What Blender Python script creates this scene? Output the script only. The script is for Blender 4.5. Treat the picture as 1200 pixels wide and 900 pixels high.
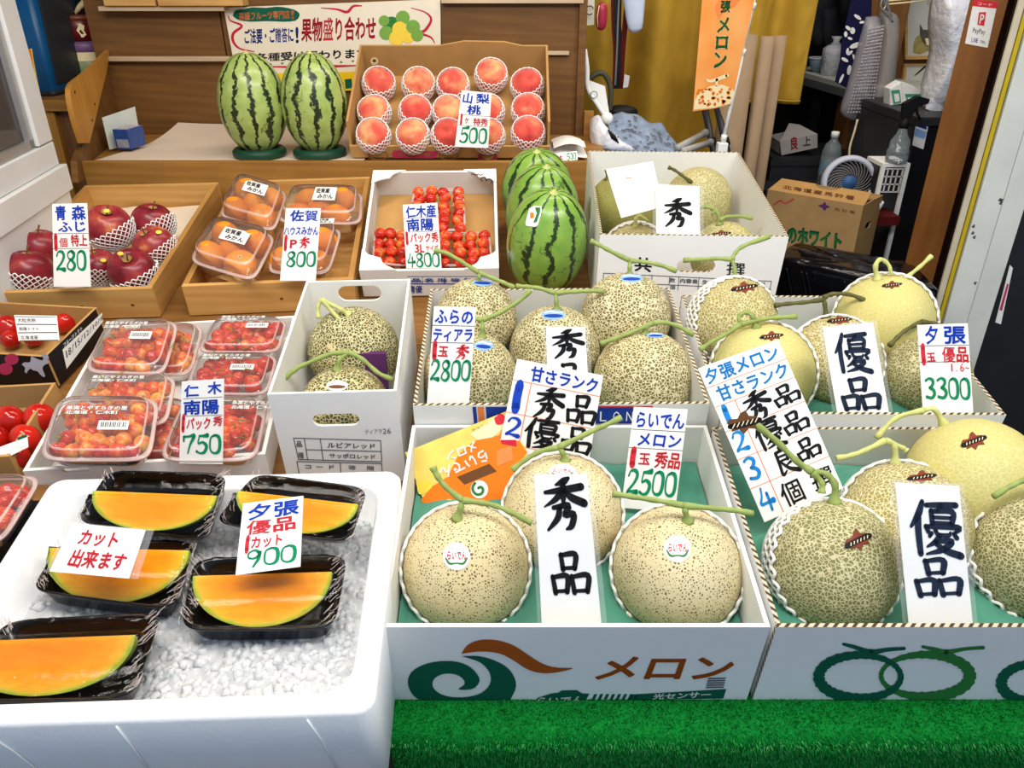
import bpy, math, random
from math import sin, cos, tan, pi, radians, atan2, sqrt
from mathutils import Matrix, Vector, noise
from mathutils.geometry import tessellate_polygon

for _o in list(bpy.data.objects):
    bpy.data.objects.remove(_o)
SC = bpy.context.scene
COL = SC.collection
random.seed(7)

# ---------------------------------------------------------------- frames
# The stall's surface slopes 9 degrees towards the street.  S = coordinates on that slope
# (x right, y up the slope, z out of it); MS brings S into the world.
TILT = radians(9.0)
MS = Matrix.Translation((0, 0, 0.675)) @ Matrix.Rotation(TILT, 4, 'X')
FOC = 900.0
PITCH = radians(27.7)                      # camera looks this far below the horizon
CW = MS @ Vector((0, 0, 0.847))            # camera position (about 1.5 m up)
FWD = Vector((0, cos(PITCH), -sin(PITCH)))
UPV = Vector((0, sin(PITCH), cos(PITCH)))
RGT = Vector((1, 0, 0))

# ---------------------------------------------------------------- camera
cam_d = bpy.data.cameras.new('camera')
cam_d.sensor_fit = 'HORIZONTAL'
cam_d.sensor_width = 36.0
cam_d.lens = 36.0 * FOC / 1200.0
cam_d.clip_start = 0.02
cam_d.clip_end = 60
cam = bpy.data.objects.new('camera', cam_d)
COL.objects.link(cam)
cam.location = CW
cam.rotation_euler = (pi / 2 - PITCH, 0, 0)
SC.camera = cam

# ---------------------------------------------------------------- world and lamps
SC.view_settings.view_transform = 'Standard'
SC.view_settings.look = 'None'
SC.view_settings.gamma = 1.0
SC.view_settings.use_curve_mapping = False
SC.view_settings.exposure = 0.0
W = bpy.data.worlds.new('sky')
SC.world = W
W.use_nodes = True
_bg = W.node_tree.nodes['Background']
_bg.inputs[0].default_value = (0.60, 0.76, 1.0, 1)
_bg.inputs[1].default_value = 0.62


def area_lamp(name, loc, target, sx, sy, power, col):
    d = bpy.data.lights.new(name, 'AREA')
    d.shape = 'RECTANGLE'
    d.size = sx
    d.size_y = sy
    d.energy = power
    d.color = col
    o = bpy.data.objects.new(name, d)
    COL.objects.link(o)
    o.location = loc
    o.rotation_euler = (Vector(target) - Vector(loc)).to_track_quat('-Z', 'Y').to_euler()
    return o


area_lamp('awning_lamp', (0.35, 0.2, 2.3), (0.3, 0.85, 0.8), 1.3, 0.3, 23, (1.0, 0.97, 0.92))
area_lamp('awning_lamp', (-0.75, 0.6, 2.3), (-0.5, 1.05, 0.8), 0.9, 0.3, 15, (1.0, 0.93, 0.84))
area_lamp('awning_lamp', (1.15, 0.5, 2.3), (1.0, 1.5, 0.8), 0.5, 0.3, 9, (1.0, 0.97, 0.92))
area_lamp('stall_lamp', (0.0, 1.55, 2.3), (-0.2, 1.85, 1.1), 1.4, 0.2, 10.5, (1.0, 0.9, 0.78))
area_lamp('shop_lamp', (1.1, 2.3, 2.45), (1.0, 2.9, 0.9), 0.6, 0.6, 11, (1.0, 0.93, 0.85))

# ---------------------------------------------------------------- picking helpers


def ray(u, v):
    return FWD + RGT * ((u - 600.0) / FOC) - UPV * ((v - 450.0) / FOC)


def w_depth(u, v, Z):
    return CW + ray(u, v) * Z


def w_y(u, v, Y):
    d = ray(u, v)
    return CW + d * ((Y - CW.y) / d.y)


MSI = MS.inverted()


def s_z(u, v, z):
    """point of the S plane z=const seen at (u,v), in S coordinates"""
    c = MSI @ CW
    d = MSI.to_3x3() @ ray(u, v)
    return c + d * ((z - c.z) / d.z)


def s_y(u, v, y):
    c = MSI @ CW
    d = MSI.to_3x3() @ ray(u, v)
    return c + d * ((y - c.y) / d.y)


def depth_of(p):
    return (p - CW).dot(FWD)


def p2l(M, u, v):
    """(x, y) on the local z=0 plane of the world matrix M"""
    Mi = M.inverted()
    c = Mi @ CW
    d = Mi.to_3x3() @ ray(u, v)
    t = -c.z / d.z
    return (c.x + d.x * t, c.y + d.y * t)


def sphere_hit(c, R, u, v):
    d = ray(u, v).normalized()
    oc = CW - c
    b = oc.dot(d)
    disc = b * b - (oc.dot(oc) - R * R)
    if disc < 0:
        p = CW + d * (-b)
        return c + (p - c).normalized() * R
    return CW + d * (-b - sqrt(disc))


def axes(x, y, z, o):
    M = Matrix.Identity(4)
    for i, a in enumerate((x, y, z)):
        M[0][i], M[1][i], M[2][i] = a
    M[0][3], M[1][3], M[2][3] = o
    return M


def zframe(o, z, xref=Vector((1, 0, 0))):
    z = Vector(z).normalized()
    y = z.cross(xref)
    if y.length < 1e-4:
        y = z.cross(Vector((0, 1, 0)))
    y.normalize()
    x = y.cross(z)
    return axes(x, y, z, o)


def T(x, y, z):
    return Matrix.Translation((x, y, z))


def RX(a):
    return Matrix.Rotation(radians(a), 4, 'X')


def RY(a):
    return Matrix.Rotation(radians(a), 4, 'Y')


def RZ(a):
    return Matrix.Rotation(radians(a), 4, 'Z')


# ---------------------------------------------------------------- objects


def link(o, parent=None, M=None):
    COL.objects.link(o)
    if parent is not None:
        o.parent = parent
        if M is not None:
            o.matrix_local = M
    elif M is not None:
        o.matrix_world = M
    return o


def tag(o, label=None, cat=None, group=None, kind=None):
    if label:
        o['label'] = label
    if cat:
        o['category'] = cat
    if group:
        o['group'] = group
    if kind:
        o['kind'] = kind
    return o


def thing(name, label, cat, M, group=None):
    o = bpy.data.objects.new(name, None)
    o.empty_display_size = 0.02
    link(o, None, M)
    return tag(o, label, cat, group)


def copy_tree(o, M, parent=None):
    c = o.copy()
    COL.objects.link(c)
    if parent is None:
        c.matrix_world = M
    else:
        c.parent = parent
    for ch in list(o.children):
        copy_tree(ch, None, c)
    return c


# ---------------------------------------------------------------- mesh builder


class MB:
    def __init__(self):
        self.v, self.f, self.sm, self.mi = [], [], [], []

    def add(self, vs, fs, smooth=False, mi=0, M=None):
        n = len(self.v)
        for p in vs:
            p = Vector(p)
            self.v.append(M @ p if M is not None else p)
        for q in fs:
            self.f.append([i + n for i in q])
            self.sm.append(smooth)
            self.mi.append(mi)
        return self

    def box(self, x0, x1, y0, y1, z0, z1, mi=0, M=None):
        vs = [(x, y, z) for z in (z0, z1) for y in (y0, y1) for x in (x0, x1)]
        fs = [(0, 2, 3, 1), (4, 5, 7, 6), (0, 1, 5, 4), (2, 6, 7, 3), (0, 4, 6, 2), (1, 3, 7, 5)]
        return self.add(vs, fs, False, mi, M)

    def panel(self, p, t, mi=0, M=None):
        """thick quad; p counter-clockwise seen from its front, thickness t behind"""
        p = [Vector(a) for a in p]
        n = (p[1] - p[0]).cross(p[-1] - p[0]).normalized()
        b = [a - n * t for a in p]
        k = len(p)
        fs = [list(range(k)), [k + i for i in reversed(range(k))]]
        fs += [[i, k + i, k + (i + 1) % k, (i + 1) % k] for i in range(k)]
        return self.add(p + b, fs, False, mi, M)

    def flat(self, outer, holes=(), fn=None, mi=0, M=None):
        loops = [[Vector((a[0], a[1], 0)) for a in outer]] + [[Vector((a[0], a[1], 0)) for a in h] for h in holes]
        tris = tessellate_polygon(loops)
        pts = [p for l in loops for p in l]
        fs = []
        for a, b, c in tris:
            s = (pts[b] - pts[a]).cross(pts[c] - pts[a]).z
            fs.append((a, b, c) if s > 0 else (a, c, b))
        vs = [fn(p.x, p.y) if fn else p for p in pts]
        return self.add(vs, fs, False, mi, M)

    def plate(self, outer, holes=(), t=0.004, mi=0, M=None, edge_mi=None, back_mi=None):
        """flat plate, front face at z=0, thickness t behind"""
        loops = [list(outer)] + [list(h) for h in holes]
        self.flat(outer, holes, None, mi, M)
        n0 = len(self.f)
        self.flat(outer, holes, lambda x, y: Vector((x, y, -t)), mi if back_mi is None else back_mi, M)
        for i in range(n0, len(self.f)):
            self.f[i].reverse()
        for l in loops:
            k = len(l)
            vs = [(a[0], a[1], 0) for a in l] + [(a[0], a[1], -t) for a in l]
            self.add(vs, [(i, k + i, k + (i + 1) % k, (i + 1) % k) for i in range(k)], False, mi if edge_mi is None else edge_mi, M)
        return self

    def rings(self, rs, cap0=True, cap1=True, smooth=True, mi=0, M=None):
        k = len(rs[0])
        vs = [p for r in rs for p in r]
        fs = []
        for i in range(len(rs) - 1):
            for j in range(k):
                fs.append((i * k + j, i * k + (j + 1) % k, (i + 1) * k + (j + 1) % k, (i + 1) * k + j))
        if cap0:
            fs.append([j for j in reversed(range(k))])
        if cap1:
            fs.append([(len(rs) - 1) * k + j for j in range(k)])
        return self.add(vs, fs, smooth, mi, M)

    def tube(self, pts, r, n=8, caps=True, mi=0, M=None, closed=False):
        pts = [Vector(p) for p in pts]
        if not hasattr(r, '__len__'):
            r = [r] * len(pts)
        N = len(pts)
        rs = []
        nrm = None
        for i in range(N):
            if closed:
                t = pts[(i + 1) % N] - pts[i - 1]
            else:
                t = pts[min(i + 1, N - 1)] - pts[max(i - 1, 0)]
            if t.length < 1e-9:
                t = Vector((0, 0, 1))
            t.normalize()
            if nrm is None:
                nrm = t.cross(Vector((0.3, 0.2, 1))) if abs(t.z) < 0.9 else t.cross(Vector((1, 0.1, 0)))
            nrm = (nrm - t * nrm.dot(t)).normalized()
            b = t.cross(nrm)
            rs.append([pts[i] + (nrm * cos(2 * pi * j / n) + b * sin(2 * pi * j / n)) * r[i] for j in range(n)])
        if closed:
            rs.append(rs[0])
        return self.rings(rs, caps and not closed, caps and not closed, True, mi, M)

    def lathe(self, prof, n=24, mi=0, M=None, cap0=True, cap1=True, smooth=True):
        rs = [[Vector((r * cos(2 * pi * j / n), r * sin(2 * pi * j / n), z)) for j in range(n)] for r, z in prof]
        return self.rings(rs, cap0, cap1, smooth, mi, M)

    def ball(self, fn, nu=28, nv=18, mi=0, M=None):
        """fn(theta from +z, phi) -> Vector"""
        vs = [fn(0, 0)]
        for i in range(1, nv):
            for j in range(nu):
                vs.append(fn(pi * i / nv, 2 * pi * j / nu))
        vs.append(fn(pi, 0))
        fs = [(0, 1 + j, 1 + (j + 1) % nu) for j in range(nu)]
        for i in range(nv - 2):
            a = 1 + i * nu
            for j in range(nu):
                fs.append((a + j, a + nu + j, a + nu + (j + 1) % nu, a + (j + 1) % nu))
        a = 1 + (nv - 2) * nu
        L = len(vs) - 1
        fs += [(a + j, L, a + (j + 1) % nu) for j in range(nu)]
        return self.add(vs, fs, True, mi, M)

    def grid(self, fn, nu, nv, smooth=True, mi=0, M=None):
        vs = [fn(i / nu, j / nv) for j in range(nv + 1) for i in range(nu + 1)]
        w = nu + 1
        fs = [(j * w + i, j * w + i + 1, (j + 1) * w + i + 1, (j + 1) * w + i) for j in range(nv) for i in range(nu)]
        return self.add(vs, fs, smooth, mi, M)

    def mesh(self, name, mats):
        m = bpy.data.meshes.new(name)
        m.from_pydata([tuple(p) for p in self.v], [], self.f)
        m.polygons.foreach_set('use_smooth', self.sm)
        m.polygons.foreach_set('material_index', self.mi)
        for a in (mats if isinstance(mats, (list, tuple)) else [mats]):
            m.materials.append(a)
        m.update()
        return m


def part(name, mb, mats, parent, M=None, label=None, bevel=0, solid=0):
    me = mb.mesh(name, mats) if isinstance(mb, MB) else mb
    o = bpy.data.objects.new(name, me)
    link(o, parent, M if M is not None else Matrix.Identity(4))
    if bevel:
        b = o.modifiers.new('bevel', 'BEVEL')
        b.width = bevel
        b.segments = 2
        b.limit_method = 'ANGLE'
    if solid:
        s = o.modifiers.new('solid', 'SOLIDIFY')
        s.thickness = solid
    if label:
        o['label'] = label
    return o


def single(name, label, cat, mb, mats, M, group=None, bevel=0):
    o = part(name, mb, mats, None, M, None, bevel)
    return tag(o, label, cat, group)


def structure(name, mb, mats, M=None, label=None, parent=None, bevel=0):
    o = part(name, mb, mats, parent, M, None, bevel)
    if parent is None:
        o['kind'] = 'structure'
        if label:
            o['label'] = label
    return o


def catmull(pts, k=6):
    """smooth a list of tuples of any length"""
    P = [tuple(p) for p in pts]
    if len(P) < 3:
        return P
    P = [tuple(2 * a - b for a, b in zip(P[0], P[1]))] + P + [tuple(2 * a - b for a, b in zip(P[-1], P[-2]))]
    out = []
    for i in range(1, len(P) - 2):
        for s in range(k):
            t = s / k
            out.append(tuple(0.5 * (2 * b + (c - a) * t + (2 * a - 5 * b + 4 * c - d) * t * t + (3 * b - a - 3 * c + d) * t ** 3)
                             for a, b, c, d in zip(P[i - 1], P[i], P[i + 1], P[i + 2])))
    out.append(P[-2])
    return out


def stadium(cx, cy, w, h, n=8):
    r = h / 2
    out = []
    for s, a0 in ((1, -90), (-1, 90)):
        for i in range(n + 1):
            a = radians(a0 + 180 * i / n)
            out.append((cx + s * (w / 2 - r) + r * cos(a), cy + r * sin(a)))
    return out


def superell(a, b, n=36, e=5):
    out = []
    for i in range(n):
        t = 2 * pi * (i + 0.5) / n
        c, s = cos(t), sin(t)
        out.append((a * math.copysign(abs(c) ** (2 / e), c), b * math.copysign(abs(s) ** (2 / e), s)))
    return out


def bilin(q):
    """q = TL TR BR BL (tuples); returns f(s,t) with t=0 at the bottom"""
    TL, TR, BR, BL = [Vector(a) for a in q]
    return lambda s, t: (BL * (1 - s) + BR * s) * (1 - t) + (TL * (1 - s) + TR * s) * t


# ---------------------------------------------------------------- lettering
CHARS = '0123456789ABCDEFGHIJKLMNOPRSTUVYabdeilmnoprstuyz.!~()-/いかぎけごさじすせでとにのふまみやらりわんアィイウカクケコサシジスズセソッツテトドハパビフホポマメラルレロワン・ー上仁佐個優光共内出北南受各合名品夕大完実容専山店張撰数日木来果桃梨森法海熟物特玉甘生産町盛秀種等答粒級良薯要賀賜贈道里量鈴錦門陽階青馬高鯛'
GLYPH = {}
DENSE = '優撰種薯鈴賜贈答盛級専錦個数量馬等階賀鯛'


def embolden(g, w):
    """thicken a filled glyph with a ribbon along its outline"""
    vs, fs = list(g[0]), list(g[1])
    cnt = {}
    for f in fs:
        for a, b in zip(f, f[1:] + f[:1]):
            k = (min(a, b), max(a, b))
            cnt[k] = cnt.get(k, 0) + 1
    for (a, b), n in cnt.items():
        if n != 1:
            continue
        (x0, y0), (x1, y1) = vs[a], vs[b]
        L = math.hypot(x1 - x0, y1 - y0)
        if L < 1e-6:
            continue
        dx, dy = (x1 - x0) / L * w, (y1 - y0) / L * w
        k = len(vs)
        e = 0.45
        vs += [(x0 - dx * e - dy, y0 - dy * e + dx), (x0 - dx * e + dy, y0 - dy * e - dx), (x1 + dx * e + dy, y1 + dy * e - dx), (x1 + dx * e - dy, y1 + dy * e + dx)]
        fs.append((k, k + 1, k + 2, k + 3))
    return vs, fs


def load_glyphs():
    objs = []
    for ch in sorted(set(CHARS)):
        for wname, off in (('n', 0.0),):
            c = bpy.data.curves.new('glyph', 'FONT')
            c.body = ch
            c.size = 1
            c.offset = off
            c.resolution_u = 2
            o = bpy.data.objects.new('glyph', c)
            COL.objects.link(o)
            objs.append((ch + wname, o))
    dg = bpy.context.evaluated_depsgraph_get()
    for k, o in objs:
        m = bpy.data.meshes.new_from_object(o.evaluated_get(dg))
        GLYPH[k] = ([(v.co.x, v.co.y) for v in m.vertices], [tuple(p.vertices) for p in m.polygons])
        bpy.data.meshes.remove(m)
        GLYPH[k[0] + 'b'] = embolden(GLYPH[k], 0.026 if k[0] not in DENSE else 0.012)
    for k, o in objs:
        c = o.data
        bpy.data.objects.remove(o)
        bpy.data.curves.remove(c)


load_glyphs()

_B = {  # brush strokes in a 0..100 square: (x, y, width)
    '秀': [[(64, 99, 5), (52, 93, 10), (34, 87, 3)], [(9, 73, 5), (48, 77, 9), (92, 83, 10)], [(51, 93, 6), (50, 75, 11), (49, 50, 5)],
          [(48, 76, 9), (32, 60, 8), (6, 46, 2)], [(52, 76, 5), (68, 63, 10), (96, 52, 11)],
          [(26, 44, 6), (60, 48, 9), (50, 30, 8), (70, 32, 9), (64, 10, 9), (52, 3, 3)], [(40, 44, 8), (34, 24, 9), (12, 2, 4)]],
    '品': [[(30, 96, 8), (33, 60, 9)], [(28, 94, 7), (68, 96, 10), (64, 62, 9)], [(32, 63, 6), (66, 64, 7)],
          [(4, 44, 8), (9, 4, 9)], [(4, 42, 7), (42, 44, 10), (39, 6, 9)], [(8, 8, 6), (40, 9, 7)],
          [(54, 44, 8), (58, 4, 9)], [(54, 42, 7), (97, 45, 10), (92, 6, 9)], [(58, 8, 6), (92, 9, 7)]],
    '優': [[(27, 98, 6), (18, 74, 9), (2, 50, 4)], [(17, 72, 9), (16, 40, 9), (18, 0, 8)], [(34, 92, 6), (64, 94, 8), (94, 96, 8)],
          [(64, 93, 7), (56, 82, 5)], [(44, 82, 7), (45, 58, 7)], [(44, 81, 6), (86, 83, 8), (84, 58, 7)], [(46, 70, 5), (82, 71, 5)],
          [(46, 60, 5), (82, 61, 5)], [(32, 52, 7), (36, 42, 6)], [(34, 52, 6), (96, 54, 8), (90, 44, 5)],
          [(50, 46, 6), (56, 38, 6), (76, 38, 6), (80, 44, 3)], [(42, 40, 6), (38, 34, 5)], [(86, 42, 5), (92, 34, 7)],
          [(58, 36, 7), (48, 24, 7), (32, 14, 3)], [(48, 25, 6), (82, 27, 8), (62, 10, 8), (30, 0, 3)], [(50, 20, 6), (70, 8, 9), (98, 0, 10)]],
    '良': [[(50, 98, 9), (56, 88, 8)], [(30, 84, 7), (72, 86, 9), (68, 52, 8)], [(32, 68, 5), (68, 69, 6)], [(32, 53, 5), (68, 54, 6)],
          [(31, 84, 8), (30, 44, 8), (28, 6, 8), (48, 16, 4)], [(74, 40, 7), (56, 34, 4)], [(40, 46, 6), (62, 20, 9), (96, 4, 12)]],
}
_D = {  # marker digits, 0..1 box
    '0': [[(.5, .97), (.2, .85), (.12, .5), (.2, .15), (.5, .03), (.8, .15), (.88, .5), (.8, .85), (.5, .97), (.35, .93)]],
    '1': [[(.5, .98), (.47, .5), (.5, .02)]],
    '2': [[(.15, .75), (.3, .95), (.65, .95), (.82, .75), (.6, .42), (.15, .06), (.4, .09), (.9, .06)]],
    '3': [[(.15, .88), (.5, .97), (.8, .82), (.65, .6), (.4, .52), (.7, .45), (.85, .25), (.6, .04), (.12, .1)]],
    '4': [[(.42, .97), (.3, .65), (.1, .36), (.5, .34), (.92, .36)], [(.66, .7), (.64, .35), (.6, .02)]],
    '5': [[(.3, .94), (.22, .55), (.55, .6), (.85, .4), (.72, .1), (.4, .02), (.1, .12)], [(.28, .94), (.6, .94), (.92, .97)]],
    '7': [[(.1, .9), (.12, .68)], [(.1, .9), (.5, .92), (.9, .95), (.62, .5), (.45, .02)]],
    '8': [[(.75, .88), (.5, .97), (.22, .85), (.28, .62), (.6, .48), (.85, .25), (.65, .04), (.35, .04), (.14, .2), (.35, .46), (.7, .62), (.82, .82), (.62, .96)]],
    '9': [[(.8, .8), (.55, .97), (.22, .85), (.2, .6), (.5, .5), (.8, .65), (.82, .85), (.78, .45), (.5, .02)]],
}


def stroke_quads(pts, k=5):
    """ribbon along (x, y, halfwidth) points -> verts, faces (2-D)"""
    P = catmull(pts, k)
    vs, fs = [], []
    n = len(P)
    for i, (x, y, w) in enumerate(P):
        a, b = P[max(i - 1, 0)], P[min(i + 1, n - 1)]
        dx, dy = b[0] - a[0], b[1] - a[1]
        L = math.hypot(dx, dy) or 1
        nx, ny = -dy / L, dx / L
        vs += [(x + nx * w, y + ny * w), (x - nx * w, y - ny * w)]
    for i in range(n - 1):
        fs.append((2 * i, 2 * i + 1, 2 * i + 3, 2 * i + 2))
    for e, s in ((0, -1), (n - 1, 1)):          # round ends
        x, y, w = P[e]
        k0 = len(vs)
        m = 8
        vs += [(x + w * cos(2 * pi * j / m), y + w * sin(2 * pi * j / m)) for j in range(m)]
        fs.append([k0 + j for j in range(m)])
    return vs, fs


def letters(mb, s, rect, fn, style='b', mi=0, vertical=False, jit=0.0, gap=0.0, lw=0.115):
    """write s into rect (s0,t0,s1,t1) of the mapping fn(s,t)->Vector"""
    s0, t0, s1, t1 = rect
    n = len(s)
    for i, ch in enumerate(s):
        if ch == ' ':
            continue
        if vertical:
            h = (t1 - t0) / n
            a0, a1, b0, b1 = s0, s1, t1 - (i + 1) * h + gap * h, t1 - i * h - gap * h
        else:
            w = (s1 - s0) / n
            a0, a1, b0, b1 = s0 + i * w + gap * w, s0 + (i + 1) * w - gap * w, t0, t1
        if style == 'brush' and ch in _B:
            out = []
            for st in _B[ch]:
                vs, fs = stroke_quads([(x / 100, y / 100, wd / 135) for x, y, wd in st])
                out.append((vs, fs))
        elif style == 'digit' and ch in _D:
            out = []
            for st in _D[ch]:
                vs, fs = stroke_quads([(x, y, (0.26 if ch == '1' else lw * (0.8 + 0.35 * sin(3 + 5 * x)))) for x, y in st], 7)
                out.append((vs, fs))
        else:
            g = GLYPH[ch + ('n' if style == 'n' else 'b')]
            vs, fs = g
            if not vs:
                continue
            if ch in '0123456789' or ch.isascii():
                xs = [p[0] for p in vs]
                ys = [p[1] for p in vs]
                x0, x1 = min(xs), max(xs)
                if ch in '.,-':
                    vs = [((p[0] - x0) / 0.6 + 0.3, p[1] / 0.73) for p in vs]
                else:
                    ww = max(x1 - x0, 0.3)
                    vs = [((p[0] - (x0 + x1) / 2) / ww * 0.84 + 0.5, p[1] / 0.73) for p in vs]
            else:
                vs = [(p[0], p[1] + 0.12) for p in vs]
            out = [(vs, fs)]
        ja, jb, jr = (random.uniform(-jit, jit) * 0.3, random.uniform(-jit, jit) * 0.3, random.uniform(-jit, jit)) if jit else (0, 0, 0)
        c, sn = cos(jr), sin(jr)
        for q, (vs, fs) in enumerate(out):
            pv = []
            for x, y in vs:
                x, y = x - 0.5, y - 0.5
                x, y = x * c - y * sn + 0.5 + ja, x * sn + y * c + 0.5 + jb
                p = fn(a0 + (a1 - a0) * x, b0 + (b1 - b0) * y)
                pv.append(p)
            mb.add(pv, fs, False, mi)


def bar(mb, fn, x0, y0, x1, y1, mi=0):
    mb.add([fn(x0, y0), fn(x1, y0), fn(x1, y1), fn(x0, y1)], [(0, 1, 2, 3)], False, mi)

# ---------------------------------------------------------------- materials


def lin(c):
    if isinstance(c, str):
        c = [int(c[i:i + 2], 16) / 255 for i in (0, 2, 4)]
    return tuple(x / 12.92 if x <= 0.04045 else ((x + 0.055) / 1.055) ** 2.4 for x in c[:3]) + (1.0,)


class NT:
    def __init__(self, name):
        self.m = bpy.data.materials.new(name)
        self.m.use_nodes = True
        self.t = self.m.node_tree
        self.t.nodes.clear()
        self.out = self.n('ShaderNodeOutputMaterial')

    def n(self, typ, **kw):
        nd = self.t.nodes.new(typ)
        for k, v in kw.items():
            setattr(nd, k, v)
        return nd

    def l(self, a, b):
        self.t.links.new(a, b)
        return self

    def val(self, sock, v):
        if hasattr(v, 'is_output') or isinstance(v, bpy.types.NodeSocket):
            self.l(v, sock)
        else:
            sock.default_value = v

    def math(self, op, a, b=0.0, c=0.0, clamp=False):
        nd = self.n('ShaderNodeMath', operation=op, use_clamp=clamp)
        for i, x in enumerate((a, b, c)):
            self.val(nd.inputs[i], x)
        return nd.outputs[0]

    def mix(self, f, a, b):
        nd = self.n('ShaderNodeMix', data_type='RGBA')
        self.val(nd.inputs[0], f)
        self.val(nd.inputs[6], a)
        self.val(nd.inputs[7], b)
        return nd.outputs[2]

    def ramp(self, f, stops):
        nd = self.n('ShaderNodeValToRGB')
        e = nd.color_ramp.elements
        while len(e) < len(stops):
            e.new(0.5)
        for x, (p, c) in zip(e, stops):
            x.position = p
            x.color = lin(c) if not isinstance(c, (float, int)) else (c, c, c, 1)
        self.val(nd.inputs[0], f)
        return nd.outputs[0]

    def coord(self, kind='Object', rnd=0.0, scale=None):
        c = self.n('ShaderNodeTexCoord').outputs[kind]
        if rnd:
            oi = self.n('ShaderNodeObjectInfo')
            vm = self.n('ShaderNodeVectorMath', operation='SCALE')
            cb = self.n('ShaderNodeCombineXYZ')
            self.l(oi.outputs['Random'], cb.inputs[0])
            self.l(oi.outputs['Random'], cb.inputs[1])
            self.l(cb.outputs[0], vm.inputs[0])
            vm.inputs['Scale'].default_value = rnd
            ad = self.n('ShaderNodeVectorMath', operation='ADD')
            self.l(c, ad.inputs[0])
            self.l(vm.outputs[0], ad.inputs[1])
            c = ad.outputs[0]
        if scale:
            mp = self.n('ShaderNodeMapping')
            mp.inputs['Scale'].default_value = scale
            self.l(c, mp.inputs[0])
            c = mp.outputs[0]
        return c

    def noise(self, vec, scale, detail=3.0, rough=0.55, out=0):
        nd = self.n('ShaderNodeTexNoise')
        self.l(vec, nd.inputs['Vector'])
        nd.inputs['Scale'].default_value = scale
        nd.inputs['Detail'].default_value = detail
        nd.inputs['Roughness'].default_value = rough
        return nd.outputs[out]

    def bump(self, h, strength=0.3, dist=0.001):
        nd = self.n('ShaderNodeBump')
        nd.inputs['Strength'].default_value = strength
        nd.inputs['Distance'].default_value = dist
        self.l(h, nd.inputs['Height'])
        return nd.outputs[0]

    def principled(self, color, rough=0.5, spec=0.5, normal=None, sss=0.0, sssr=(0.01, 0.005, 0.003), trans=0.0, metal=0.0, alpha=1.0, coat=0.0, ior=1.45, sheen=0.0):
        p = self.n('ShaderNodeBsdfPrincipled')
        self.val(p.inputs['Base Color'], lin(color) if isinstance(color, str) else color)
        self.val(p.inputs['Roughness'], rough)
        p.inputs['Specular IOR Level'].default_value = spec
        p.inputs['Metallic'].default_value = metal
        p.inputs['Transmission Weight'].default_value = trans
        p.inputs['IOR'].default_value = ior
        p.inputs['Coat Weight'].default_value = coat
        p.inputs['Alpha'].default_value = alpha
        p.inputs['Sheen Weight'].default_value = sheen
        if sss:
            p.inputs['Subsurface Weight'].default_value = sss
            p.inputs['Subsurface Radius'].default_value = sssr
            p.inputs['Subsurface Scale'].default_value = 1.0
        if normal is not None:
            self.l(normal, p.inputs['Normal'])
        self.l(p.outputs[0], self.out.inputs[0])
        return self.m


MATS = {}


def pm(name, c, var=0.08, scale=30.0, rough=0.55, spec=0.4, bump=0.0, bscale=None, bdist=0.001, **kw):
    """plain procedural material: colour with gentle noise variation"""
    if name in MATS:
        return MATS[name]
    t = NT(name)
    v = t.coord('Object', 3.0)
    f = t.noise(v, scale, 4)
    a = lin(c)
    d = tuple(max(0, x * (1 - var * 2)) for x in a[:3]) + (1,)
    e = tuple(min(1, x * (1 + var)) for x in a[:3]) + (1,)
    col = t.mix(t.math('MULTIPLY_ADD', f, 1.8, -0.4, clamp=True), d, e)
    nrm = t.bump(t.noise(v, bscale or scale * 4, 3), bump, bdist) if bump else None
    MATS[name] = t.principled(col, rough, spec, nrm, **kw)
    return MATS[name]


def wood_mat(name, c1, c2, axis=0, rough=0.55, scale=9.0, knots=True, spec=0.35):
    t = NT(name)
    sc = [26.0, 26.0, 26.0]
    sc[axis] = 1.6
    v = t.coord('Object', 5.0, sc)
    n1 = t.noise(v, 1.0, 5, 0.6)
    wv = t.n('ShaderNodeTexWave', wave_type='BANDS', bands_direction='DIAGONAL')
    t.l(v, wv.inputs['Vector'])
    wv.inputs['Scale'].default_value = 0.9
    wv.inputs['Distortion'].default_value = 7.0
    wv.inputs['Detail'].default_value = 3.0
    f = t.math('ADD', t.math('MULTIPLY', n1, 0.8), t.math('MULTIPLY', wv.outputs['Fac'], 0.14))
    col = t.ramp(f, [(0.2, c2), (0.75, c1)])
    big = t.noise(t.coord('Object', 5.0), 6.0, 2)
    dark = t.n('ShaderNodeMix', data_type='RGBA', blend_type='MULTIPLY')
    t.val(dark.inputs[0], 0.5)
    t.l(col, dark.inputs[6])
    t.l(t.ramp(big, [(0.3, 0.62), (0.7, 1.0)]), dark.inputs[7])
    MATS[name] = t.principled(dark.outputs[2], rough, spec, t.bump(f, 0.15, 0.0006))
    return MATS[name]


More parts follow.
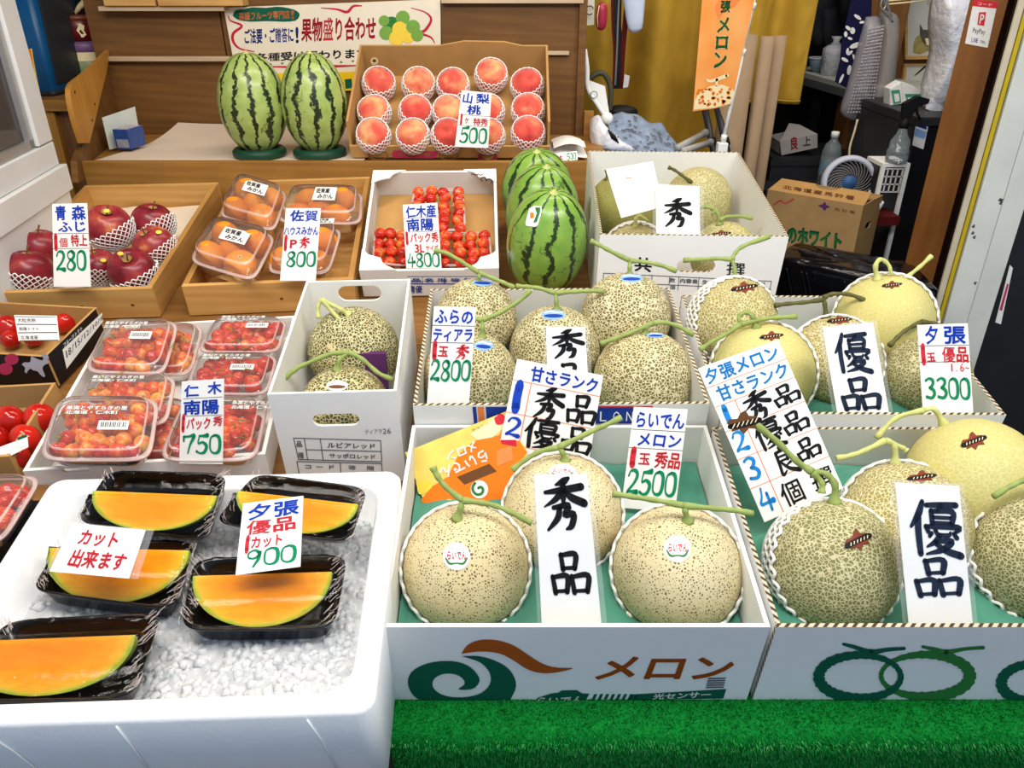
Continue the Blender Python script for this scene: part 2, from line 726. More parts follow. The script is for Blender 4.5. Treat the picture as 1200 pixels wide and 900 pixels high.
def melon_mat(name, cell, net, scale, width, warp=0.006, blotch=None, bamt=0.4, bump=0.6, stretch=1.0, cellmix=1.0):
    t = NT(name)
    co = t.coord('Object', 2.7, (1, 1, stretch))
    nz = t.n('ShaderNodeTexNoise')
    t.l(co, nz.inputs['Vector'])
    nz.inputs['Scale'].default_value = 70
    sub = t.n('ShaderNodeVectorMath', operation='MULTIPLY_ADD')
    t.l(nz.outputs['Color'], sub.inputs[0])
    sub.inputs[1].default_value = (warp, warp, warp)
    t.l(co, sub.inputs[2])
    vo = t.n('ShaderNodeTexVoronoi', feature='DISTANCE_TO_EDGE')
    t.l(sub.outputs[0], vo.inputs['Vector'])
    vo.inputs['Scale'].default_value = scale
    wob = t.noise(co, 45, 2)
    w = t.math('MULTIPLY_ADD', wob, width * 1.2, width * 0.4)
    d = t.math('DIVIDE', vo.outputs['Distance'], w)
    mask = t.n('ShaderNodeMapRange', interpolation_type='SMOOTHSTEP')
    t.l(d, mask.inputs[0])
    mask.inputs[1].default_value = 0.55
    mask.inputs[2].default_value = 1.25
    mask.inputs[3].default_value = 1.0
    mask.inputs[4].default_value = 0.0
    nf = t.noise(co, 14, 3)
    cc = t.mix(t.math('MULTIPLY_ADD', nf, 2.4, -0.7, clamp=True), lin(cell), lin(blotch or cell))
    nn = t.noise(co, 120, 2)
    d2 = lin(net)
    nc = t.mix(nn, tuple(x * 0.86 for x in d2[:3]) + (1,), d2)
    # a warmer, thicker net in places
    nc = t.mix(t.math('MULTIPLY_ADD', t.noise(co, 9, 2), 2.0, -0.75, clamp=True), nc, tuple(a * b for a, b in zip(d2[:3], (0.97, 0.86, 0.70))) + (1,))
    fac = t.math('MULTIPLY', mask.outputs[0], cellmix)
    col = t.mix(fac, cc, nc)
    MATS[name] = t.principled(col, 0.62, 0.3, t.bump(mask.outputs[0], bump, 0.0009))
    return MATS[name]


M_F = melon_mat('furano_rind', '6C6638', 'E4D8B0', 200, 0.125, 0.004, '7E7644')
M_T = melon_mat('tiara_rind', '4A4A28', 'D6CC9E', 195, 0.115, 0.004, '5E5E34')
M_R = melon_mat('raiden_rind', '5C5032', 'DDD0A6', 290, 0.28, 0.002, '7A6C44', bump=0.4)
M_Y = melon_mat('yubari_rind', '9C8E56', 'DFD2A4', 205, 0.10, 0.005, '929054', bump=0.5)
M_YD = melon_mat('yubari_dense_rind', '7C7848', 'D2C9A0', 215, 0.11, 0.005, '7C8050', bump=0.5)
M_YS = melon_mat('yubari_smooth_rind', 'CBBE70', 'DDD096', 180, 0.09, 0.008, 'BAB872', bump=0.15, cellmix=0.7)
M_K = melon_mat('boxed_rind', '807E48', 'D0C692', 260, 0.17, 0.006, '8C8A4C', bump=0.4)
M_KS = melon_mat('boxed_smooth_rind', '8E8A48', 'A39C5C', 170, 0.1, 0.006, '7C7C40', bump=0.1, cellmix=0.5)


def watermelon_mat(name, light, dark, light2, k, th):
    t = NT(name)
    co = t.coord('Object', 0.0)
    sx = t.n('ShaderNodeSeparateXYZ')
    t.l(co, sx.inputs[0])
    ang = t.math('ARCTAN2', sx.outputs[1], sx.outputs[0])
    oi = t.n('ShaderNodeObjectInfo')
    cr = t.coord('Object', 1.9)
    n1 = t.noise(cr, 22, 2)
    n2 = t.noise(cr, 95, 5, 0.75)
    n4 = t.noise(cr, 9, 1)
    a = t.math('MULTIPLY_ADD', t.math('SUBTRACT', n1, 0.5), 0.55, ang)
    a = t.math('MULTIPLY_ADD', t.math('SUBTRACT', n2, 0.5), 0.42, a)
    a = t.math('MULTIPLY_ADD', oi.outputs['Random'], 5.0, a)
    s = t.math('COSINE', t.math('MULTIPLY', a, float(k)))
    thr = t.math('MULTIPLY_ADD', n4, 0.7, th - 0.35)
    m = t.n('ShaderNodeMapRange')
    t.l(t.math('SUBTRACT', s, thr), m.inputs[0])
    m.inputs[1].default_value = -0.05
    m.inputs[2].default_value = 0.08
    # thin broken veins between the stripes
    vo = t.n('ShaderNodeTexVoronoi', feature='DISTANCE_TO_EDGE')
    t.l(cr, vo.inputs['Vector'])
    vo.inputs['Scale'].default_value = 45
    vein = t.math('LESS_THAN', vo.outputs['Distance'], 0.035)
    vein = t.math('MULTIPLY', vein, t.math('GREATER_THAN', n1, 0.58))
    lc = t.mix(t.math('MULTIPLY_ADD', t.noise(cr, 40, 4), 2.2, -0.6, clamp=True), lin(light), lin(light2))
    lc = t.mix(t.math('MULTIPLY', vein, 0.6), lc, lin(dark))
    col = t.mix(m.outputs[0], lc, lin(dark))
    MATS[name] = t.principled(col, 0.3, 0.5, None, coat=0.1)
    return MATS[name]


M_WF = watermelon_mat('watermelon_rind', '8DB04A', '22381C', '6C9A3C', 10, 0.76)
M_WS = watermelon_mat('pale_watermelon_rind', 'AFC172', '222E18', '8FA852', 12, 0.66)


def fruit_mat(name, stops, nscale, rnd=4.0, rough=0.3, spec=0.5, sss=0.15, speck=None, zgrad=0.0, bump=0.0, sheen=0.0):
    t = NT(name)
    v = t.coord('Object', rnd)
    f = t.noise(v, nscale, 3, 0.5)
    f = t.math('MULTIPLY_ADD', f, 1.7, -0.35)
    oi = t.n('ShaderNodeObjectInfo')
    f = t.math('ADD', f, t.math('MULTIPLY_ADD', oi.outputs['Random'], 0.5, -0.25))
    if zgrad:
        sx = t.n('ShaderNodeSeparateXYZ')
        t.l(t.coord('Object', 0.0), sx.inputs[0])
        f = t.math('MULTIPLY_ADD', sx.outputs[2], zgrad, f)
    col = t.ramp(f, stops)
    if speck:
        vo = t.n('ShaderNodeTexVoronoi', feature='F1')
        t.l(v, vo.inputs['Vector'])
        vo.inputs['Scale'].default_value = speck[1]
        col = t.mix(t.math('MULTIPLY', t.math('LESS_THAN', vo.outputs['Distance'], speck[2]), 0.5), col, lin(speck[0]))
    nrm = t.bump(t.noise(v, nscale * 22, 2), bump, 0.02) if bump else None
    MATS[name] = t.principled(col, rough, spec, nrm, sss=sss, sssr=(0.004, 0.0015, 0.001), sheen=sheen)
    return MATS[name]


M_CHERRY = fruit_mat('cherry_skin', [(0.05, 'B8240F'), (0.32, 'D64A1C'), (0.58, 'E57E30'), (0.85, 'ECB04E')], 1.1, rough=0.16, sss=0.1)
M_CHERRYR = fruit_mat('red_cherry_skin', [(0.1, 'A0160E'), (0.4, 'C82A1A'), (0.68, 'DE5228'), (0.92, 'E98A3C')], 1.1, rough=0.16, sss=0.1)
M_TOMATO = fruit_mat('tomato_skin', [(0.0, '960F0A'), (1.0, 'CC2416')], 0.8, rough=0.13, sss=0.1)
M_GRAPE = fruit_mat('plum_skin', [(0.1, '4E0E16'), (0.55, '9E1E1E'), (0.95, 'D65A26')], 1.0, rough=0.2, sss=0.1)
M_MIKAN = fruit_mat('mandarin_skin', [(0.0, 'F0800C'), (1.0, 'FAA428')], 1.0, rough=0.42, sss=0.05, bump=0.3)
M_APPLE = fruit_mat('apple_skin', [(0.05, '641220'), (0.5, '8A222E'), (0.85, 'A64438'), (1.0, 'CB7C4C')], 1.6, rough=0.3, sss=0.0, speck=('D89A7A', 15, 0.12))
M_PEACH = fruit_mat('peach_skin', [(0.05, 'C23A34'), (0.45, 'DA5646'), (0.72, 'E98A62'), (1.0, 'F2BE7C')], 0.95, rough=0.62, spec=0.2, sss=0.12, sheen=0.35)

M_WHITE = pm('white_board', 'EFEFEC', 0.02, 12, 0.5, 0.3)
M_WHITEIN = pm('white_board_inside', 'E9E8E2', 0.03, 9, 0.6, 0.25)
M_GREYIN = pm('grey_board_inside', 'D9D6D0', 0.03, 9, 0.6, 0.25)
M_PAPER = pm('card_paper', 'F7F5F0', 0.015, 20, 0.55, 0.3)
M_KRAFT = pm('kraft_board', 'B98F56', 0.07, 18, 0.65, 0.25)
M_KRAFTD = pm('kraft_board_dull', 'A98859', 0.08, 18, 0.7, 0.25)
M_CORR = None


def corr_mat():
    t = NT('corrugated_edge')
    v = t.coord('Object', 0.0, (1, 1, 1))
    wv = t.n('ShaderNodeTexWave', wave_type='BANDS', bands_direction='DIAGONAL')
    t.l(v, wv.inputs['Vector'])
    wv.inputs['Scale'].default_value = 60
    return t.principled(t.ramp(wv.outputs['Fac'], [(0.25, '4A3B28'), (0.6, 'C9BCA2')]), 0.8, 0.1)


M_CORR = corr_mat()
INK = {}
for _n, _c in (('black', '1B1A1C'), ('ink', '222C40'), ('blue', '1C46C0'), ('red', 'D8303C'), ('green', '0C8A5C'), ('dgreen', '0B5A44'), ('cyan', '1F86CE'),
               ('orange', 'F0884A'), ('brown', 'A8521A'), ('white', 'F4F4F0'), ('grey', '5A5E64'), ('navy', '1B3C9A'), ('yellow', 'F2C81E'),
               ('pink', 'C83A66'), ('ogreen', '2F7A3A'), ('lgreen', '79A848'), ('sky', '8AB4E6'), ('purple', '5A2E5E'), ('kbrown', '6A4426'), ('cream', 'F6E3B0'),
               ('crimson', 'C0223A'), ('lemon', 'F3D24A'), ('tang', 'EE7A1C')):
    INK[_n] = pm('ink_' + _n, _c, 0.05, 60, 0.6, 0.2)

M_SWIRL = INK['dgreen']
M_NET = pm('foam_net', 'F6F3EC', 0.02, 40, 0.6, 0.3, sss=0.2)
M_TRAYG = pm('green_moulded_tray', '4C8F78', 0.06, 25, 0.5, 0.35, 0.1)
M_STEM = pm('melon_stem', '93A35A', 0.14, 60, 0.6, 0.3, 0.3, 200)
M_STEMP = pm('pale_melon_stem', 'C3C47A', 0.1, 60, 0.6, 0.3, 0.3, 200)
M_STEMD = pm('dark_stem', '5C5A30', 0.14, 60, 0.6, 0.3)
M_TIP = pm('stem_end', '6A5A34', 0.14, 60, 0.7, 0.2)
M_TWIG = pm('fruit_stalk', '6E4A22', 0.1, 60, 0.6, 0.3)
M_CSTALK = pm('cherry_stalk', '8E8A34', 0.1, 60, 0.5, 0.3)
M_FOAM = pm('styrofoam', 'F1F2F2', 0.02, 25, 0.6, 0.25, 0.25, 160, 0.0015, sss=0.1)
M_BLACKTRAY = pm('black_tray', '0E0B0A', 0.1, 20, 0.16, 0.5)
M_BLACKBOX = pm('black_print', '151316', 0.05, 20, 0.4, 0.4)
M_BLACKPLASTIC = pm('black_plastic', '0C0C10', 0.1, 14, 0.15, 0.5, 0.4, 12, 0.01)
M_BIN = pm('blue_bin_plastic', '0A4E7E', 0.08, 10, 0.35, 0.4)
M_DARKGREY = pm('dark_grey', '2C2C30', 0.08, 10, 0.45, 0.4)
M_MIDGREY = pm('mid_grey', '7C7E82', 0.05, 10, 0.5, 0.4)
M_WHITEPAINT = pm('white_paint', 'D9DAD8', 0.04, 6, 0.45, 0.4)
M_GREYPAINT = pm('grey_green_paint', 'E4E6DC', 0.06, 8, 0.5, 0.4)
M_ALU = pm('aluminium', 'B8B8B8', 0.05, 20, 0.35, 0.5, metal=0.7)
M_YELLOW = pm('yellow_strip', 'D0B41E', 0.06, 20, 0.5, 0.4)
M_CREAM = pm('cream_strip', 'D8CBB0', 0.06, 20, 0.5, 0.4)
M_BLACK = pm('black_gap', '121212', 0.05, 10, 0.6, 0.3)
M_CURTAIN = pm('mustard_cloth', 'B48E30', 0.07, 9, 0.75, 0.2, 0.2, 300)
M_NAVY = pm('navy_cloth', '14163E', 0.08, 20, 0.8, 0.2)
M_RED = pm('red_plastic', 'A8283E', 0.05, 20, 0.3, 0.5)
M_DKRED = pm('dark_red_cloth', '5A1414', 0.1, 20, 0.7, 0.2)
M_OLIVE = pm('olive_rubber', '4A4834', 0.1, 20, 0.5, 0.3)
M_PLBAG = pm('white_bag_plastic', 'E8EAF2', 0.05, 25, 0.35, 0.5, 0.8, 30, 0.012, sss=0.2)
M_CLOTHW = pm('pale_blue_cloth', 'CCD8EE', 0.05, 25, 0.7, 0.2)
M_DENIM = pm('printed_grey_sheet', '8FA0B8', 0.2, 45, 0.7, 0.2, 0.5, 20, 0.01)
M_PIPE = pm('grey_tube', 'A8A8A4', 0.08, 20, 0.4, 0.4)
M_GREENDARK = pm('dark_green_ring', '10402C', 0.08, 20, 0.5, 0.4)
M_COPPER = pm('orange_wood', 'A85C22', 0.1, 20, 0.4, 0.4)
M_KRTUBE = pm('kraft_roll', '9C8468', 0.05, 20, 0.7, 0.2)
M_CONC = pm('concrete', '4C4A46', 0.1, 6, 0.8, 0.2)
M_DARKWALL = pm('dark_wall', '24221F', 0.12, 4, 0.8, 0.2)
M_CEIL = pm('ceiling_paint', 'A8A49A', 0.05, 4, 0.8, 0.2)
M_LINER = pm('pinkish_liner_paper', 'E4D2BC', 0.04, 8, 0.7, 0.2)
M_FAN = pm('white_fan_plastic', 'D6DCEA', 0.03, 20, 0.4, 0.4)
M_FANG = pm('grey_fan_grille', '4C4A48', 0.06, 20, 0.4, 0.4)
M_TINRED = pm('red_tin_print', '6A1418', 0.3, 50, 0.3, 0.5)
M_TUB = pm('purple_tub', '7A5A80', 0.1, 30, 0.4, 0.4)
M_TURF = pm('turf_backing', '0C7A2C', 0.15, 40, 0.9, 0.1)
M_BROWNBOARD = pm('brown_board', '6A4A26', 0.1, 12, 0.6, 0.3)  # even brown board of the stand under the tins

W_CRATE = wood_mat('crate_pine', 'DDB06A', 'B98240', 0)
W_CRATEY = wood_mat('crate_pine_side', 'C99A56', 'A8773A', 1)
W_SHELF = wood_mat('shelf_plywood', '865C2C', '62401E', 0)
W_SHELFL = wood_mat('shelf_front_wood', 'B5853F', '8C5E26', 0)
W_WING = wood_mat('varnished_board', 'CE9440', 'AE762C', 2)
W_BATTEN = wood_mat('pale_batten', 'D8BFA0', 'B89C78', 0)
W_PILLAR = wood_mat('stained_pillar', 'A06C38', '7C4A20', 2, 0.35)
W_SHADEP = wood_mat('shaded_pillar', '4E2A12', '341A0A', 2, 0.4)  # pillar wood with the shade of its unlit faces put into the colour
W_DECK = wood_mat('deck_plank', '9A6C34', '6E481E', 0)
W_POST = wood_mat('brown_post', '8E6132', '6A431E', 2)


def turf_mat():
    t = NT('turf_blade')
    v = t.coord('Object', 0.0)
    f = t.noise(v, 160, 3)
    col = t.ramp(f, [(0.3, '0B6A26'), (0.55, '15953A'), (0.75, '4CB850')])
    return t.principled(col, 0.38, 0.5)


M_BLADE = turf_mat()


def flesh_mat():
    t = NT('melon_flesh')
    g = t.coord('Object', 0.0)
    le = t.n('ShaderNodeVectorMath', operation='LENGTH')
    mp = t.n('ShaderNodeMapping')
    mp.inputs['Scale'].default_value = (1, 1, 1)
    t.l(g, mp.inputs[0])
    t.l(mp.outputs[0], le.inputs[0])
    co = t.coord('Object', 3.0)
    n = t.noise(co, 70, 3)
    r = t.math('MULTIPLY_ADD', t.math('SUBTRACT', n, 0.5), 0.008, le.outputs['Value'])
    r = t.math('DIVIDE', r, 0.075)
    col = t.ramp(r, [(0.0, 'F79A18'), (0.55, 'FFA318'), (0.78, 'FFAE26'), (0.9, 'F8BC34'), (0.955, 'D6C83C'), (0.99, '9DB83C')])
    n2 = t.noise(t.coord('Object', 3.0, (1, 3, 3)), 40, 4)
    col = t.mix(t.math('MULTIPLY_ADD', n2, 1.4, -0.62, clamp=True), col, lin('EC8410'))
    return t.principled(col, 0.22, 0.5, t.bump(n2, 0.35, 0.002), sss=0.25, sssr=(0.008, 0.004, 0.001))


M_FLESH = flesh_mat()
M_SLICERIND = pm('slice_rind', 'A9B84A', 0.12, 60, 0.5, 0.3)


def ice_mat():
    t = NT('crushed_ice')
    v = t.coord('Object', 0.0)
    nrm = t.bump(t.noise(v, 120, 2), 0.2, 0.001)
    col = t.ramp(t.noise(v, 60, 3), [(0.3, 'F2F5F6'), (0.7, 'FFFFFF')])
    t.principled(col, 0.12, 0.5, nrm)
    p = t.out.inputs[0].links[0].from_node
    tl = t.n('ShaderNodeBsdfTranslucent')
    t.l(col, tl.inputs[0])
    mx = t.n('ShaderNodeMixShader')
    mx.inputs[0].default_value = 0.55
    t.l(p.outputs[0], mx.inputs[1])
    t.l(tl.outputs[0], mx.inputs[2])
    t.l(mx.outputs[0], t.out.inputs[0])
    return t.m


M_ICE = ice_mat()


def film_mat(name, body=0.0, tint='FFFFFF', gloss=1.0, rough=0.06, bscale=40, bstr=0.5, bdist=0.004, ior=1.45):
    t = NT(name)
    v = t.coord('Object', 2.0)
    nrm = t.bump(t.noise(v, bscale, 4, 0.6), bstr, bdist)
    fr = t.n('ShaderNodeFresnel')
    fr.inputs['IOR'].default_value = ior
    t.l(nrm, fr.inputs['Normal'])
    tr = t.n('ShaderNodeBsdfTransparent')
    tr.inputs[0].default_value = (0.97, 0.97, 0.97, 1)
    gl = t.n('ShaderNodeBsdfGlossy')
    gl.inputs['Roughness'].default_value = rough
    t.l(nrm, gl.inputs['Normal'])
    mx = t.n('ShaderNodeMixShader')
    t.l(t.math('MULTIPLY', fr.outputs[0], gloss, clamp=True), mx.inputs[0])
    t.l(tr.outputs[0], mx.inputs[1])
    t.l(gl.outputs[0], mx.inputs[2])
    o = mx.outputs[0]
    if body:
        df = t.n('ShaderNodeBsdfDiffuse')
        df.inputs[0].default_value = lin(tint)
        m2 = t.n('ShaderNodeMixShader')
        m2.inputs[0].default_value = body
        t.l(o, m2.inputs[1])
        t.l(df.outputs[0], m2.inputs[2])
        o = m2.outputs[0]
    t.l(o, t.out.inputs[0])
    MATS[name] = t.m
    return t.m


M_FILM = film_mat('cling_film', 0.0, 'FFFFFF', 1.0, 0.07, 55, 0.5, 0.0022, 1.3)
M_LID = film_mat('clear_lid', 0.05, 'FFF4F0', 1.0, 0.08, 30, 0.15, 0.003)
M_LIDRIM = film_mat('clear_rim', 0.34, 'FFEDE8', 1.0, 0.12, 30, 0.3, 0.003)
M_SLEEVE = film_mat('clear_sleeve', 0.16, 'FFFFFF', 1.0, 0.1, 25, 0.2, 0.002, 1.3)
M_GLASS = film_mat('window_glass', 0.05, 'D8D0CC', 1.0, 0.03, 4, 0.02, 0.002)
M_BUBBLE = film_mat('bubble_wrap', 0.34, 'E0DCE4', 1.0, 0.15, 90, 1.0, 0.01)
M_CLEARBAG = film_mat('grey_clear_bag', 0.38, 'C8C8C6', 0.8, 0.25, 14, 0.5, 0.01)
M_WATER = film_mat('clear_bottle', 0.22, 'BFD0D4', 1.0, 0.05, 40, 0.3, 0.004)

# ---------------------------------------------------------------- the setting
mb = MB().box(-3.2, 3.2, -2.2, 5.2, -0.05, 0.0)
structure('floor', mb, M_CONC)
mb = MB().box(-3.2, 3.2, -0.1, 5.2, 2.6, 2.66)
structure('ceiling', mb, M_CEIL)
mb = MB().box(-3.2, 3.2, 4.6, 4.7, 0, 2.6)
structure('wall_back', mb, M_DARKWALL)
mb = MB().box(-3.2, -3.1, 0.4, 4.6, 0, 2.6)
structure('wall_left', mb, M_DARKWALL)
mb = MB().box(3.1, 3.2, 0.4, 4.6, 0, 2.6)
structure('wall_right', mb, M_DARKWALL)

# sloping counter that carries the fruit
ct = thing('display_counter', 'sloping wooden stall counter under all the fruit boxes', 'counter', MS.copy())
part('tabletop', MB().box(-0.14, 0.78, 0.478, 1.222, -0.03, -0.004), W_DECK, ct)
part('tabletop', MB().box(-1.25, 0.525, 1.2225, 1.84, -0.03, -0.004), W_DECK, ct)
part('tabletop', MB().box(-1.0, -0.142, 0.36, 0.8, -0.03, -0.004), W_DECK, ct)
part('deck_board', MB().box(-1.25, 0.525, 1.225, 1.84, -0.003, 0.028), W_DECK, ct)
part('deck_board', MB().box(-1.25, 0.74, 0.83, 1.222, -0.003, 0.0285), W_DECK, ct)
part('apron', MB().box(-0.14, 0.78, 0.48, 0.50, -0.55, -0.031), W_DECK, ct)
part('side_shelf', MB().box(-1.2, -0.606, 0.52, 0.82, -0.003, 0.05), W_DECK, ct)
for lx in (-0.95, 0.48):
    for ly, lz in ((0.6, -0.72), (1.75, -0.9)):
        p = MS @ Vector((lx, ly, -0.031))
        lm = MB().box(-0.03, 0.03, -0.03, 0.03, -(p.z), 0.0)
        part('leg', lm, W_DECK, ct, MSI @ T(p.x, p.y, p.z))

# green turf hanging over the counter's front edge
tm = thing('turf_mat', 'bright green artificial turf mat hanging over the front edge of the stall', 'turf', MS.copy())


def turf_profile(s):
    """s metres from the back edge of the mat -> (y, z, normal)"""
    r = 0.016
    yb, ye = 0.80, 0.478
    L0 = yb - ye
    if s < L0:
        return yb - s, -0.003, Vector((0, 0, 1))
    a = (s - L0) / r
    if a < pi / 2:
        return ye - r * sin(a), -0.003 - r * (1 - cos(a)), Vector((0, -sin(a), cos(a)))
    return ye - r, -0.003 - r - (s - L0 - r * pi / 2), Vector((0, -1, 0))


def turf_fn(a, b):
    y, z, n = turf_profile(b * 0.80)
    return Vector((-0.1405 + a * 0.92, y, z)) + n * 0.002


part('mat_backing', MB().grid(turf_fn, 30, 120), M_TURF, tm)
mb = MB()
for i in range(52000):
    x = random.uniform(-0.139, 0.78)
    s = random.uniform(0.275, 0.47)
    y, z, n = turf_profile(s)
    b = Vector((x, y, z)) + n * 0.002
    tng = Vector((1, 0, 0)) * random.uniform(-0.6, 0.6) + n.cross(Vector((1, 0, 0))) * random.uniform(-0.9, 0.5)
    h = random.uniform(0.0035, 0.0065)
    tip = b + (n + tng * 0.8).normalized() * h
    sd = Vector((random.uniform(-1, 1), random.uniform(-1, 1), random.uniform(-1, 1))).cross(n).normalized() * 0.0007
    mb.add([b - sd, b + sd, tip], [(0, 1, 2)])
o = part('turf_pile', mb, M_BLADE, tm)
o['kind'] = 'stuff'

# ---------------------------------------------------------------- shared builders


def carton(name, label, cat, x, y, ztop, w, d, h, yaw=0.0, tilt=0.0, mats=None, t=0.005, front_holes=(), back_holes=(), front_h=None, group=None, base=True, front_poly=None, back_poly=None, side_poly=None):
    """open box; (x, y, ztop) = middle of its front top edge in S coordinates"""
    ta = radians(tilt)
    M = MS @ T(x, y, ztop) @ RZ(yaw) @ RX(tilt) @ T(0, 0, -h)
    root = thing(name, label, cat, M, group)
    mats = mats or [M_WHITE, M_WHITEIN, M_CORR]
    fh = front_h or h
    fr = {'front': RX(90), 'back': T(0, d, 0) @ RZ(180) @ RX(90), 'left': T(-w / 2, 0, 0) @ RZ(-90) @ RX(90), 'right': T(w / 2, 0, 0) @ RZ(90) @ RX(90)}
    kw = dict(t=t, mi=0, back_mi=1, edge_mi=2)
    a = w / 2 - t
    part('front_panel', MB().plate(front_poly or [(-w / 2, 0), (w / 2, 0), (w / 2, fh), (-w / 2, fh)], front_holes, **kw), mats, root, fr['front'])
    part('back_panel', MB().plate(back_poly or [(-w / 2, 0), (w / 2, 0), (w / 2, h), (-w / 2, h)], back_holes, **kw), mats, root, fr['back'])
    sp = side_poly or [(t, 0), (d - t, 0), (d - t, h), (t, h)]
    part('side_panel', MB().plate([(-q[0], q[1]) for q in reversed(sp)], (), **kw), mats, root, fr['left'])
    part('side_panel', MB().plate(sp, (), **kw), mats, root, fr['right'])
    if base:
        part('base_panel', MB().box(-a, a, t, d - t, 0.001, t), mats[1], root)
    root_f = {k: (M @ v) for k, v in fr.items()}
    return root, M, fr, root_f


class Print:
    """flat printing on a face: local frame F (in the thing), world frame Wf"""

    def __init__(self, root, F, Wf, lift=0.0006):
        self.root, self.F, self.W, self.lift = root, F, Wf, lift

    def px(self, u, v):
        return p2l(self.W, u, v)

    def fn_px(self, q):
        b = bilin([self.px(*p) + (0,) for p in q])
        return lambda s, t: b(s, t) + Vector((0, 0, self.lift))

    def fn_rect(self, x0, y0, x1, y1, lift=0.0):
        return lambda s, t: Vector((x0 + (x1 - x0) * s, y0 + (y1 - y0) * t, self.lift + lift))

    def poly_px(self, name, pts, mat, lift=0.0, smooth=0, holes=()):
        P = catmull(pts + [pts[0]], smooth)[:-1] if smooth else pts
        L = [self.px(*p) for p in P]
        H = [[self.px(*p) for p in (catmull(h + [h[0]], smooth)[:-1] if smooth else h)] for h in holes]
        mb = MB().flat(L, H, lambda x, y: Vector((x, y, self.lift + lift)))
        return part(name, mb, mat, self.root, self.F)

    def text(self, name, s, fn, mat, rect=(0, 0, 1, 1), **kw):
        mb = MB()
        letters(mb, s, rect, fn, **kw)
        return part(name, mb, mat, self.root, self.F)


def lean_frame(u, v, lean, y=None, z=None, yaw=0.0, roll=0.0):
    """frame of a card leaning back from vertical; its origin is seen at (u,v)"""
    p = s_y(u, v, y) if y is not None else s_z(u, v, z)
    return MS @ T(*p) @ RZ(yaw) @ RX(90 - lean) @ RZ(roll)


def card(name, label, cat, quad, anchor, lean, y=None, z=None, yaw=0.0, lines=(), rules=(), rule_mat='black', mat=None, thick=0.0012, sleeve=False, group=None, jit=0.05, block=None):
    """quad = TL TR BR BL as seen; lines = (part name, ink, [(text, rect, style)])"""
    M = lean_frame(anchor[0], anchor[1], lean, y, z, yaw)
    L = [p2l(M, *q) for q in quad]
    root = thing(name, label, cat, M, group)
    part('card', MB().plate([L[3], L[2], L[1], L[0]], t=thick), mat or M_PAPER, root)
    b = bilin([(p[0], p[1], 0) for p in L])
    fn = lambda s, t: b(s, t) + Vector((0, 0, 0.0006))
    for pname, ink, items in lines:
        mb = MB()
        for it in items:
            letters(mb, it[0], it[1], fn, style=it[2] if len(it) > 2 else 'b', jit=jit, **(it[3] if len(it) > 3 else {}))
        part(pname, mb, INK[ink], root)
    if rules:
        mb = MB()
        f2 = lambda s, t: b(s, t) + Vector((0, 0, 0.0004))
        for r in rules:
            bar(mb, f2, *r)
        part('ruled_line', mb, INK[rule_mat], root)
    if sleeve:
        e = 0.07
        g = lambda s, t: b(s, t) + Vector((0, 0, -thick - 0.0022))
        mb = MB().grid(lambda a, c: g(-e + a * (1 + 2.4 * e), -0.0 + c * 1.02) + Vector((0, 0, 0.0012 * sin(a * 9))), 8, 8)
        part('clear_sleeve', mb, M_SLEEVE, root)
    return root, M, b


# ---- foam nets: one unit mesh per kind, scaled to each fruit


def net_mesh(n, th0, th1, twist, r, steps, rim=True):
    mb = MB()
    for d in (1, -1):
        for k in range(n):
            pts = []
            for i in range(steps + 1):
                th = radians(th0 + (th1 - th0) * i / steps)
                ph = 2 * pi * k / n + d * twist * i / steps
                R = 1.0 + r * (1.2 if d > 0 else 0.9)
                pts.append((R * sin(th) * cos(ph), R * sin(th) * sin(ph), R * cos(th)))
            mb.tube(pts, r, 5, False)
    if rim:
        pts = []
        N = n * 6
        for i in range(N):
            ph = 2 * pi * i / N
            th = radians(th0 - 1.5 + 3.0 * cos(ph * n))
            R = 1.0 + r * 1.6
            pts.append((R * sin(th) * cos(ph), R * sin(th) * sin(ph), R * cos(th)))
        mb.tube(pts, r * 1.25, 6, False, closed=True)
    return mb.mesh('foam_net', M_NET)


NET_MELON = net_mesh(30, 80, 150, 1.15, 0.022, 12)
NET_APPLE = net_mesh(24, 100, 168, 1.2, 0.021, 10)
NET_PEACH = net_mesh(20, 64, 150, 1.4, 0.028, 9)


def ball_mesh(name, mat, fn, nu=36, nv=24):
    return MB().ball(fn, nu, nv).mesh(name, mat)


def melon_fn(el, rib=0.0):
    def f(th, ph):
        r = 1.0 - 0.035 * math.exp(-(th / 0.16) ** 2) + rib * cos(10 * ph) * sin(th) ** 2
        return Vector((r * sin(th) * cos(ph), r * sin(th) * sin(ph), el * r * cos(th)))
    return f


def solve_ball(u, v, w, zb, el=1.0):
    d = MSI.to_3x3() @ ray(u, v)
    Z = (0.847 - zb) / (el * w / 1800.0 - d.z)
    return CW + ray(u, v) * Z, w / 1800.0 * Z


CREST = [(-1, -.1), (-.8, .25), (-.35, .3), (-.2, .75), (.1, 1), (.3, .55), (.75, .5), (1, .1), (.7, -.2), (.8, -.55), (.3, -.5), (0, -1), (-.25, -.6), (-.7, -.8), (-.6, -.35)]


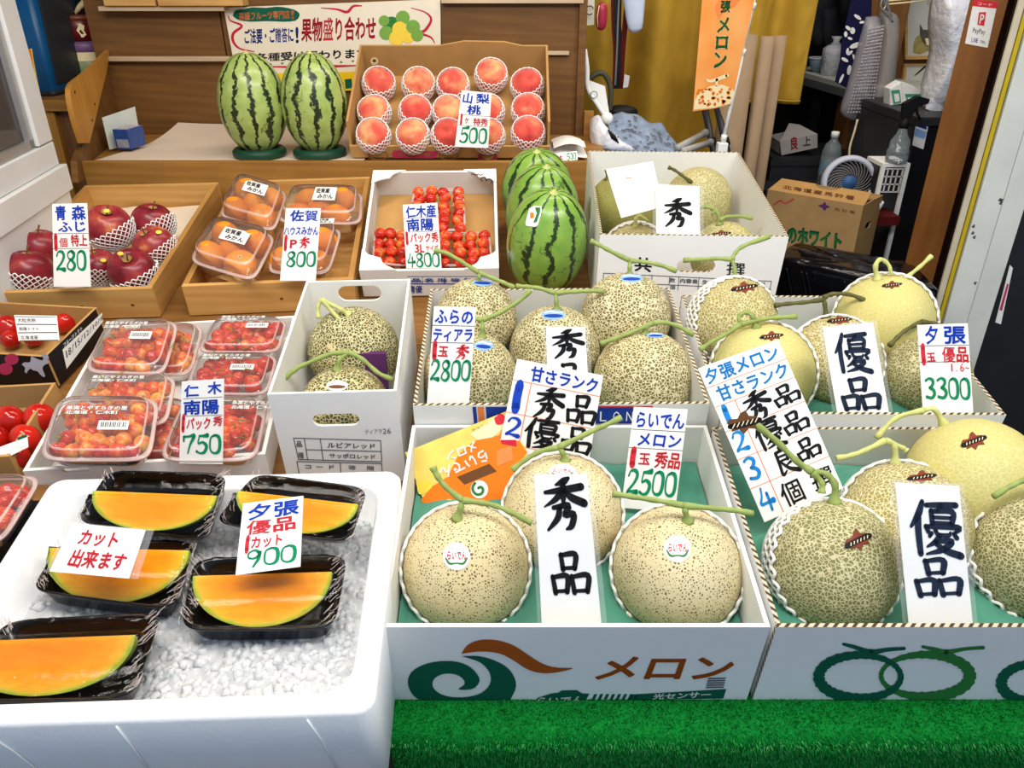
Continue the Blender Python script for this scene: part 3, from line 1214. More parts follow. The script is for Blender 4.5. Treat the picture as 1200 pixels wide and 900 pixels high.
def melon(label, u, v, w, zb, mat, base, stems, sticker=None, net=None, el=1.0, stem_mat=None, group=None, sr=0.0034, rib=0.0, name='melon'):
    c, R = solve_ball(u, v, w, zb, el)
    att = sphere_hit(c, R, *base)
    zdir = (att - c).normalized()
    M = zframe(c, zdir)
    root = thing(name, label, 'melon', M, group)
    Mi = M.inverted()
    f = melon_fn(el, rib)
    part('rind', MB().ball(lambda th, ph: f(th, ph) * R, 48, 32), mat, root)
    Zb = depth_of(att)
    if stems:
        mb = MB()
        tp = MB()
        for path in stems:
            k = len(path)
            pts = []
            for i, q in enumerate(path):
                dz = q[2] if len(q) > 2 else 0.0
                p = att if q == 'base' else w_depth(q[0], q[1], Zb - 0.006 + dz)
                if q == 'base':
                    p = c + zdir * (R * el * 0.96)
                pts.append(tuple(Mi @ p))
            P = catmull(pts, 6)
            n = len(P)
            isb = path[0] == 'base'
            rr = []
            for i in range(n):
                a = i / (n - 1)
                r = sr * (1.35 - 0.5 * a) if isb else sr * (1.0 + 0.35 * (abs(a - 0.5) * 2) ** 3)
                rr.append(r * (1 + 0.12 * sin(i * 1.3)))
            if isb:
                rr[0] *= 1.9
                rr[1] *= 1.4
            mb.tube(P, rr, 8)
        part('stem', mb, stem_mat or M_STEM, root)
    if sticker:
        kind, su, sv, sw, sh, ang = sticker
        ca, sa = cos(radians(ang)), sin(radians(ang))

        def hit(x, y, k=1.006):
            uu, vv = su + (x * ca - y * sa) * sw, sv - (x * sa + y * ca) * sh
            p = sphere_hit(c, R, uu, vv)
            q = Mi @ (c + (p - c) * k)
            return Vector((q.x, q.y, q.z * (1 + (el - 1) * 1.0)))
        circ = [(cos(2 * pi * i / 28), sin(2 * pi * i / 28)) for i in range(28)]

        def disc(shape, k, sc=1.0):
            rs = [[hit(x * sc * q, y * sc * q, k) for x, y in shape] for q in (0.02, 0.35, 0.7, 1.0)]
            return MB().rings(rs, True, False, True)
        if kind == 'round':
            st = part('round_sticker', disc(circ, 1.006), INK['white'], root)
            mb = MB()
            letters(mb, 'らいでん', (-0.72, -0.28, 0.72, 0.42), lambda x, y: hit(x, y, 1.011), style='b')
            part('sticker_lettering', mb, INK['crimson'], st)
            mb = MB()
            vs, fs = stroke_quads([(-.78, -.12, .05), (-.5, -.52, .08), (0, -.5, .05), (.5, -.52, .08), (.78, -.12, .05)])
            mb.add([hit(x, y, 1.011) for x, y in vs], fs)
            part('sticker_leaf', mb, INK['ogreen'], st)
        elif kind == 'oval':
            st = part('oval_sticker', disc(circ, 1.006), INK['sky'], root)
            part('sticker_band', MB().rings([[hit(x * q, y * q * 0.45 - .25, 1.011) for x, y in circ] for q in (0.02, 0.5, 0.8)], True, False), INK['navy'], st)
            mb = MB()
            vs, fs = stroke_quads([(-.7, .35, .1), (-.2, .6, .12), (.3, .35, .1), (.7, .4, .08)])
            mb.add([hit(x, y, 1.011) for x, y in vs], fs)
            part('sticker_ridge', mb, INK['white'], st)
        elif kind == 'crest':
            cr = catmull(CREST + [CREST[0]], 2)[:-1]
            st = part('crest_sticker', disc(cr, 1.006), INK['brown' if sw < 0 else 'kbrown'], root)
            part('sticker_fill', disc([(x * .8, y * .75) for x, y in cr], 1.009), pm('crest_red', '8A2A1A', 0.2, 90), st)
            mb = MB()
            vs, fs = stroke_quads([(-.85, -.35, .24), (0, -.05, .26), (.85, .2, .24)])
            mb.add([hit(x, y, 1.012) for x, y in vs], fs)
            part('sticker_band', mb, INK['black'], st)
            mb = MB()
            for q in range(6):
                x = -.66 + q * .26
                vs, fs = stroke_quads([(x, -.24 + x * .3, .03), (x + .06, -.06 + x * .3 + .06, .03)])
                mb.add([hit(a + .05, b + .05, 1.015) for a, b in vs], fs)
            part('sticker_lettering', mb, INK['cream'], st)
    if net:
        ox, oy = net[:2]
        ax = ((CW - c).normalized() + RGT * ox + UPV * oy).normalized()
        s = R * 1.004
        o = part('foam_net', NET_MELON, None, root, Mi @ zframe(c, ax) @ Matrix.Diagonal((s, s, s, 1)))
    return root, c, R


def pack_shape(quad_s, lid_h, base_h, e=6):
    """clear clamshell from four rim corners (S coords TL TR BR BL)"""
    TL, TR, BR, BL = quad_s
    n = ((BR - BL).cross(TL - BL)).normalized()
    o = (TL + TR + BR + BL) / 4
    x = ((TR + BR) / 2 - (TL + BL) / 2)
    xa = x.normalized()
    ya = n.cross(xa)
    M = axes(xa, ya, n, o)
    Mi = M.inverted()
    q = [(Mi @ p) for p in quad_s]
    b = bilin([(p.x, p.y, 0) for p in q])
    sh = superell(0.5, 0.5, 44, e)

    def ring(s, z):
        return [b(0.5 + a * s, 0.5 + c * s) + Vector((0, 0, z)) for a, c in sh]
    return M, b, ring


def clamshell(label, quad, z, lid_h, base_h, group, tilt_z=(0, 0, 0, 0), plane=None, mats=None, name='clear_pack', lid=True):
    q = []
    for (u, v), dz in zip(quad, tilt_z):
        if plane is not None:
            p = p2l(plane, u, v)
            q.append(MSI @ (plane @ Vector((p[0], p[1], 0))))
        else:
            q.append(s_z(u, v, z + dz))
    M, b, ring = pack_shape(q, lid_h, base_h)
    root = thing(name, label, 'pack', MS @ M, group)
    if lid:
        lm = MB()
        lm.rings([ring(0.93, 0.0025), ring(0.895, 0.004), ring(0.87, lid_h * 0.8), ring(0.84, lid_h), ring(0.70, lid_h * 1.02), ring(0.3, lid_h * 1.03)], False, True)
        part('lid', lm, M_LID, root)
        part('lid_edge', MB().rings([ring(0.865, lid_h * 0.82), ring(0.852, lid_h * 0.97), ring(0.835, lid_h * 1.012)], False, False), M_LIDRIM, root)
    part('rim', MB().rings([ring(0.93, -0.002), ring(1.0, -0.001), ring(1.0, 0.002), ring(0.93, 0.0025)], False, False), M_LIDRIM, root)
    part('tub', MB().rings([ring(0.93, -0.002), ring(0.86, -base_h * 0.85), ring(0.82, -base_h)], False, True), M_LID, root)
    return root, MS @ M, b, ring

# ================================================================ melon boxes of the two front rows


def moulded_tray(name, label, M, w, d, balls, h0=0.062):
    Mi = M.inverted()
    bs = [(Mi @ c, R) for c, R in balls]

    def fn(a, b):
        x, y = -w / 2 + a * w, b * d
        h = h0 + 0.0025 * sin(x * 90) * sin(y * 90)
        for c, R in bs:
            dd = math.hypot(x - c.x, y - c.y)
            if dd < R:
                h = min(h, c.z - sqrt(R * R - dd * dd) - 0.0015)
        e = min(a, 1 - a, b, 1 - b)
        if e < 0.02:
            h = h + 0.006
        return Vector((x, y, max(h, 0.0065)))
    mb = MB().grid(fn, 90, 70)
    return single(name, label, 'tray', mb, M_TRAYG, M)


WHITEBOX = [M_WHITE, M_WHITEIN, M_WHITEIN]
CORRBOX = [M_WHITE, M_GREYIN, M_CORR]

# ---- front centre box with the swirl emblem
bx, BM, BF, BW = carton('melon_carton', 'white melon carton with green swirl emblem and orange lettering at the front centre', 'box', 0.068, 0.508, 0.141, 0.422, 0.340, 0.141, mats=WHITEBOX)
pr = Print(bx, BF['front'], BW['front'])


def c8(pts):
    return [(400 + x / 3, 600 + y / 3) for x, y in pts]


pr.poly_px('swirl_emblem', c8([(422, 506), (480, 505), (540, 521), (590, 552), (614, 598), (604, 640), (570, 678), (480, 681), (380, 681), (300, 670), (252, 642), (234, 600), (246, 562),
                              (290, 535), (350, 523), (410, 526), (456, 546), (485, 582), (478, 608), (455, 622), (412, 622), (432, 606), (430, 588), (405, 571), (365, 567), (332, 580), (320, 602),
                              (332, 627), (370, 646), (430, 650), (488, 637), (522, 604), (522, 565), (492, 530), (452, 514)]), M_SWIRL, smooth=3)
pr.poly_px('swoosh_emblem', c8([(422, 497), (440, 470), (470, 453), (510, 447), (560, 452), (610, 470), (660, 503), (710, 533), (760, 546), (815, 548), (760, 562), (705, 565), (655, 552), (605, 520), (555, 496), (490, 489)]), INK['brown'], smooth=3)
pr.text('orange_lettering', 'メロン', pr.fn_px([(706, 766), (866, 766), (858, 798), (690, 798)]), INK['brown'], rect=(0, 0, 1, 1), style='b')
pr.poly_px('green_banner', c8([(672, 678), (690, 652), (740, 636), (762, 634), (775, 626), (828, 625), (846, 636), (872, 638), (855, 668)]), M_SWIRL)
pr.poly_px('green_strip', [(740, 813.5), (851, 807), (847.5, 818), (735, 820)], M_SWIRL)
mb = MB()
for i in range(8):
    x = 692 + i * 7
    p = [(x, 822), (x + 3.6, 822), (x + 8, 813), (x + 4.4, 813)]
    mb.add([Vector(pr.px(*a) + (0.0006,)) for a in p], [(0, 1, 2, 3)])
part('green_stripes', mb, M_SWIRL, bx, BF['front'])
pr.lift = 0.0011
pr.text('banner_lettering', 'らいでん', pr.fn_px([(629, 816), (685, 814), (682, 824), (626, 825)]), INK['white'])
pr.text('strip_lettering', '光センサー', pr.fn_px([(766, 812), (835, 808.5), (833, 817), (764, 819)]), INK['white'])
pr.lift = 0.0006
mb = MB()
for i in range(5):
    y = 794 + i * 2.6
    p = [(829 - i * .6, y + 1.7), (850 - i * .6, y + 1.2), (851 - i * .6, y - .3), (830 - i * .6, y)]
    mb.add([Vector(pr.px(*a) + (0.0006,)) for a in p], [(0, 1, 2, 3)])
part('grey_code_block', mb, INK['grey'], bx, BF['front'])

balls = []
r = melon('netted melon with round white sticker at the left of the swirl emblem carton', 546, 665, 147, 0.014, M_R, (535.5, 606),
          [['base', (540, 594), (542, 586.5)], [(507, 547), (513, 559), (524, 572), (542, 586.5)], [(542, 586.5), (564, 589), (584, 594), (604, 603), (623, 613)]],
          ('round', 535, 652, 16, 16, 0), (0, 0.06), stem_mat=M_STEM)
balls.append(r[1:])
r = melon('netted melon half hidden behind the 秀品 sign in the swirl emblem carton', 659, 602, 138, 0.016, M_R, (662, 538),
          [['base', (659, 530), (654, 524.5)], [(600, 551), (615.5, 539), (633, 529), (654, 524.5)], [(654, 524.5), (687, 508.5), (710, 498), (728.5, 489)]],
          ('round', 659, 553, 16, 9, 0), (0, 0.06))
balls.append(r[1:])
r = melon('netted melon with round white sticker at the right of the swirl emblem carton', 793, 668, 149, 0.014, M_R, (806, 609),
          [['base', (803, 598), (801, 592.5)], [(718, 578.5), (740, 582), (770.6, 586.6), (801, 592.5)], [(801, 592.5), (838, 596), (860, 598), (882.6, 602)]],
          ('round', 794, 643, 16, 16, 0), (0, 0.06))
balls.append(r[1:])
moulded_tray('moulded_tray', 'green moulded pad under the three melons of the swirl emblem carton', BM @ T(0, 0.007, 0.0055), 0.408, 0.326, balls)

card('quality_sign', 'white sign reading 秀品 in black brushwork between the two round-stickered melons', 'sign', [(626, 557), (688, 556), (705, 733), (635, 733)], (668, 733), 28, y=0.53,
     lines=[('black_lettering', 'black', [('秀', (0.1, 0.64, 0.92, 0.985), 'brush'), ('品', (0.2, 0.21, 0.86, 0.49), 'brush')])], sleeve=True)
card('price_tag', 'price tag reading らいでんメロン 2500 in blue, red and green', 'price tag', [(743, 477), (806, 480), (791, 600), (728, 595)], (760, 598), 24, z=0.078,
     lines=[('blue_lettering', 'blue', [('らいでん', (0.04, 0.80, 0.97, 0.97), 'b'), ('メロン', (0.12, 0.62, 0.97, 0.77), 'b')]),
            ('red_lettering', 'red', [('1', (0.0, 0.44, 0.2, 0.59), 'digit', {'lw': .16}), ('玉', (0.2, 0.44, 0.42, 0.57), 'b'), ('秀品', (0.5, 0.42, 1.0, 0.59), 'b')]),
            ('green_numerals', 'green', [('2500', (0.03, 0.15, 0.97, 0.39), 'digit')])],
     rules=[(0.0, 0.785, 1.0, 0.79), (0.0, 0.605, 1.0, 0.61)])

# leaflet (turned upside down) leaning in the back left corner
LM = lean_frame(548, 600, 40, y=0.76)
lf = thing('melon_leaflet', 'yellow and orange らいでんメロン leaflet turned upside down in the swirl emblem carton', 'leaflet', LM)
lq = [(474.5, 530), (593, 482), (618, 530), (597, 592), (503, 604)]
part('sheet', MB().plate([p2l(LM, *q) for q in reversed(lq)], t=0.001), pm('leaflet_yellow', 'F0D268', 0.12, 30, 0.4, 0.4), lf)
lp = Print(lf, Matrix.Identity(4), LM, 0.0005)


def l6(pts):
    return [(440 + x / 4.5, 470 + y / 4.5) for x, y in pts]


lp.poly_px('orange_field', l6([(240, 520), (300, 450), (380, 400), (440, 280), (520, 210), (650, 180), (700, 120), (800, 270), (760, 330), (700, 540), (575, 538), (400, 545), (285, 600)]), INK['tang'], smooth=0)
lp.poly_px('cream_field', l6([(500, 175), (640, 75), (700, 72), (690, 130), (620, 190), (540, 205)]), INK['cream'], 0.0003)
lp.poly_px('green_blot', l6([(215, 430), (260, 415), (300, 445), (270, 480), (230, 490)]), INK['lemon'], 0.0005, 3)
lp.poly_px('pale_slice', l6([(640, 260), (720, 235), (725, 310), (640, 345)]), INK['orange'], 0.0006)
lp.poly_px('red_stamp', l6([(625, 90), (660, 65), (685, 85), (680, 115), (640, 125)]), INK['red'], 0.0006, 3)
lp.poly_px('brown_band', l6([(430, 400), (600, 330), (640, 370), (470, 440)]), INK['kbrown'], 0.0005)
lp.poly_px('dark_corner', l6([(655, 190), (735, 150), (745, 240), (665, 225)]), INK['crimson'], 0.0004)
lp.poly_px('swirl_badge', [(440 + (548 + 46 * cos(a * pi / 12)) / 4.5, 470 + (465 + 48 * sin(a * pi / 12)) / 4.5) for a in range(24)], INK['white'], 0.0008)
sp = []
for i in range(16):
    a = -2.2 + i * 0.42
    sp.append((548 + (8 + 2.1 * i) * cos(a), 465 + (8 + 2.1 * i) * sin(a)))
vs, fs = stroke_quads([(440 + x / 4.5, 470 + y / 4.5, 1.6) for x, y in sp], 3)
mb = MB()
mb.add([Vector(lp.px(*p) + (0.0018,)) for p in vs], fs)
part('swirl_badge_mark', mb, INK['ogreen'], lf)
lp.lift = 0.0016
lp.text('white_lettering', 'らいでん', lp.fn_px([(576, 540), (519, 563), (513, 549), (570, 524)]), INK['white'])
lp.text('white_lettering', 'メロン', lp.fn_px([(563, 527), (524, 544), (521, 530), (557, 515)]), INK['white'])
mb = MB()
letters(mb, 'ホクレン', (0, 0, 1, 1), lp.fn_px([(553, 506), (574, 497), (573, 494), (552, 503)]), style='n')
part('small_lettering', mb, INK['black'], lf)
vs, fs = stroke_quads([(507, 601, 1.2), (512, 593, 2), (520, 593, 2.4), (526, 586, 1.5), (532, 589, 1)])
mb = MB()
mb.add([Vector(lp.px(*p) + (0.0016,)) for p in vs], fs)
part('yellow_splash', mb, INK['lemon'], lf)

# ---- front right box with the rope-drawn melons
bx, BM, BF, BW = carton('melon_carton', 'white melon carton printed with green rope drawings of two melons at the front right', 'box', 0.4995, 0.508, 0.141, 0.427, 0.336, 0.141, mats=CORRBOX)
pr = Print(bx, BF['front'], BW['front'])


def c9(x, y):
    return (800 + x / 3, 600 + y / 3)


def rope_ring(name, cx, cy, rx, ry, wmin, wmax, ph, mat, lift):
    o, i_ = [], []
    for k in range(72):
        a = 2 * pi * k / 72
        wv = (wmin + (wmax - wmin) * (0.5 + 0.5 * cos(a - ph))) * (1 + 0.12 * sin(k * 2.4))
        o.append(c9(cx + (rx + wv / 2) * cos(a), cy + (ry + wv / 2) * sin(a)))
        i_.append(c9(cx + (rx - wv / 2) * cos(a), cy + (ry - wv / 2) * sin(a)))
    pr.poly_px(name, o, mat, lift, 0, (i_,))


rope_ring('rope_ring', 622, 577, 144, 76, 20, 40, 2.8, INK['dgreen'], 0.0003)
rope_ring('rope_ring', 853, 574, 156, 74, 16, 44, 0.2, INK['ogreen'], 0.0)
rope_ring('rope_ring', 1252, 600, 132, 70, 20, 40, 2.8, INK['dgreen'], 0.0)
for nm, pts, mt in (('drawn_stem', [(565, 463, 5), (600, 472, 7), (660, 490, 9), (720, 482, 7), (778, 478, 6)], 'dgreen'), ('drawn_stem', [(843, 472, 5), (880, 480, 7), (930, 490, 8), (990, 480, 6), (1056, 475, 6)], 'ogreen'),
                    ('drawn_stem', [(662, 488, 9), (655, 500, 8)], 'dgreen'), ('drawn_stem', [(928, 488, 8), (922, 498, 8)], 'ogreen')):
    vs, fs = stroke_quads([(800 + a / 3, 600 + b / 3, c / 3) for a, b, c in pts])
    mb = MB()
    mb.add([Vector(pr.px(*p) + (0.0008,)) for p in vs], fs)
    part(nm, mb, INK[mt], bx, BF['front'])

balls = []
r = melon('densely netted melon with crest sticker, leftmost in the front right carton', 974, 662, 150, 0.014, M_YD, (978, 590),
          [['base', (978, 567), (967, 555), (951.7, 553)], [(951.7, 553), (963, 566), (963, 578)], [(951.7, 553), (933, 540), (910, 517), (880, 493)]],
          ('crest', 1005, 635, 16, 13, 12), (0.42, -0.05), el=1.04, stem_mat=M_STEM, sr=0.0038)
balls.append(r[1:])
root, c, R = r
# the paper crest tied to the end of that melon's stem
r = melon('melon with dark red crest sticker directly behind the 優品 sign of the front right carton', 1058, 615, 146, 0.016, M_Y, (1049, 541),
          [['base', (1048, 523), (1038, 516)], [(1038, 516), (1058, 525), (1062, 528)], [(1038, 516), (1013, 528), (996, 534), (980, 537)]],
          ('crest', 1080, 559, 16, 8, 0), (0.35, 0.2), stem_mat=M_STEMP)
balls.append(r[1:])
r = melon('large smooth yellow melon at the back right of the front right carton', 1140, 563, 148, 0.034, M_YS, (1105, 494),
          [['base', (1095, 480), (1083, 480.5)], [(1083, 480.5), (1050, 490), (1027, 513)]],
          ('crest', 1140.5, 516, 15, 11, 10), None, el=0.98, stem_mat=M_STEMP)
balls.append(r[1:])
r = melon('netted melon with a deep vertical groove cut off by the right edge of the photo', 1215, 656, 152, 0.014, M_YD, (1225, 585),
          [['base', (1223, 566), (1215, 561)], [(1215, 561), (1200, 563), (1184, 570), (1164, 582)]], None, (0.42, 0.1), rib=0.012, stem_mat=M_STEM)
balls.append(r[1:])
moulded_tray('moulded_tray', 'green moulded pad under the melons of the rope-drawing carton', BM @ T(0, 0.007, 0.0055), 0.413, 0.322, balls)
card('quality_sign', 'white sign reading 優品 in dark blue brushwork in the front right carton', 'sign', [(1049, 566), (1124, 570), (1140.5, 735), (1065.5, 735.5)], (1102, 735), 28, y=0.53,
     lines=[('blue_black_lettering', 'ink', [('優', (0.16, 0.52, 0.94, 0.89), 'brush'), ('品', (0.16, 0.22, 0.88, 0.49), 'brush')])], sleeve=True)

card('ranking_board', 'tall tilted board headed 夕張メロン 甘さランク listing four sweetness ranks', 'sign', [(818, 432), (912, 398), (988, 572), (896, 612)], (896, 612), 33, y=0.70,
     lines=[('cyan_lettering', 'cyan', [('夕張メロン', (0.03, 0.885, 0.95, 0.985), 'b'), ('甘さランク', (0.08, 0.765, 0.98, 0.865), 'b'), ('1', (0.03, 0.63, 0.16, 0.73), 'digit', {'lw': .14}), ('2', (0.02, 0.45, 0.2, 0.57), 'digit'),
                                        ('3', (0.03, 0.26, 0.2, 0.40), 'digit'), ('4', (0.03, 0.05, 0.22, 0.20), 'digit')]),
            ('black_lettering', 'black', [('秀', (0.3, 0.58, 0.64, 0.76), 'brush'), ('品', (0.66, 0.61, 0.97, 0.73), 'brush'), ('優', (0.3, 0.40, 0.62, 0.58), 'brush'), ('品', (0.64, 0.43, 0.94, 0.56), 'brush'),
                                          ('良', (0.34, 0.21, 0.64, 0.39), 'brush'), ('品', (0.66, 0.25, 0.94, 0.38), 'brush'), ('個', (0.3, 0.02, 0.58, 0.18), 'b'), ('撰', (0.68, 0.04, 0.96, 0.18), 'b')])],
     rules=[(0, 0.872, 1, 0.876), (0, 0.748, 1, 0.752), (0, 0.588, 1, 0.592), (0, 0.406, 1, 0.41), (0, 0.216, 1, 0.22), (0.245, 0, 0.255, 0.748)], rule_mat='orange', thick=0.002)
mb = MB()
pM = lean_frame(868, 494, 30, y=0.70)
pts = [(848 + 40 * (x + 1) / 2, 493 - y * 14) for x, y in CREST]
mb.plate([p2l(pM, *q) for q in pts][::-1], t=0.0008)
o = single('paper_crest', 'brown paper crest at a stem tip before the tall ranking board', 'tag', mb, INK['kbrown'], pM @ T(0, 0, 0.012))
vs, fs = stroke_quads([(852, 498, 3.0), (868, 495, 3.4), (886, 490, 3.2)])
mb = MB()
mb.add([Vector(p2l(pM, *q) + (0.0006,)) for q in vs], fs)
part('black_band', mb, INK['black'], o)
mb = MB()
for q in range(6):
    vs, fs = stroke_quads([(855 + q * 5.2, 499.5 - q * 1.4, .55), (857.5 + q * 5.2, 494.5 - q * 1.4, .55)])
    mb.add([Vector(p2l(pM, *a) + (0.001,)) for a in vs], fs)
part('pale_lettering', mb, INK['cream'], o)

# ---- second row centre: the box with the blue strip
bx, BM, BF, BW = carton('melon_carton', 'white melon carton with dark blue printed strip behind the leaflet and the 2500 tag', 'box', 0.070, 0.853, 0.175, 0.420, 0.330, 0.145, yaw=0.6, mats=CORRBOX)
pr = Print(bx, BF['front'], BW['front'])
pr.poly_px('blue_bar', [(553.5, 476.5), (558, 476.5), (560, 500), (556, 500)], INK['navy'])
pr.poly_px('orange_bar', [(559.5, 476.5), (567, 476.5), (568.5, 500), (561.5, 500)], INK['orange'])
pr.poly_px('blue_strip', [(569, 476.5), (742, 476.5), (742, 496), (571, 496)], INK['navy'])
pr.poly_px('red_strip', [(700, 475.3), (765, 475.3), (765, 477.2), (700, 477.2)], INK['red'], 0.0004)
pr.lift = 0.0012
pr.text('white_lettering', 'MELON', pr.fn_px([(668, 481), (746, 481), (745, 493), (668, 493)]), INK['white'], gap=0.2, style='n')
balls = []
r = melon('netted melon at the back left of the blue-striped carton behind the 2800 tag', 558, 375, 97, 0.078, M_F, (561, 329),
          [['base', (561.5, 324), (561, 319.5)], [(509, 293), (525, 297.5), (543, 308), (561, 319.5)], [(561, 319.5), (579, 326.5), (592, 332), (603, 337)]], ('oval', 566, 331, 12, 4.5, -10))
balls.append(r[1:])
r = melon('netted melon at the front left of the blue-striped carton partly behind the 2800 tag', 551, 444, 111, 0.05, M_F, (565.5, 393),
          [['base', (565.5, 384), (565, 375)], [(548, 376), (556, 374), (565, 375)], [(565, 375), (585, 367), (609, 352), (622, 340)]], ('oval', 567, 405, 11, 6, -12))
balls.append(r[1:])
r = melon('netted melon in the middle of the blue-striped carton behind the small 秀品 sign', 650, 411, 106, 0.048, M_F, (652.5, 361),
          [['base', (652, 353), (651, 343.5)], [(604.5, 335.5), (618, 336), (633, 338), (651, 343.5)], [(651, 343.5), (675, 341.5), (692, 341), (708, 341.5)]], ('oval', 648.6, 369, 14, 6, 0))
balls.append(r[1:])
r = melon('netted melon with blue oval sticker at the back right of the blue-striped carton', 733, 372, 105, 0.082, M_F, (738, 320),
          [['base', (738, 313), (738, 305.5)], [(691.7, 282), (702, 287), (713, 293), (738, 305.5)], [(738, 305.5), (755, 307), (775, 311), (793, 318)]], ('oval', 740, 326, 13, 5, 0))
balls.append(r[1:])
r = melon('largest netted melon at the front right of the blue-striped carton', 754, 445, 117, 0.044, M_F, (756, 389),
          [['base', (758, 383), (765, 378.5)], [(703.5, 403), (720, 397), (744, 388), (765, 378.5)], [(765, 378.5), (780, 378), (795, 382.5), (813, 392.5)]], ('oval', 768, 393, 10, 3, 0))
balls.append(r[1:])
moulded_tray('moulded_tray', 'green moulded pad under the five melons of the blue-striped carton', BM @ T(0, 0.007, 0.0055), 0.406, 0.316, balls, 0.055)
card('quality_sign', 'small white sign reading 秀品 half covered by the 甘さランク board', 'sign', [(640, 383), (685.5, 383.5), (690.5, 465), (642, 465)], (666, 465), 24, y=0.87,
     lines=[('black_lettering', 'black', [('秀', (0.1, 0.56, 0.95, 0.97), 'brush'), ('品', (0.15, 0.08, 0.9, 0.48), 'brush')])], sleeve=True)
card('price_tag', 'price tag reading ふらの ティアラ 2800 in front of the left melons', 'price tag', [(508.5, 359), (558, 360.5), (549.6, 475), (500, 475)], (525, 475), 17, y=0.868,
     lines=[('blue_lettering', 'blue', [('ふらの', (0.04, 0.83, 0.96, 0.985), 'b'), ('ティアラ', (0.02, 0.655, 0.98, 0.80), 'b')]),
            ('red_lettering', 'red', [('1', (0.0, 0.5, 0.2, 0.64), 'digit', {'lw': .15}), ('玉', (0.17, 0.5, 0.42, 0.62), 'b'), ('秀', (0.58, 0.48, 0.9, 0.63), 'brush')]),
            ('green_numerals', 'green', [('2800', (0.02, 0.26, 0.99, 0.47), 'digit')])],
     rules=[(0, 0.815, 1, 0.82), (0, 0.645, 1, 0.65)])
card('ranking_board', 'tilted 甘さランク board standing behind the leaflet between the two centre cartons', 'sign', [(606, 421), (707, 440.5), (684, 577), (578, 556)], (636, 570), 20, y=0.80,
     lines=[('blue_lettering', 'blue', [('甘さランク', (0.18, 0.845, 0.97, 0.975), 'b'), ('1', (0.0, 0.60, 0.18, 0.80), 'digit', {'lw': .15}), ('2', (0.02, 0.36, 0.2, 0.52), 'digit'), ('3', (0.04, 0.06, 0.2, 0.24), 'digit')]),
            ('black_lettering', 'black', [('秀', (0.27, 0.555, 0.62, 0.83), 'brush'), ('品', (0.66, 0.575, 0.99, 0.81), 'brush'), ('優', (0.24, 0.30, 0.62, 0.555), 'brush'), ('品', (0.66, 0.32, 0.99, 0.54), 'brush'),
                                          ('良', (0.28, 0.02, 0.6, 0.26), 'brush'), ('品', (0.66, 0.04, 0.96, 0.26), 'brush')])],
     rules=[(0, 0.828, 1, 0.833), (0, 0.553, 1, 0.558), (0, 0.285, 1, 0.29), (0.205, 0, 0.215, 0.828)], rule_mat='orange', thick=0.002)

# ---- second row right
bx, BM, BF, BW = carton('melon_carton', 'plain white melon carton of five melons behind the two ranking signs at the right', 'box', 0.5015, 0.852, 0.158, 0.405, 0.335, 0.128, yaw=-0.4, mats=CORRBOX)
balls = []
r = melon('pale netted melon with crest sticker at the back left of the right second row carton', 858, 377, 103, 0.078, M_Y, (861, 325),
          [['base', (861, 316), (858, 304)], [(801, 305), (820, 304), (840, 303), (858, 304)], [(858, 304), (862, 296), (872, 288), (902, 277)]], ('crest', 872, 337, 15, 7, 5), (0.5, -0.05), stem_mat=M_STEM)
balls.append(r[1:])
r = melon('smooth pale melon behind the tall tilted ranking board', 893, 437, 118, 0.043, M_YS, (886, 382),
          [['base', (882, 371), (874, 366), (866, 371), (868, 380)], [(820, 410), (835, 400), (850, 392), (868, 380)], [(868, 380), (895.5, 374), (915, 372), (934, 371)]], ('crest', 904, 394, 13, 6, 0), (0.1, 0.0), stem_mat=M_STEM)
balls.append(r[1:])
r = melon('netted melon just left behind the slanted 優品 sign of the second row', 977, 424, 106, 0.046, M_Y, (967, 366),
          [['base', (966.5, 356), (965, 349)], [(908, 358), (923, 356), (945, 354), (965, 351)], [(965, 349), (976, 344.5), (997, 345.5), (1018, 354)]], ('crest', 984, 375, 14, 6, 0), (0.3, 0.1), stem_mat=M_STEMD)
balls.append(r[1:])
r = melon('smooth yellow melon with looped stem at the back right of the second row', 1036, 376, 109, 0.078, M_YS, (1028, 325),
          [['base', (1026, 312), (1032, 304), (1041, 310), (1045, 322)], [(1060, 327), (1077.5, 313), (1091.5, 300)]], ('crest', 1045, 333, 11, 5, 0), (0, 0.0), el=0.98, stem_mat=M_STEMP)
balls.append(r[1:])
r = melon('grooved netted melon half hidden behind the 3300 price tag', 1084, 440, 98, 0.046, M_YD, (1092, 388),
          [['base', (1091, 380), (1080, 377)], [(1042.5, 405, -.035), (1052, 395, -.03), (1063, 386, -.025), (1080, 377, -.01)], [(1080, 377, -.01), (1095, 379, -.01), (1108, 384, -.01)]], None, None, rib=0.01, stem_mat=M_STEMD)
balls.append(r[1:])
moulded_tray('moulded_tray', 'green moulded pad under the five melons of the right second row carton', BM @ T(0, 0.007, 0.0055), 0.391, 0.321, balls, 0.05)
card('quality_sign', 'slanted white sign reading 優品 in the second row on the right', 'sign', [(964, 384), (1023, 378), (1042.5, 487), (982, 488.5)], (1012, 488), 26, y=0.868,
     lines=[('blue_black_lettering', 'ink', [('優', (0.16, 0.50, 0.84, 0.92), 'brush'), ('品', (0.12, 0.06, 0.86, 0.42), 'brush')])], sleeve=True)
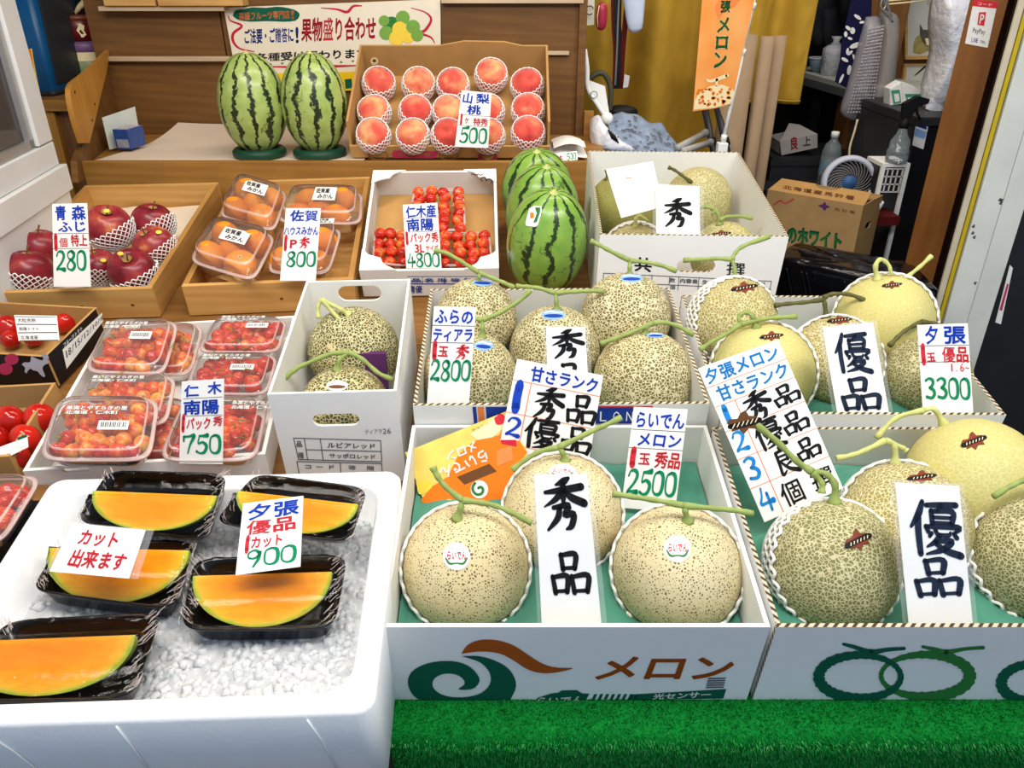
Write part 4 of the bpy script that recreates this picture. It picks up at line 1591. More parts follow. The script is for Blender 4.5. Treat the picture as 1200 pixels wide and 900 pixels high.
card('price_tag', 'price tag reading 夕張 優品 3300 at the right end of the second row', 'price tag', [(1075, 381), (1134, 379), (1141, 489), (1082, 488)], (1111, 488.5), 22, y=0.866,
     lines=[('blue_lettering', 'blue', [('夕', (0.12, 0.79, 0.42, 0.99), 'b'), ('張', (0.5, 0.79, 0.95, 0.99), 'b')]),
            ('red_lettering', 'red', [('1', (0.0, 0.6, 0.16, 0.77), 'digit', {'lw': .15}), ('玉', (0.14, 0.6, 0.32, 0.71), 'b'), ('優品', (0.45, 0.59, 0.98, 0.77), 'b'), ('1.6~', (0.58, 0.5, 0.98, 0.59), 'n')]),
            ('green_numerals', 'green', [('3300', (0.06, 0.2, 0.97, 0.43), 'digit')])],
     rules=[(0, 0.775, 1, 0.78), (0, 0.6, 1, 0.605)])

# ---- tall box with two melons
TW, TH, TD = 0.178, 0.172, 0.32
bx, BM, BF, BW = carton('melon_carton', 'tall white melon carton with oval hand hole beside the cherries', 'box', -0.250, 0.848, 0.200, TW, TD, TH, yaw=2.6, mats=WHITEBOX, t=0.004,
                        front_holes=[stadium(-0.001, 0.123, 0.066, 0.022)], back_holes=[[(x, y) for x, y in stadium(0.0, 0.148, 0.075, 0.030)]])
pr = Print(bx, BF['front'], BW['front'])


def cT(x, y):
    return (310 + x / 3.75, 320 + y / 3.75)


def line_px(name, segs, mat, w=0.35):
    mb = MB()
    for a, b in segs:
        vs, fs = stroke_quads([(a[0], a[1], w), (b[0], b[1], w)])
        mb.add([Vector(pr.px(*p) + (pr.lift,)) for p in vs], fs)
    part(name, mb, mat, pr.root, pr.F)


t1 = [cT(*p) for p in ((128, 724), (510, 735), (516, 828), (150, 818), (143, 827), (515, 836), (518, 880), (152, 880))]
line_px('table_rules', [(t1[0], t1[1]), (t1[1], t1[2]), (t1[2], t1[3]), (t1[3], t1[0]), (cT(175, 726), cT(190, 820)), (cT(245, 728), cT(258, 822)), (cT(182, 775), cT(512, 783)),
                        (t1[4], t1[5]), (t1[5], t1[6]), (t1[4], t1[7]), (cT(333, 832), cT(336, 880))], INK['grey'], 0.5)
pr.text('print_lettering', 'ルビアレッド', pr.fn_px([cT(275, 742), cT(490, 748), cT(490, 772), cT(275, 768)]), INK['grey'])
pr.text('print_lettering', 'サッポロレッド', pr.fn_px([cT(282, 790), cT(490, 796), cT(490, 818), cT(285, 812)]), INK['grey'])
pr.text('print_lettering', '品', pr.fn_px([cT(137, 735), cT(165, 736), cT(168, 765), cT(140, 763)]), INK['grey'])
pr.text('print_lettering', '種', pr.fn_px([cT(146, 785), cT(172, 786), cT(175, 815), cT(149, 814)]), INK['grey'])
pr.text('print_lettering', 'コード', pr.fn_px([cT(165, 838), cT(318, 841), cT(318, 862), cT(168, 860)]), INK['grey'], gap=0.15)
pr.text('print_lettering', '等階', pr.fn_px([cT(345, 842), cT(505, 846), cT(505, 868), cT(347, 864)]), INK['grey'], gap=0.28)
pr.text('stamped_lettering', 'ティアラ26', pr.fn_px([cT(440, 685), cT(556, 680), cT(558, 704), cT(440, 710)]), INK['grey'], style='n')
melon('netted melon with the curled stem at the back of the tall carton', 415, 412, 106, 0.04, M_T, (408, 367),
      [['base', (400, 363), (387, 356), (377, 350.5)], [(376.7, 350.7), (372.7, 360), (373.5, 373)], [(377, 350.5), (392.7, 369), (402, 378), (412, 385)]], None, None, stem_mat=M_STEMP)
r = melon('netted melon with dark hole-like oval label at the front of the tall carton', 405, 481, 106, 0.036, M_T, (395, 432),
          [['base', (398, 422), (408.7, 413)], [(331, 445), (345, 434), (358, 426.7), (387, 415), (408.7, 413)], [(408.7, 413), (424.7, 421), (443, 437), (460.7, 445)]],
          ('oval', 395, 452, 12.5, 6, 0), None, stem_mat=M_STEM)
for ch in r[0].children:
    if ch.name.startswith('oval_sticker'):
        ch.data.materials[0] = INK['white']
        for g in list(ch.children):
            if 'band' in g.name:
                g.data.materials[0] = INK['kbrown']
mb = MB().box(-0.045, 0.045, -0.006, 0.006, 0, 0.07)
single('melon_leaflet', 'dark purple leaflet edge tucked between the two melons of the tall carton', 'leaflet', mb, INK['purple'], MS @ T(-0.247, 1.0, 0.085) @ RX(-12))

# ---- third row white carton printed 共 撰
KH = 0.185
bx, BM, BF, BW = carton('melon_carton', 'white carton printed 共撰 with a torn hand hole in the third row', 'box', 0.337, 1.303, 0.218, 0.348, 0.44, KH, yaw=-1.5, mats=[M_WHITE, M_WHITEIN, M_CORR], t=0.005,
                        front_holes=[stadium(0.012, 0.123, 0.072, 0.028)])
pr = Print(bx, BF['front'], BW['front'])


def cK(x, y):
    return (670 + x / 4.615, 160 + y / 4.615)


pr.text('black_lettering', '共', pr.fn_px([cK(338, 648), cK(438, 655), cK(433, 735), cK(335, 728)]), INK['black'])
pr.text('black_lettering', '撰', pr.fn_px([cK(838, 675), cK(942, 682), cK(936, 758), cK(832, 750)]), INK['black'])
line_px('table_rules', [(cK(172, 738), cK(1080, 782)), (cK(172, 738), cK(170, 800)), (cK(1080, 782), cK(1072, 825)), (cK(170, 785), cK(1076, 826)), (cK(435, 752), cK(430, 800)), (cK(580, 758), cK(574, 830)), (cK(688, 764), cK(682, 826)), (cK(530, 756), cK(526, 800))], INK['grey'], 0.4)
pr.text('print_lettering', '数', pr.fn_px([cK(528, 762), cK(562, 764), cK(560, 792), cK(526, 790)]), INK['grey'])
pr.text('print_lettering', '内容量', pr.fn_px([cK(584, 766), cK(684, 771), cK(682, 796), cK(582, 792)]), INK['grey'])
pr.text('print_lettering', '生', pr.fn_px([cK(706, 772), cK(738, 774), cK(736, 800), cK(704, 798)]), INK['grey'])
pr.text('print_lettering', '個', pr.fn_px([cK(530, 800), cK(562, 802), cK(560, 828), cK(528, 826)]), INK['grey'])
pr.text('print_lettering', '日', pr.fn_px([cK(1020, 786), cK(1050, 788), cK(1046, 812), cK(1016, 810)]), INK['grey'])
melon('dull smooth green melon behind the blank paper in the 共撰 carton', 733, 250, 84, 0.055, M_KS, (714, 214), [['base', (712, 206), (710, 199)]], None, None, el=1.15, stem_mat=M_STEMD)
melon('melon capped with white net at the front left of the 共撰 carton', 744, 301, 80, 0.045, M_K, (745, 264), [['base', (745, 257), (750, 253), (760, 260)]], None, (0, -0.2), stem_mat=M_STEMP)
melon('netted melon with hanging stem at the back right of the 共撰 carton', 818, 236, 78, 0.06, M_K, (812, 207), [[(783, 196), (790, 199), (800, 206), (811, 214)], [(822, 225), (826, 232), (832, 238)]], None, None, stem_mat=M_STEMD)
melon('netted melon with crest sticker at the front right of the 共撰 carton', 848, 299, 78, 0.045, M_K, (843, 262), [['base', (842, 252), (839, 247), (834, 251)], [(843, 258), (852, 254), (868, 253.5), (882, 256)], [(822, 242), (834, 244), (843, 252)]],
      ('crest', 845, 274, 11, 4.5, 0), None, stem_mat=M_STEM)
card('quality_sign', 'square white sign with the single brushed character 秀 in the 共撰 carton', 'sign', [(768.6, 216), (819.5, 218.5), (820.5, 276), (769, 273.5)], (795, 277), 22, y=1.325,
     lines=[('black_lettering', 'black', [('秀', (0.14, 0.14, 0.8, 0.74), 'brush')])], sleeve=True)
card('paper_sheet', 'blank white paper sheet leaning behind the 秀 sign in the 共撰 carton', 'paper', [(710, 198.6), (765, 189), (777, 242), (728, 255.5)], (728, 255.5), 30, y=1.345, thick=0.0008,
     lines=[('faint_marks', 'orange', [('~', (0.35, 0.7, 0.5, 0.85), 'n')])])

# ================================================================ styrofoam box with cut melons on ice
SW, SD, SH = 0.449, 0.337, 0.158
SM = MS @ T(-0.356, 0.392, 0.0) @ RZ(2.15)
sb = thing('styrofoam_box', 'open white styrofoam box of crushed ice at the front left', 'box', SM)


def rrect(w, d, r, cx=0.0, cy=0.0, n=5):
    out = []
    for sx, sy, a0 in ((1, 1, 0), (-1, 1, 90), (-1, -1, 180), (1, -1, 270)):
        for i in range(n + 1):
            a = radians(a0 + 90 * i / n)
            out.append((cx + sx * (w / 2 - r) + r * cos(a), cy + sy * (d / 2 - r) + r * sin(a)))
    return out


def rr3(w, d, r, z):
    return [Vector((x, y + SD / 2, z)) for x, y in rrect(w, d, r)]


mb = MB()
mb.rings([rr3(SW - 0.03, SD - 0.03, 0.02, 0), rr3(SW - 0.004, SD - 0.004, 0.02, 0.012), rr3(SW, SD, 0.018, SH - 0.006), rr3(SW - 0.006, SD - 0.006, 0.017, SH),
          rr3(SW - 0.044, SD - 0.042, 0.03, SH), rr3(SW - 0.054, SD - 0.05, 0.03, SH - 0.006), rr3(SW - 0.09, SD - 0.085, 0.03, 0.03)], True, True)
part('box_body', mb, M_FOAM, sb)
for x0, x1, a in ((-0.145, -0.115, 0), (-0.02, -0.012, 0), (0.160, 0.176, 0)):
    mb = MB().tube([(x0, -0.0005, SH - 0.008), ((x0 + x1) / 2, -0.0008, SH - 0.045), (x1, -0.0005, SH - 0.11)], 0.0011, 5)
    part('mould_line', mb, M_FOAM, sb)
IW, ID = SW - 0.062, SD - 0.058


def ice_h(x, y):
    return 0.112 + 0.006 * noise.noise(Vector((x * 14, y * 14, 3))) + 0.018 * max(0, min(1, (0.14 - y) / 0.1)) * max(0, min(1, (x + 0.02) / 0.1)) - 0.010 * max(0, min(1, (y - 0.18) / 0.1))


mb = MB().grid(lambda a, b: Vector((-IW / 2 + a * IW, SD / 2 - ID / 2 + b * ID, ice_h(-IW / 2 + a * IW, SD / 2 - ID / 2 + b * ID) + 0.0005 + 0.003 * noise.noise(Vector((a * 60, b * 50, 7))))), 110, 90)
_ico = []
for i in range(2300):
    x = random.uniform(-IW / 2 + .002, IW / 2 - .002)
    y = SD / 2 + random.uniform(-ID / 2 + .002, ID / 2 - .002)
    s = random.uniform(0.005, 0.0088)
    c = Vector((x, y, ice_h(x, y) + random.uniform(-0.0045, 0.0005)))
    vs = []
    for k in range(4):
        a = k * pi / 2 + random.uniform(-.3, .3)
        vs.append(Vector((cos(a) * random.uniform(.7, 1.1), sin(a) * random.uniform(.7, 1.1), -0.5 + random.uniform(-.2, .2))))
    for k in range(4):
        a = k * pi / 2 + random.uniform(-.3, .3)
        vs.append(Vector((cos(a) * random.uniform(.4, .9), sin(a) * random.uniform(.4, .9), 0.6 + random.uniform(-.2, .2))))
    Rm = (RZ(random.uniform(0, 360)) @ RX(random.uniform(-60, 60)) @ RY(random.uniform(-60, 60))).to_3x3()
    vs = [c + (Rm @ v) * s for v in vs]
    mb.add(vs, [(3, 2, 1, 0), (4, 5, 6, 7), (0, 1, 5, 4), (1, 2, 6, 5), (2, 3, 7, 6), (3, 0, 4, 7)], True)
ice = part('crushed_ice', mb, M_ICE, None, SM)
tag(ice, 'crushed ice filling the white styrofoam box', 'ice', None, 'stuff')


def wedge_mesh(L, Rb, ang):
    """melon wedge: straight inner edge along x at the origin, two half-moon cut faces, rind outside"""
    mb = MB()
    N, K = 28, 8

    def pt(t, phi, k=1.0):
        # half-moon outline: x = L cos t, r = Rb sin t
        x, r = L * cos(t) * k, Rb * sin(t) ** 0.9 * k
        return Vector((x, -r * cos(phi), -r * sin(phi)))
    for phi, flip in ((0.0, False), (ang, True)):
        rows = 7
        for q in range(rows):
            vs = []
            for i in range(N + 1):
                t = pi * i / N
                vs.append(pt(t, phi, q / rows))
                vs.append(pt(t, phi, (q + 1) / rows))
            fs = []
            for i in range(N):
                f = (2 * i, 2 * i + 2, 2 * i + 3, 2 * i + 1)
                fs.append(f if not flip else tuple(reversed(f)))
            mb.add(vs, fs, True, 0)
    mr = MB()
    rs = []
    for k in range(K + 1):
        phi = ang * k / K
        rs.append([pt(pi * i / N, phi) for i in range(N + 1)])
    vs = [p for r in rs for p in r]
    w = N + 1
    fs = [(a * w + i, (a + 1) * w + i, (a + 1) * w + i + 1, a * w + i + 1) for a in range(K) for i in range(N)]
    mr.add(vs, fs, True)
    return mb, mr


def flesh_for(mb, L, Rb, name):
    """flesh with its colour rings following the half-moon's own outline"""
    m = M_FLESH.copy()
    m.name = name
    for n in m.node_tree.nodes:
        if n.bl_idname == 'ShaderNodeMapping' and tuple(n.inputs['Scale'].default_value) == (1, 1, 1):
            n.inputs['Scale'].default_value = (0.075 / L, 0.075 / Rb, 0.075 / Rb)
    return m


def melon_tray(where, quad, zs, e0, e1, bot, ze, label_slice, open_side=None):
    """quad = rim TL TR BR BL (pixels), zs heights; slice edge e0-e1 and lowest point of its face"""
    q = [s_z(u, v, z) for (u, v), z in zip(quad, zs)]
    M, b, ring = pack_shape(q, 0, 0, 7)
    root = thing('black_tray', 'black film-wrapped melon tray, ' + where, 'tray', MS @ M, 'trays of cut melon on ice')
    part('tray_shell', MB().rings([ring(0.98, -0.004), ring(1.02, -0.002), ring(1.02, 0.0005), ring(0.96, 0.0), ring(0.86, -0.022), ring(0.83, -0.024), ring(0.5, -0.024)], False, True), M_BLACKTRAY, root)
    part('tray_outside', MB().rings([ring(1.015, -0.0025), ring(0.98, -0.005), ring(0.9, -0.026), ring(0.86, -0.028)], False, True), M_BLACKTRAY, root)
    # slice
    p0, p1 = MS @ s_z(*e0, ze), MS @ s_z(*e1, ze)
    mid = (p0 + p1) / 2
    L = (p1 - p0).length / 2
    xa = (p1 - p0).normalized()
    nS = (MS.to_3x3() @ Vector((0, 0, 1))).normalized()
    ya = nS.cross(xa).normalized()
    down = radians(33)
    yf = (ya * cos(down) + nS * sin(down)).normalized()
    zf = xa.cross(yf)
    F = axes(xa, yf, zf, mid)
    lp_ = p2l(F, *bot)
    Rb = -lp_[1]
    s = thing('melon_slice', label_slice, 'melon slice', F, 'cut melon slices')
    a, r = wedge_mesh(L, Rb, radians(62))
    part('flesh', a, flesh_for(a, L, Rb, 'melon_flesh'), s)
    part('rind', r, M_SLICERIND, s)
    # cling film over rim and slice
    Mi = (MS @ M).inverted()
    Fi = F.inverted()

    def filmpt(sx, ty):
        p = b(0.5 + sx * 0.515, 0.5 + ty * 0.515)
        w = (MS @ M) @ p
        z = 0.0016
        # lift over the slice: height of the cut face above this point
        l = Fi @ w
        e = max(abs(sx), abs(ty))
        if abs(l.x) < L * 1.05:
            # where along the face does the normal through w meet it
            nl = Fi.to_3x3() @ nS
            if abs(nl.z) > 1e-4:
                h = -l.z / nl.z
                hit = l + nl * h
                if -Rb * 1.05 < hit.y < 0.02 and h > -0.02:
                    z = max(z, h + 0.002 - max(0, hit.y) * 2)
        return p, z, e
    NU = 46
    zz = {}
    for j in range(NU + 1):
        for i in range(NU + 1):
            p, z, e = filmpt(-1 + 2 * i / NU, -1 + 2 * j / NU)
            zz[i, j] = [p, z, e]
    for it in range(14):      # a stretched film is smooth: relax upward envelope
        for j in range(1, NU):
            for i in range(1, NU):
                a_ = (zz[i - 1, j][1] + zz[i + 1, j][1] + zz[i, j - 1][1] + zz[i, j + 1][1]) / 4
                if a_ > zz[i, j][1]:
                    zz[i, j][1] = a_
    sh_ = MB()

    def fm(a_, c_):
        i, j = round(a_ * NU), round(c_ * NU)
        p, z, e = zz[i, j]
        sx, ty = -1 + 2 * a_, -1 + 2 * c_
        k = (abs(sx) ** 7 + abs(ty) ** 7) ** (1 / 7.0)
        if k > 1.0:
            p = b(0.5 + sx / k * 0.515, 0.5 + ty / k * 0.515)
        wr = max(0, e - 0.72) / 0.28
        z += wr * 0.0035 * abs(noise.noise(Vector((sx * 9, ty * 9, len(where)))))
        if k > 0.985:
            z = -0.002
        return Vector((p.x, p.y, z))
    sh_.grid(fm, NU, NU)
    part('cling_film', sh_, M_FILM, root)
    # gathered film along the short sides
    for sd in (-1, 1):
        mbw = MB()
        for k in range(34):
            t0 = random.uniform(-0.95, 0.95)
            pts = []
            sx = random.uniform(0.80, 1.0)
            for q_ in range(4):
                pp = b(0.5 + sd * min(1.02, (sx + 0.03 * q_ + random.uniform(-.012, .012))) * 0.515, 0.5 + (t0 + q_ * 0.07) * 0.5)
                pts.append(tuple(pp + Vector((0, 0, 0.001 + random.uniform(0, 0.002)))))
            mbw.tube(pts, 0.00035, 4, False)
        part('film_gather', mbw, M_LIDRIM, root)
    return root


melon_tray('back left of the ice', [(128, 551), (268, 557), (238, 632), (90, 612)], (0.188, 0.188, 0.160, 0.160), (109, 575), (254, 581), (180, 622), 0.186, 'orange melon slice in the back left black tray')
melon_tray('back right of the ice', [(300, 555), (430, 572), (408, 636), (252, 613)], (0.188, 0.188, 0.160, 0.160), (278, 575), (420, 591), (345, 625), 0.186, 'orange melon slice in the back right tray behind the 900 tag')
melon_tray('middle left under the red sign', [(72, 636), (228, 634), (202, 714), (38, 692)], (0.147,) * 4, (57, 642), (222, 645), (140, 707), 0.161, 'orange melon slice under the red カット sign')
melon_tray('middle right in front of the 900 tag', [(229, 655), (406, 650), (390, 736), (213, 738)], (0.148,) * 4, (226, 675), (389, 670), (298, 735), 0.163, 'orange melon slice in the right tray in front of the 900 tag')
melon_tray('cut off at the lower left', [(6, 728), (188, 718), (153, 819), (-45, 822)], (0.150,) * 4, (-48, 752), (159, 744), (60, 815), 0.166, 'orange melon slice in the lower left tray cut off by the frame')

card('cut_sign', 'white sign with red handwriting カット 出来ます on the middle left tray', 'sign', [(84.5, 613), (170.6, 621), (151, 678), (58, 669.5)], (105, 674), 50, z=0.186,
     lines=[('red_lettering', 'red', [('カット', (0.17, 0.57, 0.72, 0.92), 'b'), ('出来ます', (0.17, 0.12, 0.9, 0.50), 'b')])], sleeve=True)
card('price_tag', 'price tag reading 夕張 優品 1カット 900 on the right melon trays', 'price tag', [(285, 590), (355, 581), (351.5, 664), (276, 674)], (313, 668), 52, z=0.19,
     lines=[('blue_lettering', 'blue', [('夕張', (0.08, 0.74, 0.95, 0.97), 'b')]),
            ('red_lettering', 'red', [('優品', (0.1, 0.53, 0.92, 0.74), 'b'), ('1', (0.08, 0.32, 0.2, 0.50), 'digit', {'lw': .2}), ('カット', (0.19, 0.33, 0.72, 0.51), 'b')]),
            ('green_numerals', 'green', [('900', (0.12, 0.08, 0.95, 0.32), 'digit', {'lw': .1})])], thick=0.003)

# ================================================================ cherry tray
cx, CM, CF, CFW = carton('fruit_tray', 'shallow white cardboard tray holding clear packs of cherries', 'tray', -0.540, 0.838, 0.078, 0.345, 0.395, 0.05, yaw=6.2, mats=WHITEBOX,
                         front_holes=[stadium(-0.10, 0.045, 0.04, 0.012), stadium(0.10, 0.045, 0.04, 0.012)], t=0.006)
CH = ball_mesh('cherry', M_CHERRY, lambda th, ph: Vector((sin(th) * cos(ph), sin(th) * sin(ph), 0.93 * cos(th))) * (1 - 0.16 * math.exp(-(th / 0.35) ** 2)), 18, 12)
CHR = CH.copy()
CHR.materials[0] = M_CHERRYR
STK = MB().tube([(0, 0, 0.75), (0.1, 0.1, 1.15), (0.5, 0.2, 1.5), (1.2, 0.6, 1.6)], [0.1, 0.07, 0.06, 0.09], 5).mesh('stalk', M_CSTALK)


def cherry(label, group, M, r, rng, red=False, stalk=0.4, mesh=None):
    o = bpy.data.objects.new('cherry', None)
    link(o, None, M)
    tag(o, label, 'cherry', group)
    Rm = RZ(rng.uniform(0, 360)) @ RX(rng.uniform(-50, 50)) @ RY(rng.uniform(-50, 50)) @ Matrix.Diagonal((r, r, r, 1))
    f = bpy.data.objects.new('fruit', mesh or (CHR if red else CH))
    link(f, o, Rm)
    if rng.random() < stalk:
        st = bpy.data.objects.new('stalk', STK)
        link(st, o, Rm)
    return o


def cherry_pack(label, cl, quad, z, group, seed, nx=6, ny=5, r=0.0132, red=False, sticker=(0.6, 0.55), text=(0.08, 0.68), skip=0.06):
    root, M, b, ring = clamshell(label, quad, z, 0.014, 0.022, 'clear packs of cherries')
    rng = random.Random(seed)
    for j in range(ny):
        for i in range(nx):
            if rng.random() < skip:
                continue
            s = (i + 0.5 + (0.25 if j % 2 else -0.25)) / nx
            t = (j + 0.5) / ny
            s = 0.10 + 0.80 * s + rng.uniform(-.02, .02)
            t = 0.11 + 0.78 * t + rng.uniform(-.02, .02)
            p = b(s, t) + Vector((0, 0, -0.004 + rng.uniform(-0.006, 0.003)))
            cherry(cl, group, M @ Matrix.Translation(p), r * rng.uniform(0.92, 1.08), rng, red or rng.random() < 0.25, 0.25)
    lift = 0.0152
    fn = lambda s, t: b(s, t) + Vector((0, 0, lift))
    if sticker:
        s0, t0 = sticker
        st = MB().add([fn(s0, t0), fn(s0 + .28, t0 + 0.0), fn(s0 + .28, t0 + .14), fn(s0, t0 + .14)], [(0, 1, 2, 3)])
        so = part('price_sticker', st, INK['white'], root)
        mb = MB()
        f2 = lambda s, t: b(s, t) + Vector((0, 0, lift + 0.0004))
        x = s0 + .025
        while x < s0 + .25:
            w = rng.choice((.005, .009, .012))
            bar(mb, f2, x, t0 + .035, x + w, t0 + .115)
            x += w + rng.choice((.006, .009))
        part('printed_bars', mb, INK['grey'], so)
    if text:
        mb = MB()
        s0, t0 = text
        letters(mb, '果実とやすらぎの里', (s0, t0 + .07, s0 + .58, t0 + .14), fn, style='b')
        letters(mb, '北海道・仁木町', (s0, t0, s0 + .50, t0 + .065), fn, style='b')
        part('white_lettering', mb, INK['white'], root)
        mb = MB()
        f2 = lambda s, t: b(s + 0.004, t - 0.004) + Vector((0, 0, lift - 0.0004))
        letters(mb, '果実とやすらぎの里', (s0, t0 + .07, s0 + .58, t0 + .14), f2, style='b')
        letters(mb, '北海道・仁木町', (s0, t0, s0 + .50, t0 + .065), f2, style='b')
        part('lettering_outline', mb, INK['grey'], root)
    return root


G = 'cherries in the %s pack of the 750 tray'
packs = [('lower back left', [(160, 381), (240, 381), (224, 441), (140, 441)], 0.066, 21, False, None, None),
         ('lower front left', [(120, 470), (230, 468), (216, 542), (98, 542)], 0.066, 22, True, None, None),
         ('back left', [(127, 377), (211, 377), (193, 441), (97, 437)], 0.100, 11, False, (0.45, 0.52), (0.05, 0.72)),
         ('middle left', [(106, 441), (208, 441), (196, 500), (78, 497)], 0.088, 12, False, None, (0.1, 0.72)),
         ('front left', [(69, 466), (188, 467), (177, 541), (44, 541)], 0.104, 13, False, (0.50, 0.36), (0.16, 0.60)),
         ('back right', [(251, 375), (338, 375), (327, 414), (230, 414)], 0.086, 14, True, (0.52, 0.55), (0.15, 0.78)),
         ('middle right', [(231, 417), (327, 417), (314, 464), (215, 462)], 0.086, 15, True, (0.5, 0.45), (0.12, 0.72)),
         ('front right', [(217, 466), (316, 468), (301, 541), (184, 541)], 0.084, 16, True, None, (0.62, 0.70))]
for nm, quad, z, sd, red, stk, tx in packs:
    cherry_pack('clear lidded pack of cherries, ' + nm + ' of the 750 tray', 'glossy orange and red cherry in the ' + nm + ' pack of the 750 tray', quad, z, G % nm, sd, nx=6, ny=5 if 'front' in nm else 4, red=red, sticker=stk, text=tx,
                r=0.0132)
card('price_tag', 'price tag reading 仁木 南陽 1パック秀 750 in front of the cherry packs', 'price tag', [(213, 447.5), (262.5, 444), (261, 544), (210, 543)], (235, 544), 18, y=0.833,
     lines=[('blue_lettering', 'blue', [('仁', (0.06, 0.81, 0.42, 0.96), 'b'), ('木', (0.62, 0.83, 0.95, 0.98), 'b'), ('南陽', (0.05, 0.60, 0.9, 0.78), 'b')]),
            ('red_lettering', 'red', [('1', (0.0, 0.42, 0.14, 0.58), 'digit', {'lw': .18}), ('パック', (0.14, 0.42, 0.72, 0.57), 'b'), ('秀', (0.76, 0.46, 0.98, 0.58), 'b')]),
            ('green_numerals', 'green', [('750', (0.06, 0.13, 0.97, 0.36), 'digit', {'lw': .11})])],
     rules=[(0.05, 0.795, 0.98, 0.8), (0.05, 0.585, 0.98, 0.59)])

# dark pack at the lower left edge, on the low side shelf
cherry_pack('dark red fruit pack at the lower left edge beside the styrofoam box', 'dark red cherry in the pack at the lower left edge', [(-60, 560), (52, 558), (2, 640), (-140, 640)], 0.118, 'dark red fruit at the lower left edge', 31,
            nx=7, ny=5, r=0.0125, red=True, sticker=(0.28, 0.62), text=None)
pmesh = MB().box(-0.09, 0.05, 0, 0.075, -0.04, 0.0)
_p = s_z(-50, 640, 0.094)
single('pack_riser', 'dark low stand under the dark red fruit pack at the lower left edge', 'stand', pmesh, M_BLACKBOX, MS @ T(_p.x + 0.075, _p.y + 0.01, 0.09))

# ================================================================ tomato boxes at the left edge
KBOX = [M_BLACKBOX, M_KRAFT, M_KRAFT]
lx, LM_, LF, LFW = carton('tomato_carton', 'low brown-lined carton of large tomatoes at the left edge', 'box', -0.897, 0.836, 0.079, 0.30, 0.185, 0.05, yaw=5.5, mats=[M_KRAFT, M_KRAFTD, M_KRAFT])
TOM = ball_mesh('tomato_skin', M_TOMATO, lambda th, ph: Vector((sin(th) * cos(ph), sin(th) * sin(ph), 0.86 * cos(th))) * (1 - 0.10 * math.exp(-(th / 0.4) ** 2)), 28, 18)
CALYX = MB()
for k in range(5):
    a = 2 * pi * k / 5
    CALYX.tube([(0, 0, 0.78), (0.25 * cos(a), 0.25 * sin(a), 0.86), (0.55 * cos(a + .2), 0.55 * sin(a + .2), 0.82)], [0.06, 0.07, 0.015], 5)
CALYX = CALYX.mesh('calyx', M_STEMD)


def tomato(label, u, v, w, zb, group=None, tiltx=0, cal=False, plane=None):
    c, R = solve_ball(u, v, w, zb, 0.86)
    o = thing('tomato', label, 'tomato', T(*c) @ RZ(w * 37 % 360) @ RX(tiltx), group)
    s = Matrix.Diagonal((R, R, R, 1))
    link(bpy.data.objects.new('skin', TOM), o, s)
    if cal:
        link(bpy.data.objects.new('calyx', CALYX), o, s)
    return o


for lb, u, v, w in (('red tomato at the back left of the low carton, cut by the frame', 12, 493, 38), ('red tomato at the back right of the low carton', 46, 490, 36), ('red tomato in the middle right of the low carton', 30, 515, 38),
                    ('red tomato at the left frame edge in the middle of the low carton', -6, 517, 36), ('red tomato behind the slanted label of the low carton', 17, 535, 34)):
    tomato(lb, u, v, w, 0.036, 'large tomatoes in the low carton', 100)
card('carton_label', 'white paper label with a dark island mark on the low tomato carton', 'label', [(-20, 531), (32, 512), (33, 524), (-18, 549)], (0, 540), 40, y=0.85, thick=0.0008)
cd = card('small_label', 'green island stamp card tucked behind the slanted tomato label', 'label', [(20, 513), (31, 509), (31, 512), (21, 516)], (25, 516), 40, y=0.853, mat=INK['dgreen'], thick=0.0008)

lx, LM_, LF, LFW = carton('tomato_carton', 'black printed tomato carton with a white island emblem at the left edge', 'box', -0.948, 1.098, 0.098, 0.30, 0.165, 0.063, yaw=-6.0, mats=KBOX)
pr = Print(lx, LF['front'], LFW['front'])


def cB(x, y):
    return (x / 4.091, 340 + y / 4.091)


pr.poly_px('island_emblem', [cB(*p) for p in ((105, 356), (118, 345), (145, 345), (150, 318), (165, 322), (182, 330), (205, 336), (208, 322), (198, 316), (203, 308), (222, 305), (236, 322), (228, 332), (236, 348), (222, 354), (210, 362), (205, 378), (218, 410), (208, 415),
                                              (192, 402), (180, 388), (160, 384), (148, 376), (135, 385), (128, 398), (118, 388), (122, 372))], pm('island_grey', 'C4C6D4', 0.04), smooth=2)
for cx_, cy_, rx_, ry_ in ((57, 330, 34, 27), (28, 377, 34, 29)):
    pr.poly_px('pink_dot', [cB(cx_ + rx_ * cos(a * pi / 14), cy_ + ry_ * sin(a * pi / 14)) for a in range(28)], INK['pink'])
pr.W = LFW['right']
pr.F = LF['right']
pr.poly_px('white_print', [cB(298, 285), cB(488, 108), cB(492, 150), cB(318, 378)], INK['white'])
pr.lift = 0.0012
pr.text('black_lettering', '18/15/12/10/8', pr.fn_px([cB(306, 296), cB(490, 118), cB(491, 136), cB(312, 332)]), INK['black'], style='n')
pr.lift = 0.0006
pr.text('white_lettering', 'フルーツトマト', pr.fn_px([cB(300, 255), cB(392, 168), cB(396, 190), cB(304, 282)]), INK['white'])
for lb, u, v, w in (('red tomato at the back left of the black carton beside the white label', 7, 384, 30), ('red tomato at the back right of the black carton', 77, 378, 26), ('red tomato hidden under the label in the black carton', 40, 392, 28), ('red tomato at the front of the black carton by the frame edge', 12, 398, 22)):
    tomato(lb, u, v, w, 0.045, 'tomatoes in the black carton', 60)
